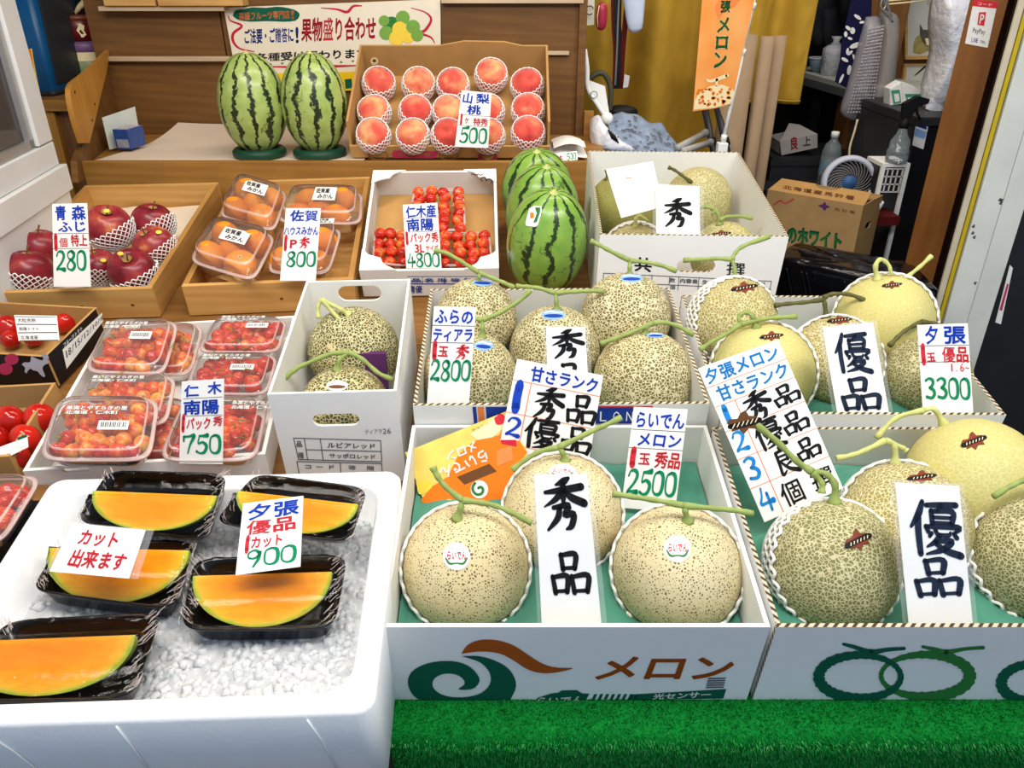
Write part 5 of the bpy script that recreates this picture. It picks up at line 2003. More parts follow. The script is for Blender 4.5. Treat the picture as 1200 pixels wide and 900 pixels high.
card('carton_label', 'striped white information label lying on the tomatoes in the black carton', 'label', [(16.5, 369), (66.5, 370), (69.5, 399), (22, 400)], (45, 400), 35, y=1.125, thick=0.0008,
     lines=[('black_lettering', 'black', [('大粒完熟', (0.06, 0.72, 0.5, 0.88), 'n'), ('南陽トマト', (0.06, 0.40, 0.55, 0.55), 'n'), ('北海道産', (0.06, 0.06, 0.5, 0.22), 'n')])],
     rules=[(0.02, 0.93, 0.98, 0.95), (0.02, 0.63, 0.98, 0.66), (0.02, 0.31, 0.98, 0.34), (0.02, 0.0, 0.98, 0.03)])

# ================================================================ third row: apples, mandarins, boxed cherries, watermelons


def crate(label, x, y, ztop, w, d, h, yaw):
    M = MS @ T(x, y, ztop - h) @ RZ(yaw)
    root = thing('wooden_crate', label, 'crate', M)
    t = 0.011
    part('front_board', MB().box(-w / 2, w / 2, 0, t, 0, h), W_CRATE, root, bevel=0.001)
    part('back_board', MB().box(-w / 2, w / 2, d - t, d, 0, h), W_CRATE, root, bevel=0.001)
    part('side_board', MB().box(-w / 2, -w / 2 + t, t, d - t, 0, h - 0.0005), W_CRATEY, root)
    part('side_board', MB().box(w / 2 - t, w / 2, t, d - t, 0, h - 0.0005), W_CRATEY, root)
    part('bottom_board', MB().box(-w / 2 + t, w / 2 - t, t, d - t, 0.001, 0.008), W_CRATE, root)
    for kx in (0.02, w * 0.36):
        k = [(kx + 0.004 * cos(a), h * 0.45 + 0.0028 * sin(a)) for a in [i * pi / 6 for i in range(12)]]
        part('wood_knot', MB().flat(k, (), lambda a, b: Vector((a, -0.0004, b))), INK['kbrown'], root)
    return root, M


acr, AM = crate('pine crate of red apples at the left, tagged 280', -0.873, 1.312, 0.096, 0.329, 0.54, 0.066, 3.5)
lin_ = MB().grid(lambda a, b: Vector((-0.15 + 0.30 * a, 0.015 + 0.505 * b, 0.010 + 0.006 * noise.noise(Vector((a * 4, b * 4, 1))) + 0.012 * max(0, b - .8))), 24, 30)
single('liner_paper', 'pale paper liner in the apple crate', 'paper', lin_, M_LINER, AM)


def apple_fn(th, ph):
    r = 1.0 + 0.05 * cos(5 * ph) * (0.2 + 0.8 * (1 - cos(th)) / 2) * 0.5
    dent = 0.34 * math.exp(-(th / 0.30) ** 2) + 0.22 * math.exp(-((pi - th) / 0.3) ** 2)
    taper = 1.0 - 0.10 * (1 - cos(th)) / 2
    return Vector((r * sin(th) * cos(ph) * taper, r * sin(th) * sin(ph) * taper, 0.90 * cos(th) * (1 - dent)))


APPLE = ball_mesh('apple_skin', M_APPLE, apple_fn, 36, 26)
ASTALK = MB().tube([(0, 0, 0.55), (0.02, 0.01, 0.8), (0.08, 0.03, 1.05)], [0.035, 0.03, 0.05], 6).mesh('stalk', M_TWIG)
ACUP = MB().lathe([(0.02, 0.60), (0.12, 0.64), (0.2, 0.735)], 16, cap1=False).mesh('stem_hollow', pm('stem_hollow', 'B08A50', 0.15, 60))


def apple(label, u, v, w, zb, tz, net, net_ax=(0, 0), sticker=None):
    c, R = solve_ball(u, v, w, zb, 0.95)
    zd = (UPV * tz[1] + RGT * tz[0] + (CW - c).normalized() * tz[2]).normalized()
    o = thing('apple', label, 'apple', zframe(c, zd), 'apples in the 280 crate')
    s = Matrix.Diagonal((R, R, R, 1))
    link(bpy.data.objects.new('skin', APPLE), o, s)
    link(bpy.data.objects.new('stalk', ASTALK), o, s)
    link(bpy.data.objects.new('stem_hollow', ACUP), o, s @ T(0, 0, 0.015))
    if sticker:
        mb = MB()
        circ = [(cos(2 * pi * i / 20), sin(2 * pi * i / 20)) for i in range(20)]
        Mi = o.matrix_world.inverted() if False else zframe(c, zd).inverted()
        hit = lambda x, y: Mi @ (c + (sphere_hit(c, R, sticker[0] + x * 3.6, sticker[1] - y * 2.2) - c) * 1.0 + (CW - c).normalized() * 0.002)
        mb.rings([[hit(x * q, y * q) for x, y in circ] for q in (0.03, 0.6, 1.0)], True, False)
        part('gold_sticker', mb, INK['lemon'], o)
    if net:
        ax = (UPV * net[1] + RGT * net[0] + (CW - c).normalized() * net[2]).normalized()
        k = R * 1.01
        link(bpy.data.objects.new('foam_net', NET_APPLE), o, zframe(c, zd).inverted() @ zframe(c, ax) @ Matrix.Diagonal((k, k, k, 1)))
    return o


apple('striped red apple at the lower left of the crate, cut by the frame', 33, 318, 58, 0.045, (-0.1, 1, 0.35), (0.1, 1, 0.12))
apple('dark red apple half hidden left of the 280 tag', 46, 291, 52, 0.05, (-0.1, 1, 0.4), None)
apple('large dark apple with a deep white net right of the 280 tag', 127, 266, 56, 0.085, (-0.1, 0.75, 0.7), (-0.55, 0.75, 0.45), sticker=(125, 247))
apple('red apple at the back right corner of the crate', 179, 261, 50, 0.07, (0, 0.9, 0.5), (-0.5, 0.7, 0.2))
apple('red apple at the right with a gold sticker, behind the front right apple', 181, 288, 50, 0.05, (-0.5, 0.6, 0.6), (-0.6, 0.7, 0.4), sticker=(186, 272))
apple('small visible apple between the 280 tag and the front right apple', 114, 313, 48, 0.045, (-0.3, 0.8, 0.5), (0, 1, 0.15), sticker=(121, 305))
apple('dark red apple at the front right of the crate in a white net', 155, 317, 56, 0.045, (-0.25, 0.55, 0.8), (-0.5, 0.75, 0.5), sticker=(141, 297))
card('price_tag', 'price tag reading 青森 ふじ 特上 280 in front of the apples', 'price tag', [(61, 239), (102, 238), (106.5, 336), (63, 336)], (85, 337), 20, y=1.298,
     lines=[('blue_lettering', 'blue', [('青', (0.08, 0.80, 0.4, 0.98), 'b'), ('森', (0.55, 0.80, 0.95, 0.98), 'b'), ('ふじ', (0.15, 0.66, 0.97, 0.80), 'b')]),
            ('red_lettering', 'red', [('1', (0.0, 0.47, 0.18, 0.62), 'digit', {'lw': .16}), ('個', (0.18, 0.48, 0.42, 0.60), 'b'), ('特上', (0.5, 0.49, 0.97, 0.64), 'b')]),
            ('green_numerals', 'green', [('280', (0.06, 0.20, 0.92, 0.44), 'digit')])],
     rules=[(0, 0.645, 1, 0.65), (0, 0.465, 1, 0.47)])

# ---- mandarins
ocr, OM = crate('pine crate of mandarin packs in the third row, tagged 800', -0.484, 1.341, 0.098, 0.335, 0.54, 0.068, 5.0)
MIKAN = ball_mesh('peel', M_MIKAN, lambda th, ph: Vector((sin(th) * cos(ph), sin(th) * sin(ph), 0.80 * cos(th))) * (1 - 0.06 * math.exp(-(th / 0.25) ** 2)), 30, 20)
STAR = MB()
vs, fs = [], []
for k in range(5):
    a = 2 * pi * k / 5 + 0.3
    vs2, fs2 = stroke_quads([(0, 0, 0.05), (0.16 * cos(a), 0.16 * sin(a), 0.035)], 2)
    STAR.add([Vector((x, y, 0.775)) for x, y in vs2], fs2)
STAR = STAR.mesh('calyx_scar', pm('calyx_scar', 'F2DEA0', 0.1))
LAY = [(0.28, 0.76, 0.0), (0.74, 0.74, 0.0), (0.24, 0.28, 0.0), (0.70, 0.26, 0.0), (0.48, 0.50, -0.004)]


def mikan_pack(nm, quad, z, layout, lab_rect, seed, up, r=0.0325):
    root, M, b, ring = clamshell('clear lidded pack of mandarins, ' + nm + ' of the 800 crate', quad, z, 0.026, 0.03, 'clear packs of mandarins')
    rng = random.Random(seed)
    for i, (s, t, dz) in enumerate(layout):
        p = b(s, t) + Vector((0, 0, -0.002 + dz))
        o = thing('mandarin', 'orange mandarin in the ' + nm + ' pack of the 800 crate', 'mandarin', M @ Matrix.Translation(p) @ RX(rng.uniform(15, 45) if i in up else rng.uniform(70, 160)) @ RY(rng.uniform(-30, 30)), 'mandarins in the %s pack' % nm)
        s_ = Matrix.Diagonal((r, r, r, 1))
        link(bpy.data.objects.new('peel', MIKAN), o, s_)
        link(bpy.data.objects.new('calyx_scar', STAR), o, s_)
    fn = lambda s, t: b(s, t) + Vector((0, 0, 0.0278))
    x0, y0, x1, y1 = lab_rect
    lb = part('paper_label', MB().add([fn(x0, y0), fn(x1, y0), fn(x1, y1), fn(x0, y1)], [(0, 1, 2, 3)]), INK['white'], root)
    f2 = lambda s, t: b(x0 + (x1 - x0) * s, y0 + (y1 - y0) * t) + Vector((0, 0, 0.0284))
    mb = MB()
    letters(mb, '佐賀産', (0.08, 0.52, 0.7, 0.92), f2)
    letters(mb, 'みかん', (0.2, 0.08, 0.9, 0.48), f2)
    part('label_lettering', mb, INK['black'], lb)


mikan_pack('back left', [(279, 209), (338, 226), (322, 273), (255, 254)], 0.118, LAY, (0.30, 0.50, 0.72, 0.78), 1, (3,))
mikan_pack('back right', [(340, 225), (426, 226), (424, 264), (322, 261)], 0.112, LAY, (0.40, 0.38, 0.68, 0.80), 2, ())
mikan_pack('front left', [(252, 260), (325, 277), (298, 331), (220, 307)], 0.118, LAY, (0.34, 0.42, 0.74, 0.70), 3, (3,))
mikan_pack('front right', [(328, 272), (402, 268), (386, 322), (312, 321)], 0.108, LAY, (0.62, 0.86, 0.9, 0.98), 4, ())
card('price_tag', 'price tag reading 佐賀 ハウスみかん 1P秀 800 on the mandarin crate', 'price tag', [(335, 244), (376, 244), (370, 329), (328, 329)], (350, 330), 20, y=1.325,
     lines=[('blue_lettering', 'blue', [('佐賀', (0.14, 0.82, 0.94, 0.98), 'b'), ('ハウスみかん', (0.0, 0.63, 0.98, 0.76), 'b')]),
            ('red_lettering', 'red', [('1', (0.0, 0.45, 0.16, 0.61), 'digit', {'lw': .16}), ('P', (0.18, 0.46, 0.42, 0.58), 'b'), ('秀', (0.45, 0.45, 0.75, 0.61), 'brush')]),
            ('green_numerals', 'green', [('800', (0.12, 0.20, 0.97, 0.41), 'digit', {'lw': .11})])])

# ---- boxed cherries tagged 4800
nx_ = -0.168
NH = 0.07
nbx, NM, NF, NFW = carton('fruit_carton', 'white carton of large red cherries with scalloped corners, tagged 4800', 'box', nx_, 1.388, 0.100, 0.283, 0.340, NH, yaw=1.8, tilt=13.8, mats=[M_WHITE, M_GREYIN, M_WHITEIN], t=0.006)
part('inner_liner', MB().box(-0.134, 0.134, 0.007, 0.333, 0.0065, 0.009), M_KRAFT, nbx)
TOPN = NM @ T(0, 0, NH)


def corner_flap(name, sx, sy, a, bb):
    """scalloped corner web lying on the box top"""
    cx0 = sx * 0.1415
    cy0 = 0.0 if sy < 0 else 0.340
    dirx, diry = -sx, (1 if sy < 0 else -1)
    pts = [(0, 0), (a, 0)]
    for k in range(7):
        th = pi * k / 6
        pts.append((a * (0.78 - 0.08 * k / 6) - 0.16 * a * (k / 6) - 0.03 * a * sin(th), bb * (0.16 + 0.42 * (k / 6)) - 0.06 * bb * sin(th)))
    pts += [(a * 0.42, bb * 0.62), (a * 0.2, bb * 0.74), (0.0, bb)]
    P = [(cx0 + dirx * p[0], cy0 + diry * p[1]) for p in pts]
    ar = sum(P[i][0] * P[(i + 1) % len(P)][1] - P[(i + 1) % len(P)][0] * P[i][1] for i in range(len(P)))
    if ar < 0:
        P.reverse()
    return part(name, MB().plate(P, t=0.003), M_WHITE, nbx, T(0, 0, NH + 0.0035))


corner_flap('corner_flap', -1, 1, 0.075, 0.05)
corner_flap('corner_flap', 1, 1, 0.075, 0.05)
corner_flap('corner_flap', -1, -1, 0.075, 0.065)
corner_flap('corner_flap', 1, -1, 0.07, 0.06)
pr = Print(nbx, T(0, 0, NH + 0.0035), NM @ T(0, 0, NH + 0.0035))
vs, fs = stroke_quads([(565, 212.5, .5), (563, 209.5, .5), (568, 208, .6), (570, 212, .6), (573, 210, .6), (576.5, 211.5, .6), (576, 214.5, .5)])
mb = MB()
mb.add([Vector(pr.px(*p) + (0.0008,)) for p in vs], fs)
part('pen_marks', mb, INK['black'], nbx, pr.F)
vs, fs = stroke_quads([(552.5, 205, .4), (555, 204.3, .4), (557, 205.4, .4), (561, 204.2, .4), (563, 205.5, .4), (566, 204.4, .4)])
mb = MB()
mb.add([Vector(pr.px(*p) + (0.0008,)) for p in vs], fs)
part('pen_marks', mb, INK['black'], nbx, pr.F)
pr = Print(nbx, NF['front'], NFW['front'])


def line2(name, segs, mat, w):
    mb = MB()
    for a, b_ in segs:
        vs, fs = stroke_quads([(a[0], a[1], w), (b_[0], b_[1], w)])
        mb.add([Vector(pr.px(*p) + (pr.lift,)) for p in vs], fs)
    part(name, mb, mat, pr.root, pr.F)


pr.poly_px('printed_table', [(478, 324), (574, 324), (574, 329), (478, 329)], INK['white'])
line2('table_rules', [((478, 324), (574, 324)), ((478, 332.5), (574, 332.5)), ((495, 324), (495, 332)), ((521, 324), (521, 332)), ((546, 324), (546, 332))], INK['navy'], 0.5)
pr.lift = 0.0012
pr.text('navy_lettering', '品名階等数量', pr.fn_px([(480, 325.5), (572, 325.5), (572, 330.5), (480, 330.5)]), INK['navy'], gap=0.1)
pr.text('navy_lettering', '南優', pr.fn_px([(478, 334), (495, 334), (495, 343), (478, 343)]), INK['navy'])
PL = NM @ T(0, 0, 0.052)
BIGR = ball_mesh('big_cherry', M_CHERRYR, lambda th, ph: Vector((sin(th) * cos(ph), sin(th) * sin(ph), 0.95 * cos(th))) * (1 - 0.12 * math.exp(-(th / 0.35) ** 2)), 20, 14)
BIGR.name = 'cherry_fruit'
for nm, quad, cols, rows, sd in (('back', [(484, 221), (543, 221), (547, 271), (478, 271)], 4, 6, 41), ('front left', [(439, 270), (477, 270), (480, 313), (436, 309)], 3, 4, 42), ('front right', [(514, 273), (574, 272), (578, 310), (515, 313)], 4, 4, 43), ('front middle', [(480, 282), (512, 282), (513, 313), (483, 313)], 2, 3, 44)):
    root, M, b, ring = clamshell('open clear tray of large red cherries, ' + nm + ' of the 4800 carton', quad, 0, 0.006, 0.03, 'clear trays in the 4800 carton', plane=PL, lid=False)
    rng = random.Random(sd)
    for j in range(rows):
        for i in range(cols):
            p = b((i + .5) / cols + rng.uniform(-.03, .03), (j + .5) / rows + rng.uniform(-.02, .02)) + Vector((0, 0, -0.002 + rng.uniform(-.003, .003)))
            cherry('large red cherry in the ' + nm + ' clear tray of the 4800 carton', 'cherries in the %s tray of the 4800 carton' % nm, M @ Matrix.Translation(p), 0.0136, rng, True, 0.0 if (i + j) else 1.0, BIGR)
card('price_tag', 'price tag reading 仁木産 南陽 3L 4800 on the carton of large cherries', 'price tag', [(472, 240), (512.5, 237.5), (517.5, 314), (476, 314.5)], (497, 314.5), 22, y=1.395,
     lines=[('blue_lettering', 'blue', [('仁木産', (0.08, 0.79, 0.95, 0.98), 'b'), ('南陽', (0.08, 0.58, 0.85, 0.78), 'b')]),
            ('red_lettering', 'red', [('1', (0.0, 0.40, 0.14, 0.55), 'digit', {'lw': .16}), ('パック秀', (0.15, 0.40, 0.97, 0.56), 'b'), ('3L', (0.26, 0.25, 0.56, 0.38), 'b'), ('サイズ', (0.58, 0.26, 0.95, 0.36), 'b')]),
            ('green_numerals', 'green', [('4800', (0.04, 0.02, 0.97, 0.24), 'digit', {'lw': .11})])],
     rules=[(0, 0.785, 1, 0.79), (0, 0.57, 1, 0.575)])

# ---- three standing watermelons


def watermelon(label, u, v, w, Y, h, a, mat, lean=(0, 0), zb=0.03, world_z=None, sticker=None, flat=0.0, group=None, name='watermelon'):
    """standing watermelon: waist seen at (u,v), S depth Y, width w px"""
    p = s_y(u, v, Y) if world_z is None else None
    Wp = (MS @ p) if p is not None else w_y(u, v, Y)
    R = w / 1800.0 * depth_of(Wp) * 0.985
    up = (MS.to_3x3() @ Vector((0, 0, 1))) if world_z is None else Vector((0, 0, 1))
    base = zb if world_z is None else world_z
    if world_z is None:
        sp = MSI @ Wp
        Wp = MS @ Vector((sp.x, sp.y, base + h / 2))
    else:
        Wp = Vector((Wp.x, Wp.y, base + h / 2))
    zd = (up + RGT * lean[0] + Vector((0, -1, 0)) * lean[1]).normalized()
    M = zframe(Wp, zd)
    root = thing(name, label, 'watermelon', M, group)

    def f(th, ph):
        e = 1.0 + 0.04 * sin(th) ** 2 - 0.03 * math.exp(-(th / 0.14) ** 2)
        return Vector((R * sin(th) * cos(ph), R * sin(th) * sin(ph), h / 2 * cos(th) * e / 1.0))
    part('rind', MB().ball(f, 56, 36), mat, root)
    part('stem_scar', MB().lathe([(0.012, h / 2 * 0.93), (0.010, h / 2 * 0.975), (0.004, h / 2 * 1.0), (0.003, h / 2 * 1.03)], 12), M_STEMP, root)
    return root, Wp, R, M


root, c, R, M = watermelon('striped watermelon with a green and white sticker, frontmost of the three standing ones', 641, 285, 96, 1.42, 0.232, 0, M_WF, (0.09, 0.12))
Mi = M.inverted()


def wm_hit(u, v, k=1.012):
    """point of the watermelon's rind seen at a pixel"""
    d = Mi.to_3x3() @ ray(u, v)
    o = Mi @ CW
    s = Vector((1 / R, 1 / R, 1 / 0.1165))
    o2, d2 = Vector((o.x * s.x, o.y * s.y, o.z * s.z)), Vector((d.x * s.x, d.y * s.y, d.z * s.z))
    A, B, C = d2.dot(d2), o2.dot(d2), o2.dot(o2) - k * k
    disc = max(0, B * B - A * C)
    return o + d * ((-B - sqrt(disc)) / A)


def wsticker(name, pts, mat, k):
    cx_, cy_ = sum(p[0] for p in pts) / len(pts), sum(p[1] for p in pts) / len(pts)
    return part(name, MB().rings([[wm_hit(cx_ + (p[0] - cx_) * q, cy_ + (p[1] - cy_) * q, k) for p in pts] for q in (0.03, 0.4, 0.75, 1.0)], True, False), mat, root)


st = [(560 + x / 5, 160 + y / 5) for x, y in ((300, 425), (330, 405), (372, 408), (374, 440), (352, 520), (335, 530), (282, 522), (278, 505))]
wsticker('fruit_sticker', st, INK['white'], 1.022)
wsticker('sticker_patch', [(560 + x / 5, 160 + y / 5) for x, y in ((335, 415), (366, 415), (364, 445), (345, 500), (325, 505), (345, 450))], INK['ogreen'], 1.03)
wsticker('sticker_patch', [(560 + x / 5, 160 + y / 5) for x, y in ((305, 445), (328, 445), (328, 475), (308, 480))], INK['tang'], 1.03)
watermelon('striped watermelon in the middle of the three standing ones', 635, 262, 86, 1.572, 0.222, 0, M_WF, (0.06, 0.08))
watermelon('striped watermelon at the back of the three standing ones', 629, 240, 83, 1.722, 0.200, 0, M_WF, (-0.03, 0.08))

# ================================================================ back shelf with peaches and two watermelons
FZ = 1.088                                  # shelf floor height
sh = thing('display_shelf', 'brown wooden stepped display shelf behind the fruit, with a curved side board', 'shelf', T(-0.5, 1.865, 0))


def wpart(name, mb, mat, root, **kw):
    return part(name, mb, mat, root, root.matrix_world.inverted() if False else T(*(-Vector(root.location))), **kw)


XL, XR = w_y(95, 190, 1.865).x, 0.26
wpart('front_board', MB().box(XL, XR, 1.865, 1.885, FZ - 0.30, 1.103), W_SHELFL, sh, bevel=0.0015)
XBL = w_y(143, 152, 2.345).x
wpart('floor_board', MB().add([(XL, 1.885, FZ), (XR, 1.885, FZ), (XR, 2.345, FZ), (XBL, 2.345, FZ), (XL, 1.885, FZ - .02), (XR, 1.885, FZ - .02), (XR, 2.345, FZ - .02), (XBL, 2.345, FZ - .02)],
                              [(0, 1, 2, 3), (7, 6, 5, 4), (0, 4, 5, 1), (1, 5, 6, 2), (2, 6, 7, 3), (3, 7, 4, 0)]), W_SHELFL, sh)
BT = w_y(120, -30, 2.345).z
wpart('back_panel', MB().box(XBL - 0.03, w_y(262, 50, 2.345).x, 2.347, 2.362, FZ - .02, BT), W_SHELF, sh)
wpart('back_panel', MB().box(w_y(263.5, 50, 2.345).x, w_y(516, 50, 2.345).x, 2.349, 2.364, FZ - .02, BT), W_SHELF, sh)
wpart('back_panel', MB().box(w_y(517.5, 50, 2.345).x, w_y(684, 50, 2.345).x, 2.347, 2.362, FZ - .02, BT), W_SHELF, sh)


def strip(name, u0, u1, v0, v1, Y, t, mat, bev=0.001):
    a, b_ = w_y(u0, (v0 + v1) / 2, Y), w_y(u1, (v0 + v1) / 2, Y)
    z1, z0 = w_y((u0 + u1) / 2, v0, Y).z, w_y((u0 + u1) / 2, v1, Y).z
    wpart(name, MB().box(a.x, b_.x, Y, Y + t, z0, z1), mat, sh, bevel=bev)


strip('batten', 125, 268, 66.5, 72, 2.32, 0.026, W_BATTEN)
strip('batten', 115, 262, 7.5, 13, 2.30, 0.046, W_BATTEN)
strip('batten', 517, 684, -1, 4, 2.32, 0.026, W_BATTEN)
strip('batten', 642, 667, 60, 64.5, 2.33, 0.016, W_BATTEN)
strip('post', 677, 686, -20, 168, 2.325, 0.02, W_SHELF)
strip('post', 684, 695, 131, 175, 2.30, 0.03, W_SHELFL)
SIDE_M = axes((Vector((XBL, 2.345, 0)) - Vector((XL, 1.865, 0))).normalized(), Vector((0, 0, 1)), (Vector((XBL, 2.345, 0)) - Vector((XL, 1.865, 0))).normalized().cross(Vector((0, 0, 1))), Vector((XL, 1.865, 0)))
side_px = [(92, 214), (90, 189), (100, 162), (112, 122), (124, 62), (129, 76), (143, 152), (143, 186)]
SP = [p2l(SIDE_M, *p) for p in side_px]
wpart('side_panel', MB().plate(SP[::-1] if sum(SP[i][0] * SP[(i + 1) % 8][1] - SP[(i + 1) % 8][0] * SP[i][1] for i in range(8)) < 0 else SP, t=0.015, M=SIDE_M), W_SHELF, sh)
wing = catmull([(122.5, 58), (104, 76), (88, 90), (78, 98), (75, 108), (78, 128), (84, 150), (90, 168)], 4) + [(98, 168), (104, 146), (112, 112), (120, 80)]
SP = [p2l(SIDE_M, *p) for p in wing]
n_ = len(SP)
if sum(SP[i][0] * SP[(i + 1) % n_][1] - SP[(i + 1) % n_][0] * SP[i][1] for i in range(n_)) < 0:
    SP = SP[::-1]
wpart('wing_board', MB().plate(SP, t=0.012, M=SIDE_M @ T(0, 0, 0.014)), W_WING, sh)
for bu, bv in ((104, 122), (101, 141), (80, 108)):
    p = SIDE_M @ Vector(p2l(SIDE_M, bu, bv) + (0.015,))
    wpart('screw_head', MB().lathe([(0.0, 0.0), (0.003, 0.0), (0.003, 0.001), (0.0, 0.0012)], 10, M=zframe(p, SIDE_M.to_3x3() @ Vector((0, 0, 1)))), INK['black'], sh)

# light wooden boxes at the very top of the back panel
for lb, u0, u1 in (('pale wooden box standing on the top rail at the left above the shelf', 124, 184), ('longer pale wooden box on the top rail beside the banner', 187, 286)):
    a = w_y(u0, 7.5, 2.30)
    b_ = w_y(u1, 7.5, 2.30)
    single('wooden_box', lb, 'box', MB().box(0, b_.x - a.x, 0, 0.08, 0, 0.06), W_CRATE, T(a.x, 2.29, a.z + 0.001), bevel=0.002)

# paper liner curling up at the back
a, b_ = w_y(150, 186, 1.9), w_y(412, 186, 1.9)


def liner(s, t):
    x = -1.07 + s * 0.68
    y = 1.895 + t * 0.44
    z = FZ + 0.004 + 0.004 * noise.noise(Vector((x * 6, y * 6, 0)))
    if t > 0.55:
        z += ((t - 0.55) / 0.45) ** 2 * 0.032 * (1 - 0.5 * s)
    x += 0.06 * (0.5 - t) * (1 - s) * -1.4
    z = max(z, FZ + 0.003)
    return Vector((x, y, z))


single('liner_paper', 'pale paper liner curling up on the shelf left of the watermelons', 'paper', MB().grid(liner, 30, 24), M_LINER, Matrix.Identity(4))
# small blue carton
bp = w_y(132, 182, 2.02)
bc = thing('small_carton', 'small blue and silver carton in the left corner of the shelf', 'carton', T(bp.x, 2.05, FZ + 0.012) @ RZ(-8))
part('carton_body', MB().box(0, 0.044, 0, 0.075, 0, 0.052), pm('carton_blue', '2C4A8E', 0.2, 60, 0.3, 0.5), bc, bevel=0.001)
part('silver_end', MB().box(0.006, 0.04, -0.0012, 0, 0.004, 0.026), pm('carton_silver', '8E92A0', 0.2, 80, 0.3, 0.5), bc)
part('carton_top', MB().box(0.003, 0.041, 0.004, 0.072, 0.052, 0.0526), pm('carton_top', 'B9B2BC', 0.2, 60, 0.3, 0.5), bc)
single('paper_sheet', 'folded pale card standing beside the small blue carton', 'paper', MB().panel([(0, 0, 0), (0.045, 0.10, 0), (0.05, 0.10, 0.10), (0.0, 0, 0.085)], 0.001), pm('pale_card', 'C6CCC4', 0.04), T(bp.x - 0.025, 2.06, FZ + 0.008))

# banner
BM_ = axes(Vector((1, 0, 0)), Vector((0, 0, 1)), Vector((0, -1, 0)), w_y(390, 60, 2.338))
bn = thing('shop_banner', 'cream wall banner 果物盛り合わせ with red, blue and black lettering behind the watermelons', 'banner', BM_)
bq = [(262, 9), (516, -1), (517, 100), (276, 84)]
part('sheet', MB().plate([p2l(BM_, *p) for p in bq[::-1]], t=0.001), pm('banner_cream', 'EADFC8', 0.03, 12, 0.5, 0.3), bn)
pb = Print(bn, Matrix.Identity(4), BM_, 0.0008)


def cN(x, y):
    return (240 + x / 4.138, y / 4.138)


pb.poly_px('green_cloud', [cN(*p) for p in ((135, 75), (150, 50), (190, 45), (230, 35), (300, 38), (350, 32), (410, 40), (450, 55), (460, 75), (440, 100), (380, 105), (300, 102), (220, 105), (160, 95))], INK['dgreen'], smooth=2)
pb.lift = 0.0014
pb.text('pink_lettering', '高級フルーツ専門店!', pb.fn_px([cN(165, 58), cN(440, 48), cN(440, 90), cN(168, 102)]), INK['orange'])
pb.lift = 0.0009
pb.text('blue_lettering', 'ご法要・ご贈答に!', pb.fn_px([cN(188, 140), cN(462, 128), cN(464, 205), cN(190, 215)]), INK['navy'])
pb.text('red_lettering', '果物盛り合わせ', pb.fn_px([cN(468, 85), cN(832, 75), cN(834, 195), cN(468, 205)]), INK['red'])
pb.text('black_lettering', '各種受け賜わります', pb.fn_px([cN(244, 258), cN(795, 232), cN(795, 282), cN(244, 300)]), INK['black'])
for pts in (((115, 75), (125, 100), (180, 125), (140, 160), (138, 200), (170, 235), (240, 250)), ((200, 265), (210, 290), (170, 300), (138, 318)), ((565, 38), (640, 45), (690, 58), (720, 30), (760, 28)), ((1000, 38), (1070, 60), (1098, 95), (1070, 145), (1045, 160), (1095, 180), (1115, 208)),
            ((270, 322), (450, 325), (600, 322), (730, 318))):
    vs, fs = stroke_quads([(cN(*p)[0], cN(*p)[1], 0.4 + 1.3 * sin(pi * (i + .3) / len(pts)) ** 2) for i, p in enumerate(pts)])
    mb = MB()
    mb.add([Vector(pb.px(*p) + (0.0009,)) for p in vs], fs)
    part('crimson_flourish', mb, INK['crimson'], bn)
mb = MB()
for k in range(9):
    x, y = 262 + k * 57, 312 - k * 1.8
    t_ = [cN(x - 9, y + (5 if k % 2 else -5)), cN(x + 9, y + (5 if k % 2 else -5)), cN(x, y - (5 if k % 2 else -5))]
    mb.add([Vector(pb.px(*p) + (0.0009,)) for p in t_], [(0, 1, 2)])
part('triangle_border', mb, INK['ogreen'], bn)
for (gx, gy, gr, col) in ((905, 120, 40, 'ogreen'), (880, 160, 34, 'lgreen'), (960, 85, 34, 'lgreen'), (945, 140, 36, 'lemon'), (985, 175, 34, 'lemon'), (1010, 130, 34, 'lgreen'), (930, 185, 36, 'lemon'), (1030, 170, 30, 'lgreen'), (870, 100, 26, 'lgreen')):
    pb.lift += 0.0001
    pb.poly_px('printed_fruit', [cN(gx + gr * cos(a * pi / 9), gy + gr * sin(a * pi / 9)) for a in range(18)], INK[col])
YM = axes(Vector((1, 0, 0)), Vector((0, 0, 1)), Vector((0, -1, 0)), w_y(370, 95, 2.334))
ys = thing('yellow_sign', 'yellow sign with black lettering below the cream banner', 'sign', YM)
part('sheet', MB().plate([p2l(YM, *p) for p in ((318, 108), (418, 106), (418, 84), (316, 86))], t=0.001), INK['yellow'], ys)
py = Print(ys, Matrix.Identity(4), YM, 0.0008)
py.text('black_lettering', 'シジソ', py.fn_px([(322, 93), (344, 92), (345, 104), (322, 105)]), INK['black'])
py.poly_px('black_mark', [(404, 93), (412, 92), (413, 103), (405, 104)], INK['dgreen'])

# two pale watermelons on green rings
for lb, u, v, w in (('pale striped watermelon standing at the left on the back shelf', 297.5, 132, 78.5), ('pale striped watermelon standing beside the peach carton on the back shelf', 370, 135, 76.5)):
    root, c, R, M = watermelon(lb, u, v, w, 1.99, 0.252, 0, M_WS, (0.03, 0.05), world_z=FZ + 0.012)
    rg = [(c.x + 0.058 * cos(a * pi / 16), c.y + 0.058 * sin(a * pi / 16), 0) for a in range(32)]
    single('melon_ring', 'dark green ring under the ' + ('left' if u < 330 else 'right') + ' watermelon of the back shelf', 'ring', MB().tube([(x - c.x, y - c.y, 0) for x, y, z in rg], 0.013, 8, closed=True), M_GREENDARK, T(c.x, c.y, FZ + 0.016))

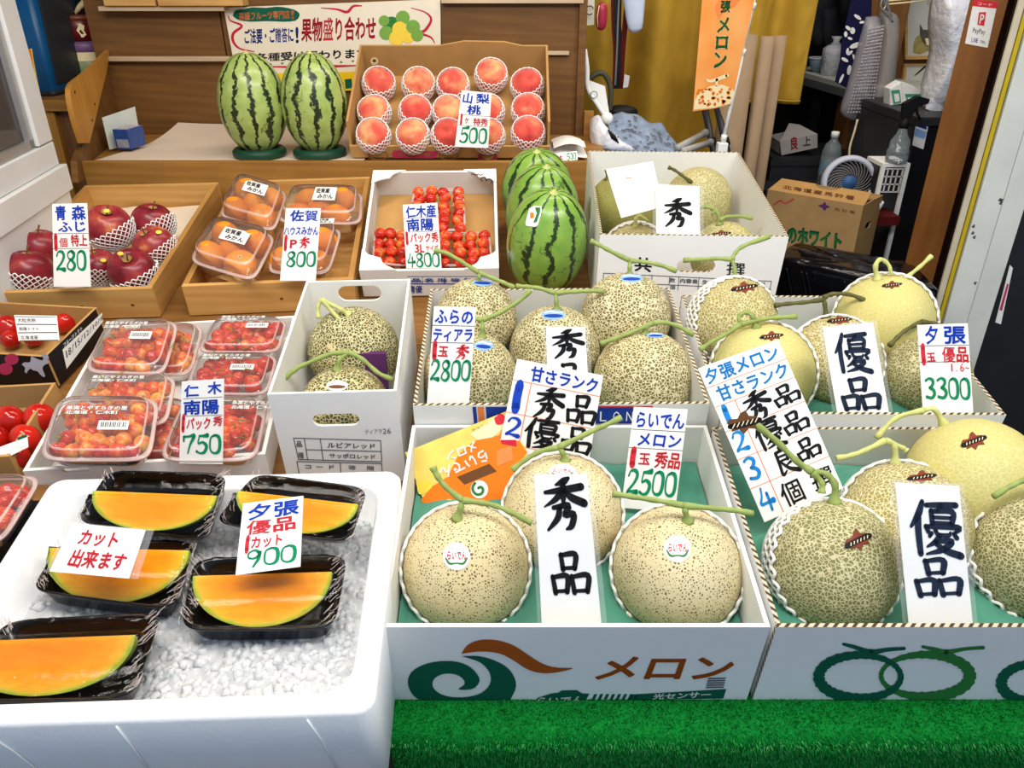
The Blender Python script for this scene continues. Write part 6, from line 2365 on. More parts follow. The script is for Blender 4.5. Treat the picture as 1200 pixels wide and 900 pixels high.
# ---- peach carton
PW, PD, PH = 0.522, 0.342, 0.10
side_poly = [(0.006, 0.0), (PD - 0.006, 0.0), (PD - 0.006, PH), (0.02, PH), (0.006, 0.037)]
bk = [(-PW / 2, 0), (PW / 2, 0), (PW / 2, PH), (0.19, PH), (0.14, PH + 0.012), (0.03, PH + 0.014), (-0.04, PH), (-PW / 2, PH)]
pbx, PM, PF, PFW = carton('peach_carton', 'brown cardboard carton of fifteen peaches propped up on the back shelf', 'box', -0.1635, 1.952, 0.206, PW, PD, PH, yaw=-0.3, tilt=20.9, mats=[M_KRAFT, M_KRAFT, M_KRAFT], front_h=0.037, side_poly=side_poly, back_poly=[(-x, y) for x, y in bk][::-1], t=0.006)
pr = Print(pbx, PF['front'], PFW['front'])


def cP(x, y):
    return (400 + x / 4.615, 40 + y / 4.615)


pr.poly_px('printed_panel', [cP(*p) for p in ((285, 628), (520, 632), (520, 655), (500, 672), (285, 668), (270, 650))], INK['pink'], smooth=0)
for k in (200, 580):
    pr.poly_px('printed_peach', [cP(k + 55 * cos(a * pi / 10), 655 + 26 * sin(a * pi / 10)) for a in range(20)], pm('kraft_print', '9A6A3A', 0.1), 0.0, 0, ([cP(k + 48 * cos(a * pi / 10), 655 + 21 * sin(a * pi / 10)) for a in range(20)],))
pr.poly_px('printed_seal', [cP(792 + 54 * cos(a * pi / 10), 664 + 36 * sin(a * pi / 10)) for a in range(20)], pm('seal_print', '9E3A4C', 0.1))
pr.lift = 0.0012
pr.poly_px('seal_mark', [cP(*p) for p in ((758, 655), (826, 655), (815, 672), (800, 676), (798, 695), (786, 695), (784, 676), (770, 672))], M_KRAFT)
pr.text('white_lettering', '山梨の桃', pr.fn_px([cP(305, 636), cP(490, 640), cP(490, 662), cP(305, 658)]), M_KRAFT, gap=0.12)
BKI = Print(pbx, T(0, PD - 0.0065, 0) @ RX(90), PM @ T(0, PD - 0.0065, 0) @ RX(90), 0.0006)
BKI.poly_px('round_seal', [(438.7 + 4.6 * cos(a * pi / 10), 71.5 + 4.6 * sin(a * pi / 10)) for a in range(20)], INK['cream'])
BKI.poly_px('seal_mark', [(438.7 + 2.2 * cos(a * pi / 5), 71.0 + 2 * sin(a * pi / 5)) for a in range(10)], INK['kbrown'], 0.0004)


def peach_fn(th, ph):
    d = min(abs(ph), 2 * pi - abs(ph))
    crease = 0.15 * math.exp(-(d / 0.17) ** 2) * (0.25 + 0.75 * max(0, cos(th / 1.3)))
    dent = 0.22 * math.exp(-(th / 0.22) ** 2)
    r = 1.0 - crease
    return Vector((r * sin(th) * cos(ph), r * sin(th) * sin(ph) * 1.02, (0.94 + 0.03 * sin(th)) * cos(th) * (1 - dent)))


PEACH = ball_mesh('peach_skin', M_PEACH, peach_fn, 48, 26)
ROWS = [('back row', [(444, 99), (490.6, 99.6), (531, 100.7), (575.5, 92), (617.8, 100.7)], 0.05),
        ('middle row', [(439, 132), (486.7, 132), (526, 132), (572, 131), (618.8, 130)], 0.05),
        ('front row', [(438, 159.5), (484.5, 160), (525, 160), (572, 160), (618.8, 157)], 0.05)]
ORD = ['leftmost', 'second from left', 'middle', 'second from right', 'rightmost']
rng = random.Random(5)
PLP = PM @ T(0, 0, 0.046)
nP = (PM.to_3x3() @ Vector((0, 0, 1))).normalized()
yP = (PM.to_3x3() @ Vector((0, 1, 0))).normalized()
for rn, pts, _h in ROWS:
    for k, (u, v) in enumerate(pts):
        q = p2l(PLP, u, v)
        c = PLP @ Vector((q[0], q[1], 0.008 if (rn == 'back row' and k == 3) else 0.0))
        R = 0.0435 if rn != 'back row' else 0.0445
        zd = (nP + yP * rng.uniform(-0.5, 0.1) + RGT * rng.uniform(-0.35, 0.35) - yP * 0.15).normalized()
        M = zframe(c, zd) @ RZ(rng.choice((-90, -70, -110, -80, -100, 60)))
        o = thing('peach', 'pink peach in a white foam net, %s of the %s' % (ORD[k], rn), 'peach', M, 'peaches in the brown carton')
        s_ = Matrix.Diagonal((R, R, R, 1))
        link(bpy.data.objects.new('skin', PEACH), o, s_)
        ax = (nP + (CW - c).normalized() * 0.55 + Vector((rng.uniform(-.25, .25), 0, rng.uniform(-.2, .1)))).normalized()
        s2 = R * 1.02
        link(bpy.data.objects.new('foam_net', NET_PEACH), o, M.inverted() @ zframe(c, ax) @ Matrix.Diagonal((s2, s2, s2, 1)))
card('price_tag', 'price tag reading 山梨 桃 1ケ特秀 500 in front of the peaches', 'price tag', [(541, 105.6), (576, 109), (572, 173.5), (533, 172)], (553, 173), 14, y=1.905,
     lines=[('blue_lettering', 'blue', [('山', (0.05, 0.78, 0.42, 0.97), 'b'), ('梨', (0.5, 0.80, 0.95, 0.98), 'b'), ('桃', (0.25, 0.59, 0.7, 0.77), 'b')]),
            ('red_lettering', 'red', [('1', (0.04, 0.42, 0.16, 0.57), 'digit', {'lw': .16}), ('ケ', (0.2, 0.42, 0.36, 0.54), 'b'), ('特秀', (0.48, 0.40, 0.95, 0.54), 'b')]),
            ('green_numerals', 'green', [('500', (0.1, 0.08, 0.95, 0.36), 'digit', {'lw': .11})])],
     rules=[(0, 0.575, 1, 0.58), (0, 0.385, 1, 0.39)])
# papers and an old tag behind the watermelons
pp = s_z(660, 186, 0.16)
single('paper_stack', 'folded white newspapers on the shelf end right of the peaches', 'papers', MB().grid(lambda a, b: Vector((a * 0.085, b * 0.16, 0.012 * sin(a * 3) + 0.006 * sin(b * 5))), 10, 10).grid(lambda a, b: Vector((-.01 + a * 0.1, -0.02 + b * 0.17, -0.016 + 0.004 * sin(a * 5))), 10, 10), M_WHITE,
       w_y(0, 0, 1) and T(w_y(648, 172, 2.0).x, 1.96, FZ + 0.03))
card('price_tag', 'small old tag with green digits lying on the shelf end right of the peaches', 'price tag', [(650, 180), (676, 177), (677, 187), (652, 191)], (664, 190), 55, y=1.92,
     lines=[('red_lettering', 'crimson', [('大', (0.1, 0.2, 0.35, 0.8), 'b')]), ('green_numerals', 'green', [('500', (0.5, 0.1, 0.95, 0.85), 'digit')])])

# ================================================================ left background: showcase, cabinet, bin, tins
sc_o = Vector((-1.06, 1.70, 0))
sc_d = Vector((0.155, -0.988, 0)).normalized()      # the case runs towards the street
n_sc = Vector((0, 0, 1)).cross(sc_d) * -1
n_sc = sc_d.cross(Vector((0, 0, 1)))
if n_sc.x < 0:
    n_sc = -n_sc
SCM = axes(-sc_d, Vector((0, 0, 1)), (-sc_d).cross(Vector((0, 0, 1))), sc_o)   # local x away from the street, y up, z towards the stall
case = thing('glass_showcase', 'white framed glass showcase at the left edge of the stall', 'showcase', SCM)


def sc(u, v):
    return p2l(SCM, u, v)


def splate(name, pts, t, mat, z=0.0, M=None):
    P = [sc(*p) for p in pts]
    n = len(P)
    if sum(P[i][0] * P[(i + 1) % n][1] - P[(i + 1) % n][0] * P[i][1] for i in range(n)) < 0:
        P = P[::-1]
    return part(name, MB().plate(P, t=t), mat, case, T(0, 0, z))


xe = 0.0
z_r0, z_r1 = sc(44, 173)[1], sc(57, 192)[1]         # bottom rail of the window
zb1, zb2 = sc(72, 190)[1], sc(75, 225)[1]
zt = 1.62
xw = sc(44, 173)[0]
part('corner_post', MB().box(xw + 0.006, 0.0, -0.1, zt, -0.05, 0.0, M=T(0, 0, 0)), M_WHITEPAINT, case, bevel=0.002) if False else None
part('corner_post', MB().add([(xw + .012, z_r0, 0), (0, z_r0, 0), (0, zt, 0), (xw + .012, zt, 0), (xw + .012, z_r0, -.06), (0, z_r0, -.06), (0, zt, -.06), (xw + .012, zt, -.06)],
                             [(0, 1, 2, 3), (7, 6, 5, 4), (0, 4, 5, 1), (1, 5, 6, 2), (2, 6, 7, 3), (3, 7, 4, 0)]), M_WHITEPAINT, case, bevel=0.002)
part('window_bead', MB().box(xw - .012, xw + .011, z_r0, zt, -0.03, -0.008), M_ALU, case)
part('window_bead', MB().box(-0.9, xw + .011, z_r0 - .002, z_r0 + .016, -0.03, -0.008), M_ALU, case)
part('bottom_rail', MB().box(-0.9, 0.0, z_r0 - 0.055, z_r0 - .003, -0.06, 0.0), M_WHITEPAINT, case, bevel=0.002)
part('plinth_band', MB().box(-0.9, 0.012, z_r0 - 0.115, z_r0 - 0.056, -0.07, 0.012), M_WHITEPAINT, case, bevel=0.002)
part('lower_panel', MB().box(-0.9, 0.004, 0.02, z_r0 - 0.117, -0.06, 0.004), M_WHITEPAINT, case)
part('window_pane', MB().box(-0.9, xw - .012, z_r0 + .016, zt, -0.022, -0.018), M_GLASS, case)
part('case_back', MB().box(-0.9, -0.002, z_r0 - .05, zt, -0.62, -0.6), pm('case_inside', 'B09488', 0.15, 5, 0.7, 0.2), case)
part('case_shelf', MB().box(-0.9, -0.002, z_r0 - .05, z_r0 - .03, -0.6, -0.065), M_WHITEPAINT, case)
rng = random.Random(9)
for k in range(7):
    r_ = 0.035
    pk = SCM @ Vector((xw - 0.03 - 0.06 * (k % 4) - 0.02 * (k // 4), z_r0 - 0.028 + r_, -0.16 - 0.08 * (k // 4)))
    o = thing('showcase_fruit', 'reddish fruit seen dimly through the showcase glass', 'fruit', T(*pk) @ RX(20), 'fruit inside the glass showcase')
    link(bpy.data.objects.new('skin', PEACH), o, Matrix.Diagonal((r_, r_, r_, 1)))

# wooden cabinet
cbx = w_y(46, 117, 2.15)
cab = thing('wooden_cabinet', 'low wooden cabinet under the blue bin behind the showcase', 'cabinet', T(cbx.x, 2.15, 0))
cz = cbx.z
part('cabinet_top', MB().box(-0.45, 0.115, -0.01, 0.5, cz - 0.03, cz), W_SHELFL, cab, bevel=0.002)
part('cabinet_post', MB().box(-0.02, 0.03, 0.0, 0.05, 0, cz - 0.031), W_WING, cab, bevel=0.002)
part('cabinet_side', MB().box(0.031, 0.10, 0.02, 0.48, 0, cz - 0.031), W_POST, cab)
# blue bin
b0, b1 = w_y(26, 106, 2.22), w_y(60, 106, 2.22)
bin_ = thing('storage_bin', 'dark blue plastic bin standing on the wooden cabinet at the top left', 'bin', T(b0.x, 2.22, cz + 0.001))
bw = b1.x - b0.x
rs = []
for z, g in ((0, 0.0), (0.012, 0.003), (0.40, 0.016)):
    rs.append([Vector((x, y, z)) for x, y in rrect(bw + 2 * g, 0.22 + 2 * g, 0.015, bw / 2 + 0.0, 0.12)])
part('bin_body', MB().rings(rs, True, True), M_BIN, bin_)
part('bin_base_rim', MB().rings([[Vector((x, y, z)) for x, y in rrect(bw + 0.012, 0.232, 0.015, bw / 2, 0.12)] for z in (0.0, 0.012)], True, True), M_DARKGREY, bin_)
part('bin_side_plate', MB().panel([(bw + 0.008, 0.03, 0.03), (bw + 0.008, 0.21, 0.03), (bw + 0.024, 0.21, 0.38), (bw + 0.024, 0.03, 0.38)], 0.004), M_DARKGREY, bin_)
# snack bag
sg = thing('snack_bag', 'orange and yellow snack bag squeezed between the showcase and the blue bin', 'bag', T(*w_y(30, 112, 2.12)))
pz = lambda u, v: w_y(u, v, 2.12) - w_y(30, 112, 2.12)
part('bag_body', MB().grid(lambda a, b: (pz(24, 112) * (1 - a) + pz(47, 110) * a) * (1 - b) + (pz(23, 60) * (1 - a) + pz(37, 57) * a) * b + Vector((0, -0.015 * sin(a * pi) * sin(b * pi), 0)), 8, 10), INK['lemon'], sg, solid=0.004)
part('bag_top_print', MB().grid(lambda a, b: (pz(25, 86) * (1 - a) + pz(41, 84) * a) * (1 - b) + (pz(23.5, 60) * (1 - a) + pz(37, 57.5) * a) * b + Vector((0, -0.019 * sin(a * pi) * (0.5 + .5 * b) - .003, 0)), 8, 8), INK['tang'], sg)
# stack of tins
ts = w_y(98, 47, 2.45)
r_ = 0.056
pz0 = w_y(98, 88, 2.45).z
sb_ = single('storage_stand', 'dark stand carrying the red tin behind the curved shelf board', 'stand', MB().box(-0.11, 0.11, -0.08, 0.1, 0, pz0), M_BROWNBOARD, T(ts.x, 2.45, 0))
o = thing('plastic_tub', 'purple and green banded tub under the red tin', 'tub', T(ts.x + .002, 2.45, pz0 + 0.001))
zh = ts.z - pz0 - 0.002
part('tub_body', MB().lathe([(0.045, 0), (0.058, 0.006), (0.060, zh * 0.62), (0.060, zh * .62)], 28), pm('tub_green', '8E9A72', 0.15, 40, 0.4), o)
part('tub_white_band', MB().lathe([(0.0605, zh * 0.45), (0.0608, zh * 0.7)], 28, cap0=False, cap1=False), INK['cream'], o)
part('tub_lid', MB().lathe([(0.060, zh * 0.70), (0.063, zh * 0.72), (0.064, zh * 0.92), (0.058, zh)], 28), M_TUB, o)
o = thing('cake_tin', 'dark red printed round tin tied with a pale ribbon', 'tin', T(ts.x, 2.45, ts.z))
th_ = w_y(98, 17, 2.45).z - ts.z
part('tin_body', MB().lathe([(0.052, 0), (0.057, 0.004), (0.057, th_ * 0.86), (0.055, th_ * .88)], 28), M_TINRED, o)
part('tin_lid', MB().lathe([(0.0585, th_ * 0.8), (0.0585, th_ * 0.97), (0.05, th_)], 28), pm('tin_brown', '7A3A22', 0.1, 30, 0.35), o)
part('ribbon', MB().tube([(0.0, -0.02, th_), (0.02, -0.02, th_ + 0.02), (0.05, -0.015, th_ + 0.045), (0.075, -0.01, th_ + 0.075)], [0.004, 0.008, 0.009, 0.006], 6), INK['cream'], o)
part('flower_print', MB().flat([(0.026 + 0.012 * cos(a * pi / 5) * (1 if a % 2 else .5), th_ * .42 + 0.02 * sin(a * pi / 5)) for a in range(10)], (), lambda x, y: Vector((x, -sqrt(0.0576 ** 2 - x * x), y))), INK['cream'], o)

# ================================================================ right background


def w_z(u, v, z):
    d = ray(u, v)
    return CW + d * ((z - CW.z) / d.z)


def vplane(u, v, Y):
    """upright plane facing the street through the point seen at (u,v) on depth Y"""
    return axes(Vector((1, 0, 0)), Vector((0, 0, 1)), Vector((0, -1, 0)), w_y(u, v, Y))


def ccw(P):
    n = len(P)
    return P if sum(P[i][0] * P[(i + 1) % n][1] - P[(i + 1) % n][0] * P[i][1] for i in range(n)) > 0 else P[::-1]


def vshape(name, pts, Y, t, mat, label=None, cat=None, root=None, RM=None, z=0.0, group=None):
    """a flat-fronted solid of thickness t whose outline is traced at depth Y"""
    M = vplane(pts[0][0], pts[0][1], Y)
    P = ccw([p2l(M, *p) for p in pts])
    mb = MB().plate(P, t=t)
    if root is None:
        return single(name, label, cat, mb, mat, M, group), M
    return part(name, mb, mat, root, RM.inverted() @ M @ T(0, 0, z)), M


# ---- mustard curtains
def curtain(label, u0, u1, vb, Y, folds, amp, seed, ub0=None, ub1=None):
    M = T(w_y(u0, vb, Y).x, Y, 0)
    x1 = w_y(u1, vb, Y).x - w_y(u0, vb, Y).x
    zb = w_y((u0 + u1) / 2, vb, Y).z
    rng = random.Random(seed)
    ph = [rng.uniform(0, 6) for _ in range(4)]

    def fn(a, b):
        x = a * x1
        y = amp * (sin(a * folds * 2 * pi + ph[0] + 0.6 * sin(a * 9 + ph[1])) + 0.35 * sin(a * folds * 5.3 + ph[2] + b * 1.2)) * (0.55 + 0.45 * (1 - b))
        y += 0.006 * noise.noise(Vector((a * 14, b * 22, seed)))
        return Vector((x + 0.012 * sin(b * 3 + ph[3]) * (1 - b), y, zb + (1.95 - zb) * b))
    o = thing('curtain', label, 'curtain', M)
    part('cloth', MB().grid(fn, 110, 40), M_CURTAIN, o, solid=0.002)
    part('hem', MB().tube([tuple(fn(k / 60, 0.012)) for k in range(61)], 0.004, 6), M_CURTAIN, o)
    part('curtain_rail', MB().tube([(-0.05, 0, 1.955), (x1 + 0.05, 0, 1.955)], 0.012, 8), M_ALU, o)
    return o


curtain('wide mustard curtain hanging behind the banner, right of the shelf', 664, 832, 205, 3.0, 2.6, 0.05, 3)
curtain('narrower mustard curtain panel ending above the kraft paper rolls', 822, 938, 121, 2.93, 1.6, 0.04, 8)

# ---- hanging bits between shelf and curtain
hs = thing('hanging_strap', 'dark red and black strap hanging in front of the mustard curtain, left one', 'strap', T(*w_y(722, 40, 2.8)))
o_ = w_y(722, 40, 2.8)


def pt(u, v, Y, dy=0.0):
    p = w_y(u, v, Y)
    return p + Vector((0, dy, 0))


def ribbon(name, pts, Y, w, mat, root, org, thick=0.003):
    """flat band along pixel points"""
    C = catmull([tuple(pt(u, v, Y) - org) for u, v in pts], 5)
    mb = MB()
    rs = []
    for p in C:
        p = Vector(p)
        rs.append([p + Vector((-w / 2, 0, 0)), p + Vector((w / 2, 0, 0)), p + Vector((w / 2, thick, 0)), p + Vector((-w / 2, thick, 0))])
    mb.rings(rs, True, True, False)
    return part(name, mb, mat, root)


ribbon('strap_band', [(722, -12), (722, 30), (724, 70), (722, 104)], 2.8, 0.022, M_BLACK, hs, o_)
ribbon('strap_edge', [(717, -12), (718, 30), (720, 60), (719, 100)], 2.795, 0.008, M_DKRED, hs, o_)
ribbon('strap_stripe', [(726, -12), (724, 30), (723, 60), (721, 100)], 2.794, 0.006, M_MIDGREY, hs, o_)
hs = thing('hanging_strap', 'dark red strap with a small white tag end in front of the mustard curtain', 'strap', T(*w_y(730, 40, 2.81)))
o_ = w_y(730, 40, 2.81)
ribbon('strap_band', [(736, -12), (733, 25), (730, 60), (727, 104)], 2.81, 0.018, M_DKRED, hs, o_)
ribbon('strap_edge', [(727, -12), (726, 30), (729, 55), (724, 103)], 2.812, 0.012, M_BLACK, hs, o_)
part('white_tag', MB().panel([pt(730, 103, 2.79) - o_, pt(736, 102, 2.79) - o_, pt(738, 89, 2.79) - o_, pt(732, 87, 2.79) - o_], 0.006), INK['white'], hs)
o_ = w_y(744, 38, 2.76)
cl = thing('cloth_bag', 'pale blue white cloth hanging at the top in front of the mustard curtain', 'cloth', T(*o_))
rs = []
for v, a, b in ((-14, 728, 757), (0, 730, 756), (12, 732, 755), (24, 734, 754), (33, 736, 753), (38, 739, 748)):
    p, q = pt(a, v, 2.76) - o_, pt(b, v, 2.76) - o_
    c, h = (p + q) / 2, (q.x - p.x) / 2
    rs.append([Vector((c.x + h * cos(t) * (1 + .05 * sin(5 * t)), c.y + h * 0.45 * sin(t), c.z)) for t in [2 * pi * k / 20 for k in range(20)]])
part('cloth_body', MB().rings(rs, True, True), M_CLOTHW, cl)
part('hanging_loop', MB().tube([pt(742, -14, 2.76) - o_, pt(743, -40, 2.76) - o_], 0.004, 6), M_CLOTHW, cl)
vshape('hook_card', [(685, -8), (697, -8), (696, 29), (687, 30)], 2.50, 0.003, pm('hook_card_paper', 'DCD4C0', 0.05), 'pale card hanging with a black ring at the top right end of the shelf', 'card')
o_ = w_y(691, 12, 2.49)
single('ring', 'black ring through the pale hanging card', 'ring', MB().tube([(0.012 * cos(t), 0, 0.012 * sin(t)) for t in [0.3 + 5.2 * k / 16 for k in range(17)]], 0.0016, 6), M_BLACK, T(*o_))
o_ = w_y(705, 19, 2.5)
pc = thing('pouch', 'small crimson oval pouch hanging by the shelf end', 'pouch', T(*o_))
part('pouch_body', MB().ball(lambda th, ph: Vector((0.018 * sin(th) * cos(ph), 0.012 * sin(th) * sin(ph), 0.040 * math.copysign(abs(cos(th)) ** 0.6, cos(th)))), 20, 14), M_RED, pc)
part('zip_line', MB().tube([(-0.010, -0.009, 0.03), (-0.014, -0.008, 0), (-0.011, -0.009, -0.03)], 0.0015, 5), INK['cream'], pc)
# white hanging plastic with paper, tube, loop
vshape('paper_sheet', [(690, 94), (709, 101), (714, 133), (700, 126), (693, 110)], 2.40, 0.002, M_WHITE, 'white paper hanging beside the right end of the shelf', 'paper')
o_ = w_y(700, 120, 2.38)
tb = thing('plastic_hanger', 'white plastic tube and clip leaning at the right end of the shelf', 'hanger', T(*o_))
part('tube', MB().tube(catmull([tuple(pt(u, v, 2.38) - o_) for u, v in ((685, 58), (688, 80), (689, 103), (700, 122), (712, 140))], 5), 0.0075, 8), INK['white'], tb)
part('clip_ring', MB().tube([tuple(pt(696 + 4 * cos(t), 111 + 4 * sin(t), 2.37) - o_) for t in [2 * pi * k / 14 for k in range(14)]], 0.0013, 5, closed=True), M_MIDGREY, tb)
part('knob', MB().ball(lambda th, ph: Vector((0.02 * sin(th) * cos(ph), 0.02 * sin(th) * sin(ph), 0.02 * cos(th))) + (pt(711, 139, 2.38) - o_), 14, 10), INK['white'], tb)
o_ = w_y(700, 90, 2.46)
single('rubber_loop', 'dull olive loop arching behind the white hanging paper', 'loop', MB().tube(catmull([tuple(pt(u, v, 2.46) - o_) for u, v in ((692, 92), (698, 87), (707, 86), (714, 97), (716, 112), (714, 131))], 5), 0.009, 8), M_OLIVE, T(*o_))
single('black_bundle', 'black rounded bundle behind the grey printed sheet', 'bundle', MB().ball(lambda th, ph: Vector((0.055 * sin(th) * cos(ph), 0.03 * sin(th) * sin(ph), 0.022 * cos(th))), 18, 12), M_BLACK, T(*w_y(728, 131, 2.5)))
# white plastic bag
o_ = w_y(715, 170, 2.2)
bagc = [(696, 176, 0), (694, 150, .03), (700, 139, .05), (707, 142, .05), (710, 150, .04), (720, 160, .02), (742, 173, 0), (742, 180, 0)]
M_ = vplane(715, 176, 2.2)
pb_ = MB()
P = ccw([p2l(M_, u, v) for u, v, _ in bagc])
rs = []
for z, k in ((-0.10, 0.7), (-0.06, 1.0), (0.0, 0.95), (0.03, 0.6)):
    cx_ = sum(p[0] for p in P) / len(P)
    cy_ = sum(p[1] for p in P) / len(P)
    rs.append([Vector((cx_ + (p[0] - cx_) * k + 0.004 * sin(7 * i + z * 90), cy_ + (p[1] - cy_) * k, z)) for i, p in enumerate(catmull(P + [P[0]], 4)[:-1])])
single('plastic_bag', 'crumpled white plastic bag right of the shelf end, above the 共撰 carton', 'bag', pb_.rings(rs, True, True), M_PLBAG, M_)
# grey printed sheet draped over something


def sheet(a, b):
    top = [(712, 134), (728, 131), (744, 133), (760, 140), (775, 146), (785, 158), (797, 174)]
    i = a * (len(top) - 1)
    k = min(int(i), len(top) - 2)
    f = i - k
    u, v = top[k][0] * (1 - f) + top[k + 1][0] * f, top[k][1] * (1 - f) + top[k + 1][1] * f
    ub, vb = 716 + 82 * a, 190
    p = w_y(u, v, 2.42) * (1 - b) + w_y(ub, vb, 2.12) * b
    return p + Vector((0, 0, 0.018 * noise.noise(Vector((a * 5, b * 4, 2)))))


o_ = w_y(750, 180, 2.2)
gs = thing('printed_sheet', 'creased grey-blue printed sheet draped behind the 共撰 carton', 'sheet', T(*o_))
part('sheet_body', MB().grid(lambda a, b: sheet(a, 1 - b) - o_, 40, 24), M_DENIM, gs, solid=0.004)
mb = MB()
rng = random.Random(3)
for k in range(60):
    a, b = rng.uniform(0.05, 0.9), rng.uniform(0.15, 0.9)
    L_ = rng.uniform(0.02, 0.06)
    p0, p1 = sheet(a, b) - o_, sheet(min(1, a + L_), b + 0.01) - o_
    n_ = Vector((0, -0.6, 0.8)) * 0.006
    mb.add([p0 + n_, p1 + n_, p1 + n_ + Vector((0, 0.004, 0.004)), p0 + n_ + Vector((0, 0.004, 0.004))], [(0, 1, 2, 3)])
part('printed_lines', mb, INK['grey'], gs)
mb = MB()
for k in range(4):
    p0, p1 = pt(713 + k * 2.2, 152 + k * 2, 2.17) - o_, pt(718 + k * 2.2, 163 + k * 1.5, 2.17) - o_
    mb.tube([p0, p1], 0.003, 4)
part('black_bars', mb, M_BLACK, gs)
for lb, a, b in (('upper grey tube lying behind the 共撰 carton beside the banner pole', (794, 173), (826, 156)), ('lower grey tube lying behind the 共撰 carton beside the banner pole', (800, 177), (832, 167))):
    p0, p1 = w_y(*a, 2.25), w_y(*b, 2.45)
    o = thing('grey_tube', lb, 'tube', T(*p0))
    part('tube', MB().tube([(0, 0, 0), tuple(p1 - p0)], 0.010, 10), M_PIPE, o)
    part('end_cap', MB().tube([tuple((p1 - p0) * 0.96), tuple((p1 - p0) * 1.03)], 0.013, 10), M_MIDGREY, o)
for lb, a, b in (('left dark metal leg behind the orange banner', (824, 118), (836, 176)), ('right dark metal leg behind the orange banner', (838, 116), (852, 176))):
    p0, p1 = w_y(*a, 2.6), w_y(*b, 2.5)
    o = thing('stand_leg', lb, 'leg', T(*p1))
    part('leg_tube', MB().tube([(0, 0, -0.4), (0, 0, 0), tuple(p0 - p1)], 0.012, 8), M_DARKGREY, o)
    part('leg_collar', MB().tube([tuple((p0 - p1) * 0.1), tuple((p0 - p1) * 0.22)], 0.016, 8), M_BLACK, o)

# ---- melon banner on its pole
BY = 2.15
bM = vplane(845, 125, BY)
ban = thing('melon_banner', 'orange vertical banner reading 夕張メロン with a printed melon', 'banner', bM)
q = [(826, -40), (893, -40), (857, 122), (838, 127), (812, 130.5)]
P = ccw([p2l(bM, *p) for p in q])


def ban_mat():
    t = NT('banner_orange')
    sx = t.n('ShaderNodeTexNoise')
    v = t.coord('Object', 0)
    t.l(v, sx.inputs['Vector'])
    sx.inputs['Scale'].default_value = 7
    return t.principled(t.ramp(sx.outputs[0], [(0.35, 'F0903A'), (0.65, 'F4B068')]), 0.6, 0.2)


part('cloth', MB().plate(P, t=0.002), ban_mat(), ban)
bp_ = Print(ban, Matrix.Identity(4), bM, 0.0008)
bp_.poly_px('red_blot', [(838, 8), (846, -4), (868, -6), (862, 6), (848, 14), (842, 22)], INK['orange'], smooth=3)
for ch, q4 in (('張', [(845.5, 1), (856, 1), (854.5, 14), (844.5, 14)]), ('夕', [(848, -17), (859, -17), (857, -4), (846.5, -4)]), ('メ', [(841, 19), (856.5, 19), (855, 38), (839.5, 38)]), ('ロ', [(838, 40), (855, 40), (853.5, 58), (837, 58)]), ('ン', [(836, 59), (852.5, 59), (850.5, 80), (835, 80)])):
    f = bp_.fn_px(q4)
    mb = MB()
    letters(mb, ch, (-0.08, -0.08, 1.08, 1.08), f, style='b')
    letters(mb, ch, (-0.04, -0.10, 1.04, 1.02), f, style='b')
    part('pale_lettering', mb, INK['cream'], ban)
    bp_.lift = 0.0014
    bp_.text('green_lettering', ch, bp_.fn_px(q4), INK['ogreen'])
    bp_.lift = 0.0008
mel = [(813, 128.5), (814, 118), (820, 108), (832, 101), (846, 99), (858, 104), (861, 108), (857, 121), (838, 126)]
bp_.poly_px('printed_melon', mel, INK['cream'], smooth=0)
rng = random.Random(2)
mb = MB()
for k in range(46):
    u, v = rng.uniform(817, 857), rng.uniform(104, 124)
    if v > 127 - (u - 812) * 0.12 or v < 99 + abs(u - 842) * 0.28:
        continue
    r_ = rng.uniform(0.9, 2.0)
    mb.flat([p2l(bM, u + r_ * 1.2 * cos(a * pi / 4 + k), v + r_ * sin(a * pi / 4 + k)) for a in range(8)], (), lambda x, y: Vector((x, y, 0.0013)))
part('printed_net', mb, INK['tang'], ban)
vs, fs = stroke_quads([(827, 93, .8), (832, 95, 1.6), (840, 93, 2), (852, 88.5, 2.2)])
mb = MB()
mb.add([Vector(p2l(bM, *p) + (0.0009,)) for p in vs], fs)
vs, fs = stroke_quads([(840, 93, 1.5), (839.5, 101, 1.2)])
mb.add([Vector(p2l(bM, *p) + (0.0009,)) for p in vs], fs)
part('printed_stem', mb, INK['cream'], ban)
pol0, pol1 = w_y(888, -20, BY + 0.012), w_y(846, 172, BY + 0.012)
po = thing('banner_pole', 'thin white pole holding the orange melon banner, clipped to the 共撰 carton', 'pole', T(*pol1))
part('pole', MB().tube([(0, 0, 0), tuple((pol0 - pol1) * 0.62)], 0.0055, 10), INK['white'], po)
part('pole', MB().tube([tuple((pol0 - pol1) * 0.60), tuple(pol0 - pol1)], 0.0042, 10), INK['white'], po)
for f_ in (0.06, 0.60, 0.87):
    part('pole_joint', MB().tube([tuple((pol0 - pol1) * (f_ - .02)), tuple((pol0 - pol1) * (f_ + .02))], 0.0085, 10), INK['white'], po)
part('pole_clip', MB().box(-0.014, 0.014, -0.014, 0.014, -0.03, 0.012), INK['white'], po, bevel=0.002)

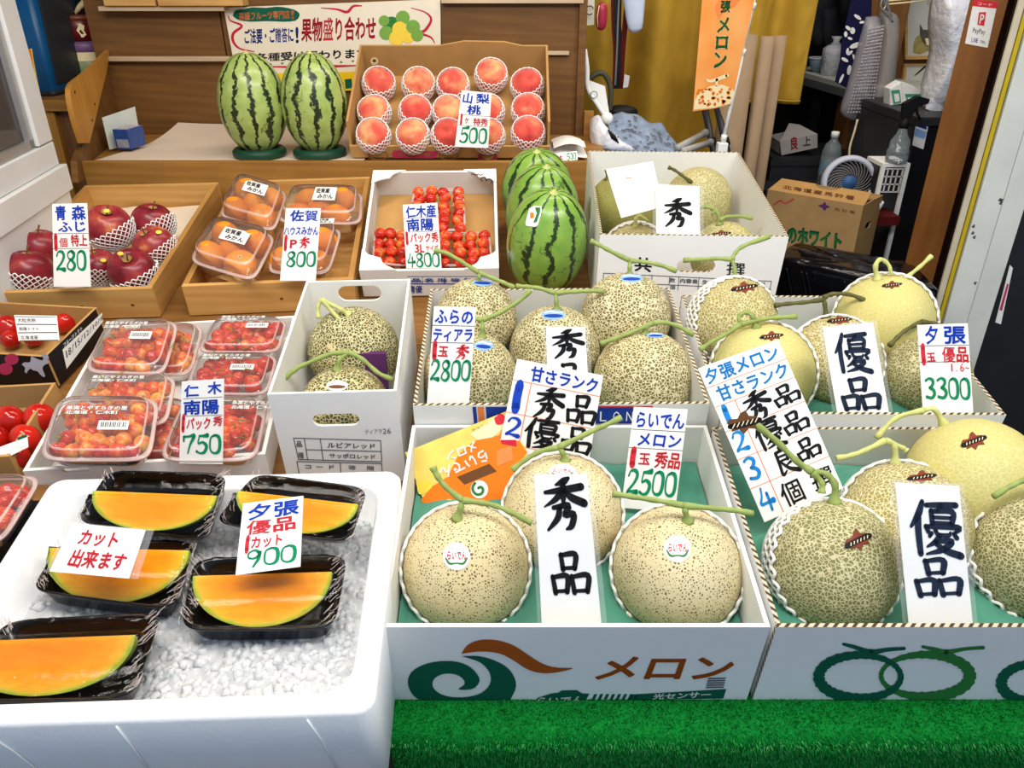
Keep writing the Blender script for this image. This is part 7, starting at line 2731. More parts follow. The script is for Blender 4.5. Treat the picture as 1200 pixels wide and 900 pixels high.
# ---- kraft paper rolls standing upright
for lb, u0, u1, vt, Y, dv in (('widest kraft paper roll standing beside the banner pole', 855, 892, 41, 2.55, 0), ('middle kraft paper sheet roll standing right of the widest roll', 893, 910, 43, 2.6, 0), ('narrow kraft paper roll at the right of the three rolls', 909, 924, 42, 2.66, 0)):
    a, b = w_y(u0, vt, Y), w_y(u1, vt, Y)
    r_ = (b.x - a.x) / 2
    o = thing('paper_roll', lb, 'paper roll', T((a.x + b.x) / 2, Y + r_ * .6, 0.0))
    h_ = a.z
    N = 40
    pts = [(r_ * (1.02 - 0.12 * k / N) * cos(2.2 * pi * k / N + 2.6), r_ * 0.8 * (1.02 - 0.12 * k / N) * sin(2.2 * pi * k / N + 2.6)) for k in range(N + 1)]
    mb = MB()
    mb.grid(lambda s, t: Vector((pts[round(s * N)][0], pts[round(s * N)][1], t * h_)), N, 2)
    part('rolled_sheet', mb, M_KRTUBE, o, solid=0.002)
    part('sheet_edge', MB().tube([(pts[0][0], pts[0][1], 0), (pts[0][0], pts[0][1], h_)], 0.002, 5), M_KRAFT, o)

# ---- dark shop interior: worktop with bowls, hung cloths
wa, wb = w_y(938, 84, 3.75), w_y(1003, 121, 3.15)
dirw = (wb - wa).normalized()
wt = thing('worktop', 'pale grey-green worktop edge in the dark shop behind the curtain', 'worktop', T(*wa))
d_ = Vector((wb.x - wa.x, wb.y - wa.y, 0))
nrm = Vector((-d_.y, d_.x, 0)).normalized() * -1
if nrm.x < 0:
    nrm = -nrm
zt_ = 0
q = [Vector((0, 0, 0)) - d_ * 0.4, d_ * 1.15, d_ * 1.15 + nrm * 0.55, -d_ * 0.4 + nrm * 0.55]
part('slab', MB().panel([q[0], q[1], q[2], q[3]], 0.05), M_GREYPAINT, wt)
part('edge_strip', MB().panel([q[0] + Vector((0, -.004, -0.052)), q[1] + Vector((0, -.004, -0.052)), q[1] + Vector((0, -.004, -0.02)), q[0] + Vector((0, -.004, -0.02))], 0.01), M_MIDGREY, wt)
for f_ in (0.0, 1.05):
    part('leg', MB().box(-0.02, 0.02, -0.02, 0.02, -wa.z, -0.053, M=T(*(d_ * f_ + nrm * 0.1))), M_DARKGREY, wt)
for lb, u, v, r_, h_, Y, mt in (('pale blue bowl on the dark shop worktop', 955, 84, 0.055, 0.06, 3.78, pm('bowl_blue', '8FA6B8', 0.06)),):
    o = thing('bowl', lb, 'bowl', T(w_y(u, v, Y).x, Y - .05, wa.z + 0.001))
    part('bowl_body', MB().lathe([(r_ * .5, 0), (r_ * .85, h_ * .5), (r_, h_), (r_ * .95, h_), (r_ * .78, h_ * .5), (r_ * .3, h_ * .2)], 24, cap1=True), mt, o)
    part('bowl_rim', MB().tube([(r_ * cos(t), r_ * sin(t), h_) for t in [2 * pi * k / 24 for k in range(24)]], 0.003, 6, closed=True), INK['white'], o)
o = thing('wrapped_cup', 'white plastic wrapped cup beside the bowl on the dark worktop', 'cup', T(w_y(973, 88, 3.6).x, 3.6, wa.z + 0.001))
part('cup_body', MB().lathe([(0.042, 0), (0.052, 0.09), (0.050, 0.11), (0.03, 0.125)], 14), M_PLBAG, o)
part('bag_knot', MB().lathe([(0.028, 0.125), (0.012, 0.14), (0.025, 0.16)], 10), M_PLBAG, o)
# shelf unit behind and grey cloths, kept dark
for lb, pts, Y, t, mt in (('grey work coat hanging in the dark shop behind the curtain edge', [(955, -20), (990, -20), (986, 10), (976, 40), (960, 55), (952, 40)], 3.9, 0.05, pm('grey_coat', '3C3D42', 0.2, 14, 0.8, 0.1)),
                          ('black folded cloth hanging above the navy cloth', [(988, -60), (1012, -60), (1012, 10), (1008, 24), (984, 20)], 3.6, 0.04, M_BLACK),
                          ('teal edge of a cloth just behind the mustard curtain edge', [(946, -20), (952, -20), (948, 70), (942, 74)], 3.5, 0.02, pm('teal_cloth', '0E3A3C', 0.1)),
                          ('slate grey sack in the dark shop above the worktop', [(968, 12), (986, 6), (998, 22), (996, 52), (976, 58), (966, 40)], 3.85, 0.08, pm('slate_sack', '4E5056', 0.15, 16, 0.8, 0.1))):
    M_ = vplane(pts[0][0], pts[0][1], Y)
    P = ccw([p2l(M_, *p) for p in catmull(pts + [pts[0]], 3)[:-1]])
    cx_, cy_ = sum(p[0] for p in P) / len(P), sum(p[1] for p in P) / len(P)
    rs = [[Vector((cx_ + (p[0] - cx_) * k, cy_ + (p[1] - cy_) * k, z)) for p in P] for z, k in ((-t, .9), (-t * .5, 1.0), (0, .92), (t * .2, .6))]
    single('hanging_cloth', lb, 'cloth', MB().rings(rs, True, True), mt, M_)
# navy cloth with white plants
nM = vplane(1000, 50, 3.05)
nc = thing('navy_cloth', 'navy cloth with white leaf and flower print hanging in the dark shop', 'cloth', nM)
npx = [(1001, -20), (1023, -20), (1021, 20), (1014, 45), (1004, 72), (994, 104), (979, 96), (985, 70), (987, 45), (993, 20)]
P = ccw([p2l(nM, *p) for p in npx])
part('cloth', MB().plate(P, t=0.006), M_NAVY, nc)
np_ = Print(nc, Matrix.Identity(4), nM, 0.001)
for cx_, cy_, rx_, ry_, an in ((1003, 53, 8, 3, -20), (1018, 33, 6, 2.4, 30), (1021, 42, 5, 2, -30), (1015, 30, 2.2, 5, 20), (1021, 29, 2, 4.5, -20), (994, 33, 4, 2, 40), (999, 36, 3, 4, 0), (996, 45, 3, 1.6, 20), (991, 40, 2, 3.4, 0), (993, 60, 1.6, 4, 10), (996, 62, 4, 1.8, -40), (990, 70, 4.5, 2, 30),
                              (995, 82, 2.4, 6, 10), (986, 92, 1.6, 6, 25), (1005, 20, 5, 2, 35), (1010, 26, 3, 1.6, -10), (1001, 68, 1.5, 5, -20), (997, 98, 4, 1.4, 40)):
    c_, s_ = cos(radians(an)), sin(radians(an))
    np_.poly_px('white_print', [(cx_ + rx_ * cos(t) * c_ - ry_ * sin(t) * s_, cy_ + rx_ * cos(t) * s_ + ry_ * sin(t) * c_) for t in [2 * pi * k / 14 for k in range(14)]], INK['white'])

# brown post and board behind the bags
pa, pb2 = w_y(1019, 0, 3.25), w_y(1062, 0, 3.25)
structure('trim_1', MB().box(pa.x, pb2.x + 0.02, 3.25, 3.37, 0, 2.6), W_POST)
pa, pb2 = w_y(1062, 30, 3.45), w_y(1120, 30, 3.45)
structure('trim_2', MB().box(pa.x - 0.05, pb2.x + 0.5, 3.45, 3.50, 0, 2.6), W_POST)
# framed dog pictures
for lb, q, dogs in (('wooden framed picture of two dogs on the brown board', [(1060, -12), (1104, -12), (1100, 69), (1061, 70)], True), ('lower wooden framed pale picture half hidden by the white bag', [(1060, 75), (1100, 75), (1096, 108), (1056, 108)], False)):
    fM = vplane(1080, 60, 3.42)
    P = ccw([p2l(fM, *p) for p in q])
    cx_, cy_ = sum(p[0] for p in P) / 4, sum(p[1] for p in P) / 4
    inn = [(cx_ + (p[0] - cx_) * 0.84, cy_ + (p[1] - cy_) * 0.9) for p in P]
    o = thing('picture_frame', lb, 'picture', fM)
    part('frame', MB().plate(P, (inn,), 0.02), W_CRATE, o)
    part('picture', MB().plate(inn, (), 0.004), pm('picture_paper', 'CFCFC4', 0.04), o, T(0, 0, -0.01))
    if dogs:
        pp_ = Print(o, Matrix.Identity(4), fM, -0.009)
        pp_.poly_px('dog_body', [(1071, 62), (1072, 50), (1077, 42), (1093, 42), (1097, 50), (1096, 63), (1088, 60), (1080, 64)], pm('dog_tan', 'A89A5A', 0.2, 50), smooth=2)
        pp_.lift += 0.0004
        pp_.poly_px('dog_head', [(1079, 28), (1083, 35), (1090, 35), (1097, 27), (1097, 40), (1094, 48), (1088, 55), (1082, 49), (1079, 41)], pm('dog_grey', '5A564A', 0.2, 50), smooth=0)
        pp_.poly_px('white_dog_head', [(1088, -4), (1099, -4), (1101, 6), (1096, 12), (1091, 10), (1087, 4)], pm('dog_white', 'B9B9B2', 0.1, 50), smooth=2)
        pp_.lift += 0.0004
        pp_.poly_px('dog_nose', [(1094, 5), (1098, 5), (1097, 8), (1095, 8)], INK['black'])
        pp_.poly_px('dog_muzzle', [(1085, 45), (1092, 45), (1090, 53), (1087, 53)], INK['cream'])
    else:
        pp_ = Print(o, Matrix.Identity(4), fM, -0.009)
        vs, fs = stroke_quads([(1073, 89, .5), (1080, 83, 1.0), (1089, 75, .8)])
        mb = MB()
        mb.add([Vector(p2l(fM, *p) + (-0.0088,)) for p in vs], fs)
        part('black_brushstroke', mb, INK['black'], o)

# hanging bubble wrap and clear bags
bM2 = vplane(1015, 80, 2.9)


def hang(label, name, px, Y, t, mt, ribs=0, cat='bag'):
    M_ = vplane(px[0][0], px[0][1], Y)
    P = ccw([p2l(M_, *p) for p in catmull(px + [px[0]], 4)[:-1]])
    cx_, cy_ = sum(p[0] for p in P) / len(P), sum(p[1] for p in P) / len(P)
    rs = [[Vector((cx_ + (p[0] - cx_) * k, cy_ + (p[1] - cy_) * k, z)) for p in P] for z, k in ((-t, .75), (-t * .5, 1.0), (0, .97), (t * .45, .7), (t * .6, .3))]
    o = thing(name, label, cat, M_)
    part('bag_body', MB().rings(rs, True, True), mt, o)
    return o, M_, P


o, M_, P = hang('bubble wrap hanging from the brown post in front of the navy cloth', 'bubble_wrap', [(1018, 20), (1034, 22), (1030, 60), (1022, 110), (1012, 142), (988, 134), (994, 108), (1004, 70)], 2.92, 0.05, M_BUBBLE)
mb = MB()
for k in range(26):
    f_ = k / 25
    a, b = (1015 - 25 * f_, 34 + 96 * f_), (1031 - 14 * f_, 30 + 100 * f_)
    p, q_ = p2l(M_, *a), p2l(M_, *b)
    for j in range(9):
        g = j / 8
        x, y = p[0] + (q_[0] - p[0]) * g, p[1] + (q_[1] - p[1]) * g
        mb.ball(lambda th, ph: Vector((x + 0.0045 * sin(th) * cos(ph), y + 0.0045 * cos(th), 0.032 + 0.003 * sin(th) * sin(ph))), 6, 4)
part('bubbles', mb, M_BUBBLE, o)['kind'] = 'stuff'
hang('greyish clear plastic bag hanging right of the bubble wrap', 'clear_bag', [(1036, 12), (1054, 20), (1052, 70), (1044, 126), (1030, 133), (1014, 143), (1026, 90), (1032, 45)], 2.95, 0.06, M_CLEARBAG)
o_ = w_y(1040, 8, 2.9)
single('hook_bundle', 'tangle of metal hooks holding the clear bags', 'hooks', MB().tube(catmull([tuple(pt(u, v, 2.9) - o_) for u, v in ((1031, -6), (1038, 6), (1034, 14), (1044, 20), (1041, 8), (1038, -6))], 5), 0.004, 6).tube(catmull([tuple(pt(u, v, 2.89) - o_) for u, v in ((1036, -6), (1032, 8), (1040, 16), (1046, 26))], 5), 0.004, 6), M_ALU, T(*o_))
o_ = w_y(1070, 5, 3.0)
rk = thing('wire_rack', 'white wire rack at the very top above the dog picture', 'rack', T(*o_))
for k in range(3):
    part('rack_bar', MB().tube([tuple(pt(1041, 5 - k * 4, 3.0) - o_), tuple(pt(1084, 1 - k * 4, 3.0) - o_)], 0.003, 5), INK['cream'], rk)
# cords
for lb, pts in (('pale cord hanging from the bubble wrap towards the fan', ((1005, 140), (1001, 155), (996, 172), (995, 186))), ('pale cord hanging right of the fan', ((1027, 128), (1027, 160), (1030, 190), (1030, 214)))):
    o_ = w_y(*pts[0], 2.85)
    single('cord', lb, 'cord', MB().tube(catmull([tuple(pt(u, v, 2.85) - o_) for u, v in pts], 6), 0.004, 6), INK['cream'], T(*o_))

# tissue pack on a white tub, white sheet bag, fridge
fY = 2.45
f0 = w_y(1076, 137, fY)
fr = thing('fridge', 'black compact fridge behind the stained wooden pillar', 'fridge', T(f0.x, fY, 0))
part('fridge_body', MB().box(0, 0.42, 0.012, 0.5, 0.02, f0.z - 0.03), M_DARKGREY, fr, bevel=0.004)
part('fridge_door', MB().box(0.003, 0.417, 0, 0.011, 0.03, f0.z - 0.034), M_BLACKBOX, fr, bevel=0.003)
part('fridge_top', MB().box(-0.004, 0.424, -0.006, 0.5, f0.z - 0.029, f0.z), M_DARKGREY, fr, bevel=0.004)
fp = vplane(1076, 160, fY - 0.0008)
fl = MB().flat(ccw([p2l(fp, *p) for p in ((1074, 142), (1088, 148), (1082, 175), (1069, 170))]))
st_ = part('energy_sticker', fl, INK['white'], fr, T(-f0.x, -fY, 0) @ fp)
part('sticker_print', MB().flat(ccw([p2l(fp, *p) for p in ((1073, 150), (1086, 155), (1083, 163), (1071, 159))])), INK['sky'], st_, T(0, 0, 0.0008))
part('sticker_heading', MB().flat(ccw([p2l(fp, *p) for p in ((1075, 145), (1086, 149), (1085.5, 152), (1074, 148))])), INK['navy'], st_, T(0, 0, 0.0008))
tz = w_y(1063, 126, 2.75)
o = thing('white_tub', 'white lidded tub under the tissue packs behind the fridge', 'tub', T(tz.x + 0.02, 2.8, 0.7))
part('tub_body', MB().lathe([(0.05, 0), (0.06, tz.z - 0.75)], 24), pm('grey_tub', '6E6E70', 0.05), o)
part('tub_lid', MB().lathe([(0.062, tz.z - 0.752), (0.064, tz.z - 0.72), (0.058, tz.z - 0.715)], 24), INK['white'], o)
o_ = w_y(1063, 120, 2.72)
for lb, q, gq in (('white and green tissue pack, left one, on the white tub', [(1043, 104), (1056, 96), (1058, 122), (1043, 124)], [(1044, 106), (1054, 105), (1056, 120), (1047, 122)]), ('white and green tissue pack leaning right on the white tub', [(1056, 95), (1070, 100), (1083, 110), (1081, 126), (1058, 122)], [(1060, 110), (1082, 110), (1080, 124), (1064, 122)])):
    M_ = vplane(q[0][0], q[0][1], 2.72)
    P = ccw([p2l(M_, *p) for p in q])
    o = thing('tissue_pack', lb, 'tissue pack', M_)
    cx_, cy_ = sum(p[0] for p in P) / len(P), sum(p[1] for p in P) / len(P)
    part('pack_body', MB().rings([[Vector((cx_ + (p[0] - cx_) * k, cy_ + (p[1] - cy_) * k, z)) for p in P] for z, k in ((-.06, .9), (-.05, 1), (-.005, 1), (0, .93))], True, True, False), INK['white'], o)
    part('green_print', MB().flat(ccw([p2l(M_, *p) for p in gq])), pm('pack_green', '3E9A78', 0.05), o, T(0, 0, 0.0012))
    part('white_panel', MB().flat(ccw([p2l(M_, gq[0][0] + (p[0] - gq[0][0]) * .6 + 3, gq[0][1] + (p[1] - gq[0][1]) * .6 + 4) for p in gq])), INK['white'], o, T(0, 0, 0.0020))
o, M_, P = hang('bulky white plastic sheet bag hanging above the fridge left of the pillar', 'sheet_bag', [(1104, -14), (1140, -14), (1134, 30), (1122, 85), (1110, 130), (1088, 126), (1096, 90), (1102, 60), (1100, 20)], 2.6, 0.09, M_PLBAG)
part('bag_tail', MB().panel([Vector(p2l(M_, *p) + (0.02,)) for p in ((1083, 127), (1109, 137), (1110, 128), (1086, 116))], 0.012), M_PLBAG, o)
# spray bottle
s0 = w_y(1046, 190, 2.42)
sc_ = (w_y(1046, 150, 2.42).z - s0.z)
o = thing('spray_bottle', 'clear spray bottle with black trigger head left of the fridge', 'bottle', T(s0.x + 0.01, 2.42, s0.z))
part('bottle', MB().lathe([(0.030, 0), (0.034, 0.006), (0.034, 0.022), (0.031, 0.026), (0.034, 0.030), (0.034, sc_ * .35), (0.030, sc_ * .4), (0.03, sc_ * .62), (0.016, sc_ * .85), (0.013, sc_)], 24), M_WATER, o)
part('collar', MB().lathe([(0.015, sc_), (0.016, sc_ + 0.012), (0.012, sc_ + 0.03)], 16), M_BLACK, o)
hz = sc_ + 0.03
part('trigger_head', MB().panel([(-0.014, -0.01, hz), (0.012, -0.01, hz), (0.028, -0.01, hz + 0.035), (0.058, -0.01, hz + 0.045), (0.058, -0.01, hz + 0.058), (0.02, -0.01, hz + 0.068), (-0.02, -0.01, hz + 0.045)], 0.02), M_BLACK, o, bevel=0.002)
part('trigger', MB().tube([(0.026, 0, hz + 0.032), (0.034, 0, hz + 0.012), (0.046, 0, hz - 0.002)], 0.004, 6), M_BLACK, o)
sM = T(s0.x - 0.04, 2.40, 0)
o = thing('rack_stand', 'white and grey slim rack under the spray bottle', 'rack', sM)
part('rack_top', MB().box(0, 0.09, 0, 0.12, s0.z - 0.012, s0.z - 0.0005), INK['white'], o)
part('rack_post', MB().box(0, 0.012, 0, 0.012, 0, s0.z - 0.0125), INK['white'], o)
part('rack_post', MB().box(0.078, 0.09, 0, 0.012, 0, s0.z - 0.0125), INK['white'], o)
gz0, gz1 = w_y(1050, 225, 2.4).z, w_y(1050, 198, 2.4).z
mb = MB()
for k in range(4):
    mb.box(0.02 + k * .016, 0.024 + k * .016, 0.0, 0.003, gz0, gz1)
for k in range(4):
    mb.box(0.014, 0.076, 0.0, 0.003, gz0 + (gz1 - gz0) * k / 3 - .002, gz0 + (gz1 - gz0) * k / 3 + .002)
part('rack_grid', mb, M_WHITEPAINT, o)
gz = w_y(1047, 250, 2.38).z
o = thing('green_container', 'small white container with green content beside the potato carton', 'container', T(s0.x - 0.062, 2.36, gz))
part('container_body', MB().lathe([(0.02, 0), (0.032, 0.045), (0.03, 0.046), (0.022, 0.01)], 18), INK['white'], o)
part('green_fill', MB().lathe([(0.0, 0.034), (0.028, 0.036), (0.02, 0.05), (0.0, 0.054)], 18), pm('leaf_green', '3FA82E', 0.1), o)
single('container_shelf', 'dark red board under the small green container', 'board', MB().box(-0.05, 0.09, -0.02, 0.10, -0.03, -0.001), M_DKRED, T(s0.x - 0.062, 2.36, gz))
single('green_ornament', 'bright green ornament on the brown post left of the spray bottle', 'ornament', MB().ball(lambda th, ph: Vector((0.014 * sin(th) * cos(ph), 0.014 * sin(th) * sin(ph), 0.014 * cos(th))), 14, 10), pm('knob_green', '6FC83A', 0.05), T(*w_y(1036, 168, 3.22)))

# fan
fc = w_y(995, 214, 2.7)
fa = thing('desk_fan', 'round white desk fan with spiral grille behind the potato carton', 'fan', zframe(fc, Vector((-0.22, -1, 0.18))))
fr_ = 31 / 900 * depth_of(fc)
ring_p = [(fr_ * 0.90 * cos(t), fr_ * 0.90 * sin(t), 0) for t in [2 * pi * k / 40 for k in range(40)]]
part('outer_ring', MB().lathe([(fr_ * 0.78, 0.0), (fr_ * 0.82, 0.014), (fr_ * 0.94, 0.012), (fr_, -0.006), (fr_ * 0.98, -0.05), (fr_ * .78, -0.05)], 40, cap0=False, cap1=False), M_FAN, fa)
part('back_cover', MB().lathe([(0.0, -0.055), (fr_ * .9, -0.05), (fr_ * .8, -0.046), (0, -0.048)], 36, cap0=False, cap1=False), M_FANG, fa)
mb = MB()
for k in range(26):
    a0 = 2 * pi * k / 26
    mb.tube([(fr_ * (0.26 + 0.54 * q / 6) * cos(a0 + 1.0 * q / 6), fr_ * (0.26 + 0.54 * q / 6) * sin(a0 + 1.0 * q / 6), 0.004) for q in range(7)], 0.0018, 5)
part('spiral_grille', mb, pm('fan_grille', '8E8C8C', 0.05), fa)
part('hub', MB().lathe([(0.0, 0.008), (fr_ * .26, 0.006), (fr_ * .26, 0.0)], 24, cap0=False), pm('fan_hub', '3E6AA0', 0.05), fa)
part('fan_neck', MB().tube([(0, -fr_ * .9, -0.03), (0, -fr_ * 1.5, -0.03)], 0.02, 10), M_FAN, fa)
part('fan_base', MB().lathe([(0.07, 0), (0.075, 0.01), (0.05, 0.02)], 24, M=T(0, -fr_ * 1.6, -0.03) @ RX(-90)), M_FAN, fa)

# potato carton
zt_ = 0.90
A, B_ = w_z(900, 222, zt_), w_z(1012, 241, zt_)
C_ = w_z(1040, 221, zt_ + 0.0)
xd = (B_ - A)
wd = xd.length
xd.normalize()
yd = Vector((-xd.y, xd.x, 0))
pM = axes(xd, yd, Vector((0, 0, 1)), A - Vector((0, 0, 0)))
zbot = w_y(905, 302, A.y).z - 0.05
dep = 0.17
hh = zt_ - zbot
pM = pM @ T(0, 0, -hh)
po = thing('potato_carton', 'brown potato carton with green らのホワイト lettering right of the kraft rolls', 'box', pM)
t_ = 0.005
part('front_panel', MB().plate([(0, 0), (wd, 0), (wd, hh), (0, hh)], t=t_), M_KRAFTD, po, RX(90))
part('side_panel', MB().plate([(t_, 0), (dep, 0), (dep, hh), (t_, hh)], [stadium(dep * .5, hh * .72, 0.05, 0.022)], t=t_), M_KRAFTD, po, T(wd, 0, 0) @ RZ(90) @ RX(90))
part('side_panel', MB().plate([(-dep, 0), (-t_, 0), (-t_, hh), (-dep, hh)], t=t_), M_KRAFTD, po, RZ(-90) @ RX(90))
part('back_panel', MB().plate([(-wd, 0), (0, 0), (0, hh), (-wd, hh)], t=t_), M_KRAFTD, po, T(0, dep + t_, 0) @ RZ(180) @ RX(90))
ns = [(wd * .40, 0.085)] + [(wd * .53 + 0.055 * cos(a), 0.085 + 0.055 * sin(a)) for a in [pi + pi * k / 10 for k in range(1, 10)]] + [(wd * .66, 0.085)]
fl_ = [(0, 0), (wd, 0), (wd * 0.97, 0.085)] + [(wd * .53 + wd * .13 * cos(a), 0.085 - 0.028 * sin(a)) for a in [pi * k / 10 for k in range(11)]] + [(wd * 0.02, 0.085)]
fF = T(0, 0.002, hh) @ RX(16)
part('top_flap', MB().plate(fl_, t=0.004), M_KRAFT, po, fF)
part('rear_flap', MB().plate([(0, -0.085), (wd, -0.085), (wd, 0), (0, 0)], t=0.004), M_KRAFTD, po, T(0, dep, hh) @ RX(-4) @ T(0, 0, -0.004))
pp_ = Print(po, RX(90), pM @ RX(90), 0.0007)


def c10(x, y):
    return (800 + x / 3, y / 3)


f4 = pp_.fn_px([c10(328, 785), c10(565, 820), c10(560, 880), c10(328, 850)])
mb = MB()
letters(mb, 'らのホワイト', (-0.012, -0.05, 1.0, 1.03), f4)
letters(mb, 'らのホワイト', (0.006, 0.02, 1.012, 1.06), f4)
part('dark_lettering', mb, INK['dgreen'], po, RX(90))
pp_.lift = 0.0013
pp_.text('green_lettering', 'らのホワイト', pp_.fn_px([c10(332, 790), c10(563, 825), c10(558, 876), c10(332, 846)]), INK['ogreen'])
pp_.lift = 0.0007
pp_.poly_px('purple_star', [c10(*p) for p in ((475, 722), (492, 718), (500, 708), (506, 720), (520, 728), (506, 732), (500, 742), (492, 732))], INK['purple'])
pp_.text('print_lettering', '馬鈴薯', pp_.fn_px([c10(530, 728), c10(610, 742), c10(610, 754), c10(530, 740)]), INK['kbrown'], style='n', gap=0.1)
vs, fs = stroke_quads([(c10(320, 720)[0], c10(320, 720)[1], .6), (c10(345, 705)[0], c10(345, 705)[1], .8), (c10(360, 715)[0], c10(360, 715)[1], .6), (c10(390, 700)[0], c10(390, 700)[1], .8)])
mb = MB()
mb.add([Vector(pp_.px(*p) + (0.0008,)) for p in vs], fs)
part('crimson_script', mb, INK['crimson'], po, RX(90))
fw = pM @ fF
pf_ = Print(po, fF, fw, 0.0007)
pf_.text('flap_lettering', '北海道産馬鈴薯', pf_.fn_px([c10(352, 650), c10(610, 690), c10(606, 706), c10(350, 664)]), INK['kbrown'], gap=0.06)
single('carton_stand', 'dark stand carrying the potato carton', 'stand', MB().box(-0.02, wd + 0.02, -0.01, dep + 0.03, -(zbot), -0.001), M_DARKGREY, axes(xd, yd, Vector((0, 0, 1)), Vector((A.x, A.y, zbot))))

# white box with a red mark, dark boxes, water bottle behind the rolls
bM3 = vplane(917, 181, 3.1)
o = thing('white_carton', 'white carton with a red character mark in the dark right of the kraft rolls', 'carton', bM3)
P = ccw([p2l(bM3, *p) for p in ((914, 166), (958, 157), (958, 173), (916, 182))])
part('carton_front', MB().plate(P, t=0.15), pm('dull_white', 'A8A29E', 0.05), o)
P = [p2l(bM3, *p) for p in ((914, 166), (958, 157), (945, 150), (934, 149))]
part('carton_flap', MB().panel([Vector(P[0] + (0.0,)), Vector(P[1] + (0.0,)), Vector(P[2] + (-0.08,)), Vector(P[3] + (-0.10,))], 0.004), pm('dull_white', 'A8A29E', 0.05), o)
cp = Print(o, Matrix.Identity(4), bM3, 0.0012)
cp.text('red_lettering', '良', cp.fn_px([(925, 161), (935, 159), (935, 175), (926, 176)]), INK['crimson'])
cp.text('grey_lettering', '上', cp.fn_px([(941, 160), (950, 158), (950, 171), (941, 172)]), INK['grey'])
bz = w_y(930, 182, 3.1).z
single('storage_box', 'black storage box under the white carton with the red mark', 'box', MB().box(-0.05, 0.36, -0.03, 0.3, -bz, -0.004).box(-0.055, 0.365, -0.036, 0.306, -0.035, -0.012), M_DARKGREY, T(bM3.translation.x, 3.1, bz))
wb_ = w_y(970, 204, 2.9)
o = thing('water_bottle', 'clear water bottle with white cap left of the fan', 'bottle', T(wb_.x, 2.9, wb_.z - 0.05))
part('bottle', MB().lathe([(0.032, 0), (0.036, 0.006), (0.036, 0.12), (0.034, 0.125), (0.036, 0.13), (0.028, 0.16), (0.013, 0.18), (0.013, 0.19)], 22), M_WATER, o)
part('bottle_cap', MB().lathe([(0.015, 0.19), (0.015, 0.208), (0.013, 0.21)], 16), INK['white'], o)
part('bottle_label', MB().lathe([(0.0366, 0.05), (0.0366, 0.10)], 22, cap0=False, cap1=False), pm('bottle_label', '6E8A9A', 0.1), o)
single('bottle_stand', 'dark shelf under the water bottle', 'shelf', MB().box(-0.25, 0.12, -0.06, 0.12, -0.04, -0.001), M_DARKGREY, T(wb_.x, 2.9, wb_.z - 0.05))
# ---- black wrapped bundle
zk = 0.84
q = [w_z(*p, zk) for p in ((912, 303), (1108, 345), (1068, 308), (926, 284))]
cen = sum(q, Vector()) / 4
o = thing('wrapped_bundle', 'long bundle wrapped in shiny black plastic behind the right second row carton', 'bundle', T(*cen))
Q = [p - cen for p in q]


def bpt(s, t, z):
    p = (Q[0] * (1 - s) + Q[1] * s) * (1 - t) + (Q[3] * (1 - s) + Q[2] * s) * t
    return Vector((p.x, p.y, z))


N = 40
rs = []
for z, k in ((-0.16, 0.94), (-0.15, 0.98), (-0.02, 1.0), (-0.004, 0.99), (0.004, 0.94), (0.006, 0.7), (0.003, 0.3)):
    rs.append([bpt(0.5 + a * k, 0.5 + c * k, z + 0.006 * noise.noise(Vector((a * 9, c * 9, z * 20)))) for a, c in superell(0.5, 0.5, N, 7)])
part('bundle_body', MB().rings(rs, True, True), M_BLACKPLASTIC, o)
for k in range(8):
    s = random.uniform(0.02, 0.2) if k < 5 else random.uniform(.3, .9)
    mb = MB().tube(catmull([tuple(bpt(s + 0.02 * i, -0.008, -0.02 - 0.022 * i)) for i in range(5)], 3), 0.002, 4)
    part('plastic_crease', mb, M_BLACKPLASTIC, o)
single('bundle_stand', 'black trestle under the wrapped bundle', 'stand', MB().box(-0.18, 0.2, -0.05, 0.05, -(zk - 0.165), 0).box(-0.22, 0.24, -0.08, 0.08, -0.03, -0.0), M_DARKGREY, T(cen.x, cen.y, zk - 0.166))

# ---- wooden pillar with the payment sticker, and the sliding door frame
P0 = w_y(1101, 300, 2.0)
P0 = Vector((P0.x, P0.y, 0))
e1, e2 = Vector((-0.056, 0.064, 0)) * 1.05, Vector((0.064, 0.056, 0)) * 1.0
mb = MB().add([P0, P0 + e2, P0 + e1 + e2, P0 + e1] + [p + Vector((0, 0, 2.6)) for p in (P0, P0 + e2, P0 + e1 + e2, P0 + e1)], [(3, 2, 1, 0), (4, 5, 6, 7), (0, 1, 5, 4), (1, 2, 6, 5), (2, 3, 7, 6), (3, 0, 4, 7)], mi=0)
mb.mi = [0, 0, 1, 1, 0, 0]  # front and right faces take the wood with painted-in shade
pil = structure('trim_3', mb, [W_PILLAR, W_SHADEP])
sM = axes(-e1.normalized(), Vector((0, 0, 1)), (-e1.normalized()).cross(Vector((0, 0, 1))), P0 + Vector((0, 0, 0)))
stk = thing('payment_sticker', 'white and red payment sticker with a P mark on the stained wooden pillar', 'sticker', sM)
sq = [(1141.5, -1), (1169.5, 2), (1157.5, 56), (1131, 51)]
P = ccw([p2l(sM, *p) for p in sq])
part('sticker', MB().plate(P, t=0.0006), INK['white'], stk, T(0, 0, 0.0008))
sp_ = Print(stk, Matrix.Identity(4), sM, 0.0014)
sp_.poly_px('red_header', [(1141.5, -1), (1169.5, 2), (1168, 10), (1139.5, 7)], INK['red'])
sp_.poly_px('red_mark', [(1147.5, 14.5), (1156, 14), (1153.5, 30.5), (1145.5, 29)], INK['red'])
sp_.lift = 0.0019
sp_.text('mark_lettering', 'P', sp_.fn_px([(1148.5, 15.5), (1155.5, 15.5), (1153, 29), (1146.5, 28)]), INK['white'], rect=(0.1, 0.05, 0.95, 0.95))
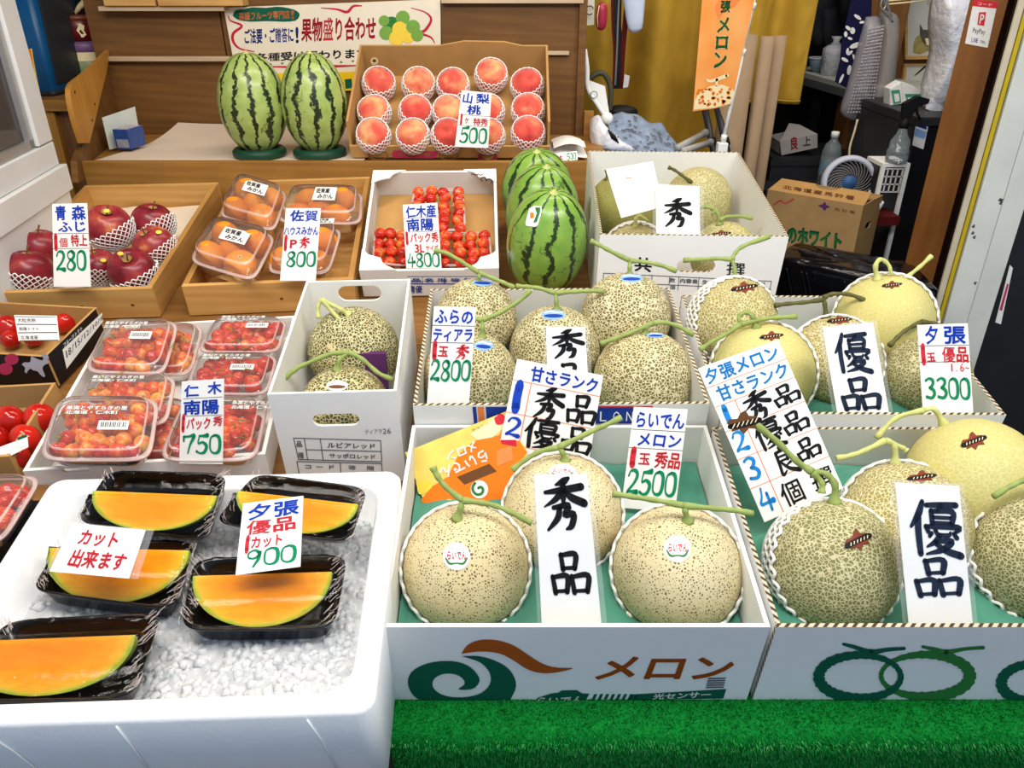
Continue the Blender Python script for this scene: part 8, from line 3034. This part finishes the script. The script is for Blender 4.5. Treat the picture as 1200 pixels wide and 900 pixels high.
sp_.text('header_lettering', 'QRコード'[2:], sp_.fn_px([(1146, 2), (1164, 4), (1163, 8), (1145, 6)]), INK['white'], style='n')
sp_.text('grey_lettering', 'PayPay', sp_.fn_px([(1141, 32), (1155.5, 34), (1154.5, 40), (1140, 38)]), INK['black'], rect=(0, 0, 1, 1), style='n')
sp_.text('blue_lettering', 'LINE', sp_.fn_px([(1139.5, 43.5), (1147, 44.5), (1146, 50), (1138.5, 49)]), INK['navy'], style='n')
sp_.text('small_lettering', 'TEL', sp_.fn_px([(1149, 47), (1156, 48), (1155.5, 51), (1148.5, 50)]), INK['grey'], style='n')

dY = 1.86


def vstrip(name, ua, ub, Y0, t, mat, root=None):
    a, b = w_y(ua, 300, Y0), w_y(ub, 300, Y0)
    return structure(name, MB().box(a.x, b.x, Y0, Y0 + t, 0.0, 2.59), mat, parent=root, bevel=0.001)


vstrip('trim_4', 1112.5, 1119, dY + 0.004, 0.008, M_CREAM)
vstrip('trim_5', 1120.5, 1125, dY + 0.004, 0.008, M_YELLOW)
vstrip('trim_6', 1113, 1129, dY + 0.0125, 0.02, M_BLACK)
a, b, c = w_y(1128.5, 300, dY).x, w_y(1157, 300, dY).x, w_y(1184, 300, dY).x
structure('trim_7', MB().box(a, b - 0.0015, dY, dY + 0.02, 0, 2.59), M_GREYPAINT, bevel=0.0015)
structure('trim_8', MB().box(b + 0.0015, c, dY + 0.003, dY + 0.02, 0, 2.59), M_GREYPAINT, bevel=0.0015)
for u, v in ((1172, 234), (1173, 238), (1174, 235), (1141, 265), (1140, 273), (1142, 278), (1143, 332)):
    p = w_y(u, v, dY - 0.0004)
    single('paint_chip', 'small dark paint chip on the pale green door frame', 'chip', MB().flat([(0.004 * cos(t) * (1 + .4 * sin(3 * t + u)), 0.005 * sin(t)) for t in [2 * pi * k / 9 for k in range(9)]]), INK['grey'], axes(Vector((1, 0, 0)), Vector((0, 0, 1)), Vector((0, -1, 0)), p), 'paint chips on the door frame')
vM = vplane(1175, 345, dY - 0.01)
o = thing('hanging_tag', 'narrow white tag with pink print hanging at the right edge of the door frame', 'tag', vM)
part('tag', MB().plate(ccw([p2l(vM, *p) for p in ((1184, 311), (1187, 314), (1173, 380), (1167, 378), (1178, 335))]), t=0.003), INK['white'], o)
part('pink_print', MB().flat(ccw([p2l(vM, *p) for p in ((1180, 332), (1182, 333), (1174, 364), (1171, 363))])), INK['pink'], o, T(0, 0, 0.001))
# dark cupboard at the far right
p = w_y(1150, 430, 2.05)
o = thing('dark_cupboard', 'dark grey cupboard at the right edge behind the door frame', 'cupboard', T(p.x - 0.05, 2.05, 0))
part('cupboard_body', MB().box(0, 0.8, 0.012, 0.5, 0, 1.18), M_DARKGREY, o, bevel=0.003)
part('cupboard_door', MB().box(0.004, 0.39, 0, 0.011, 0.03, 1.17), M_DARKGREY, o, bevel=0.002)
part('cupboard_door', MB().box(0.396, 0.79, 0, 0.011, 0.03, 1.17), M_DARKGREY, o, bevel=0.002)
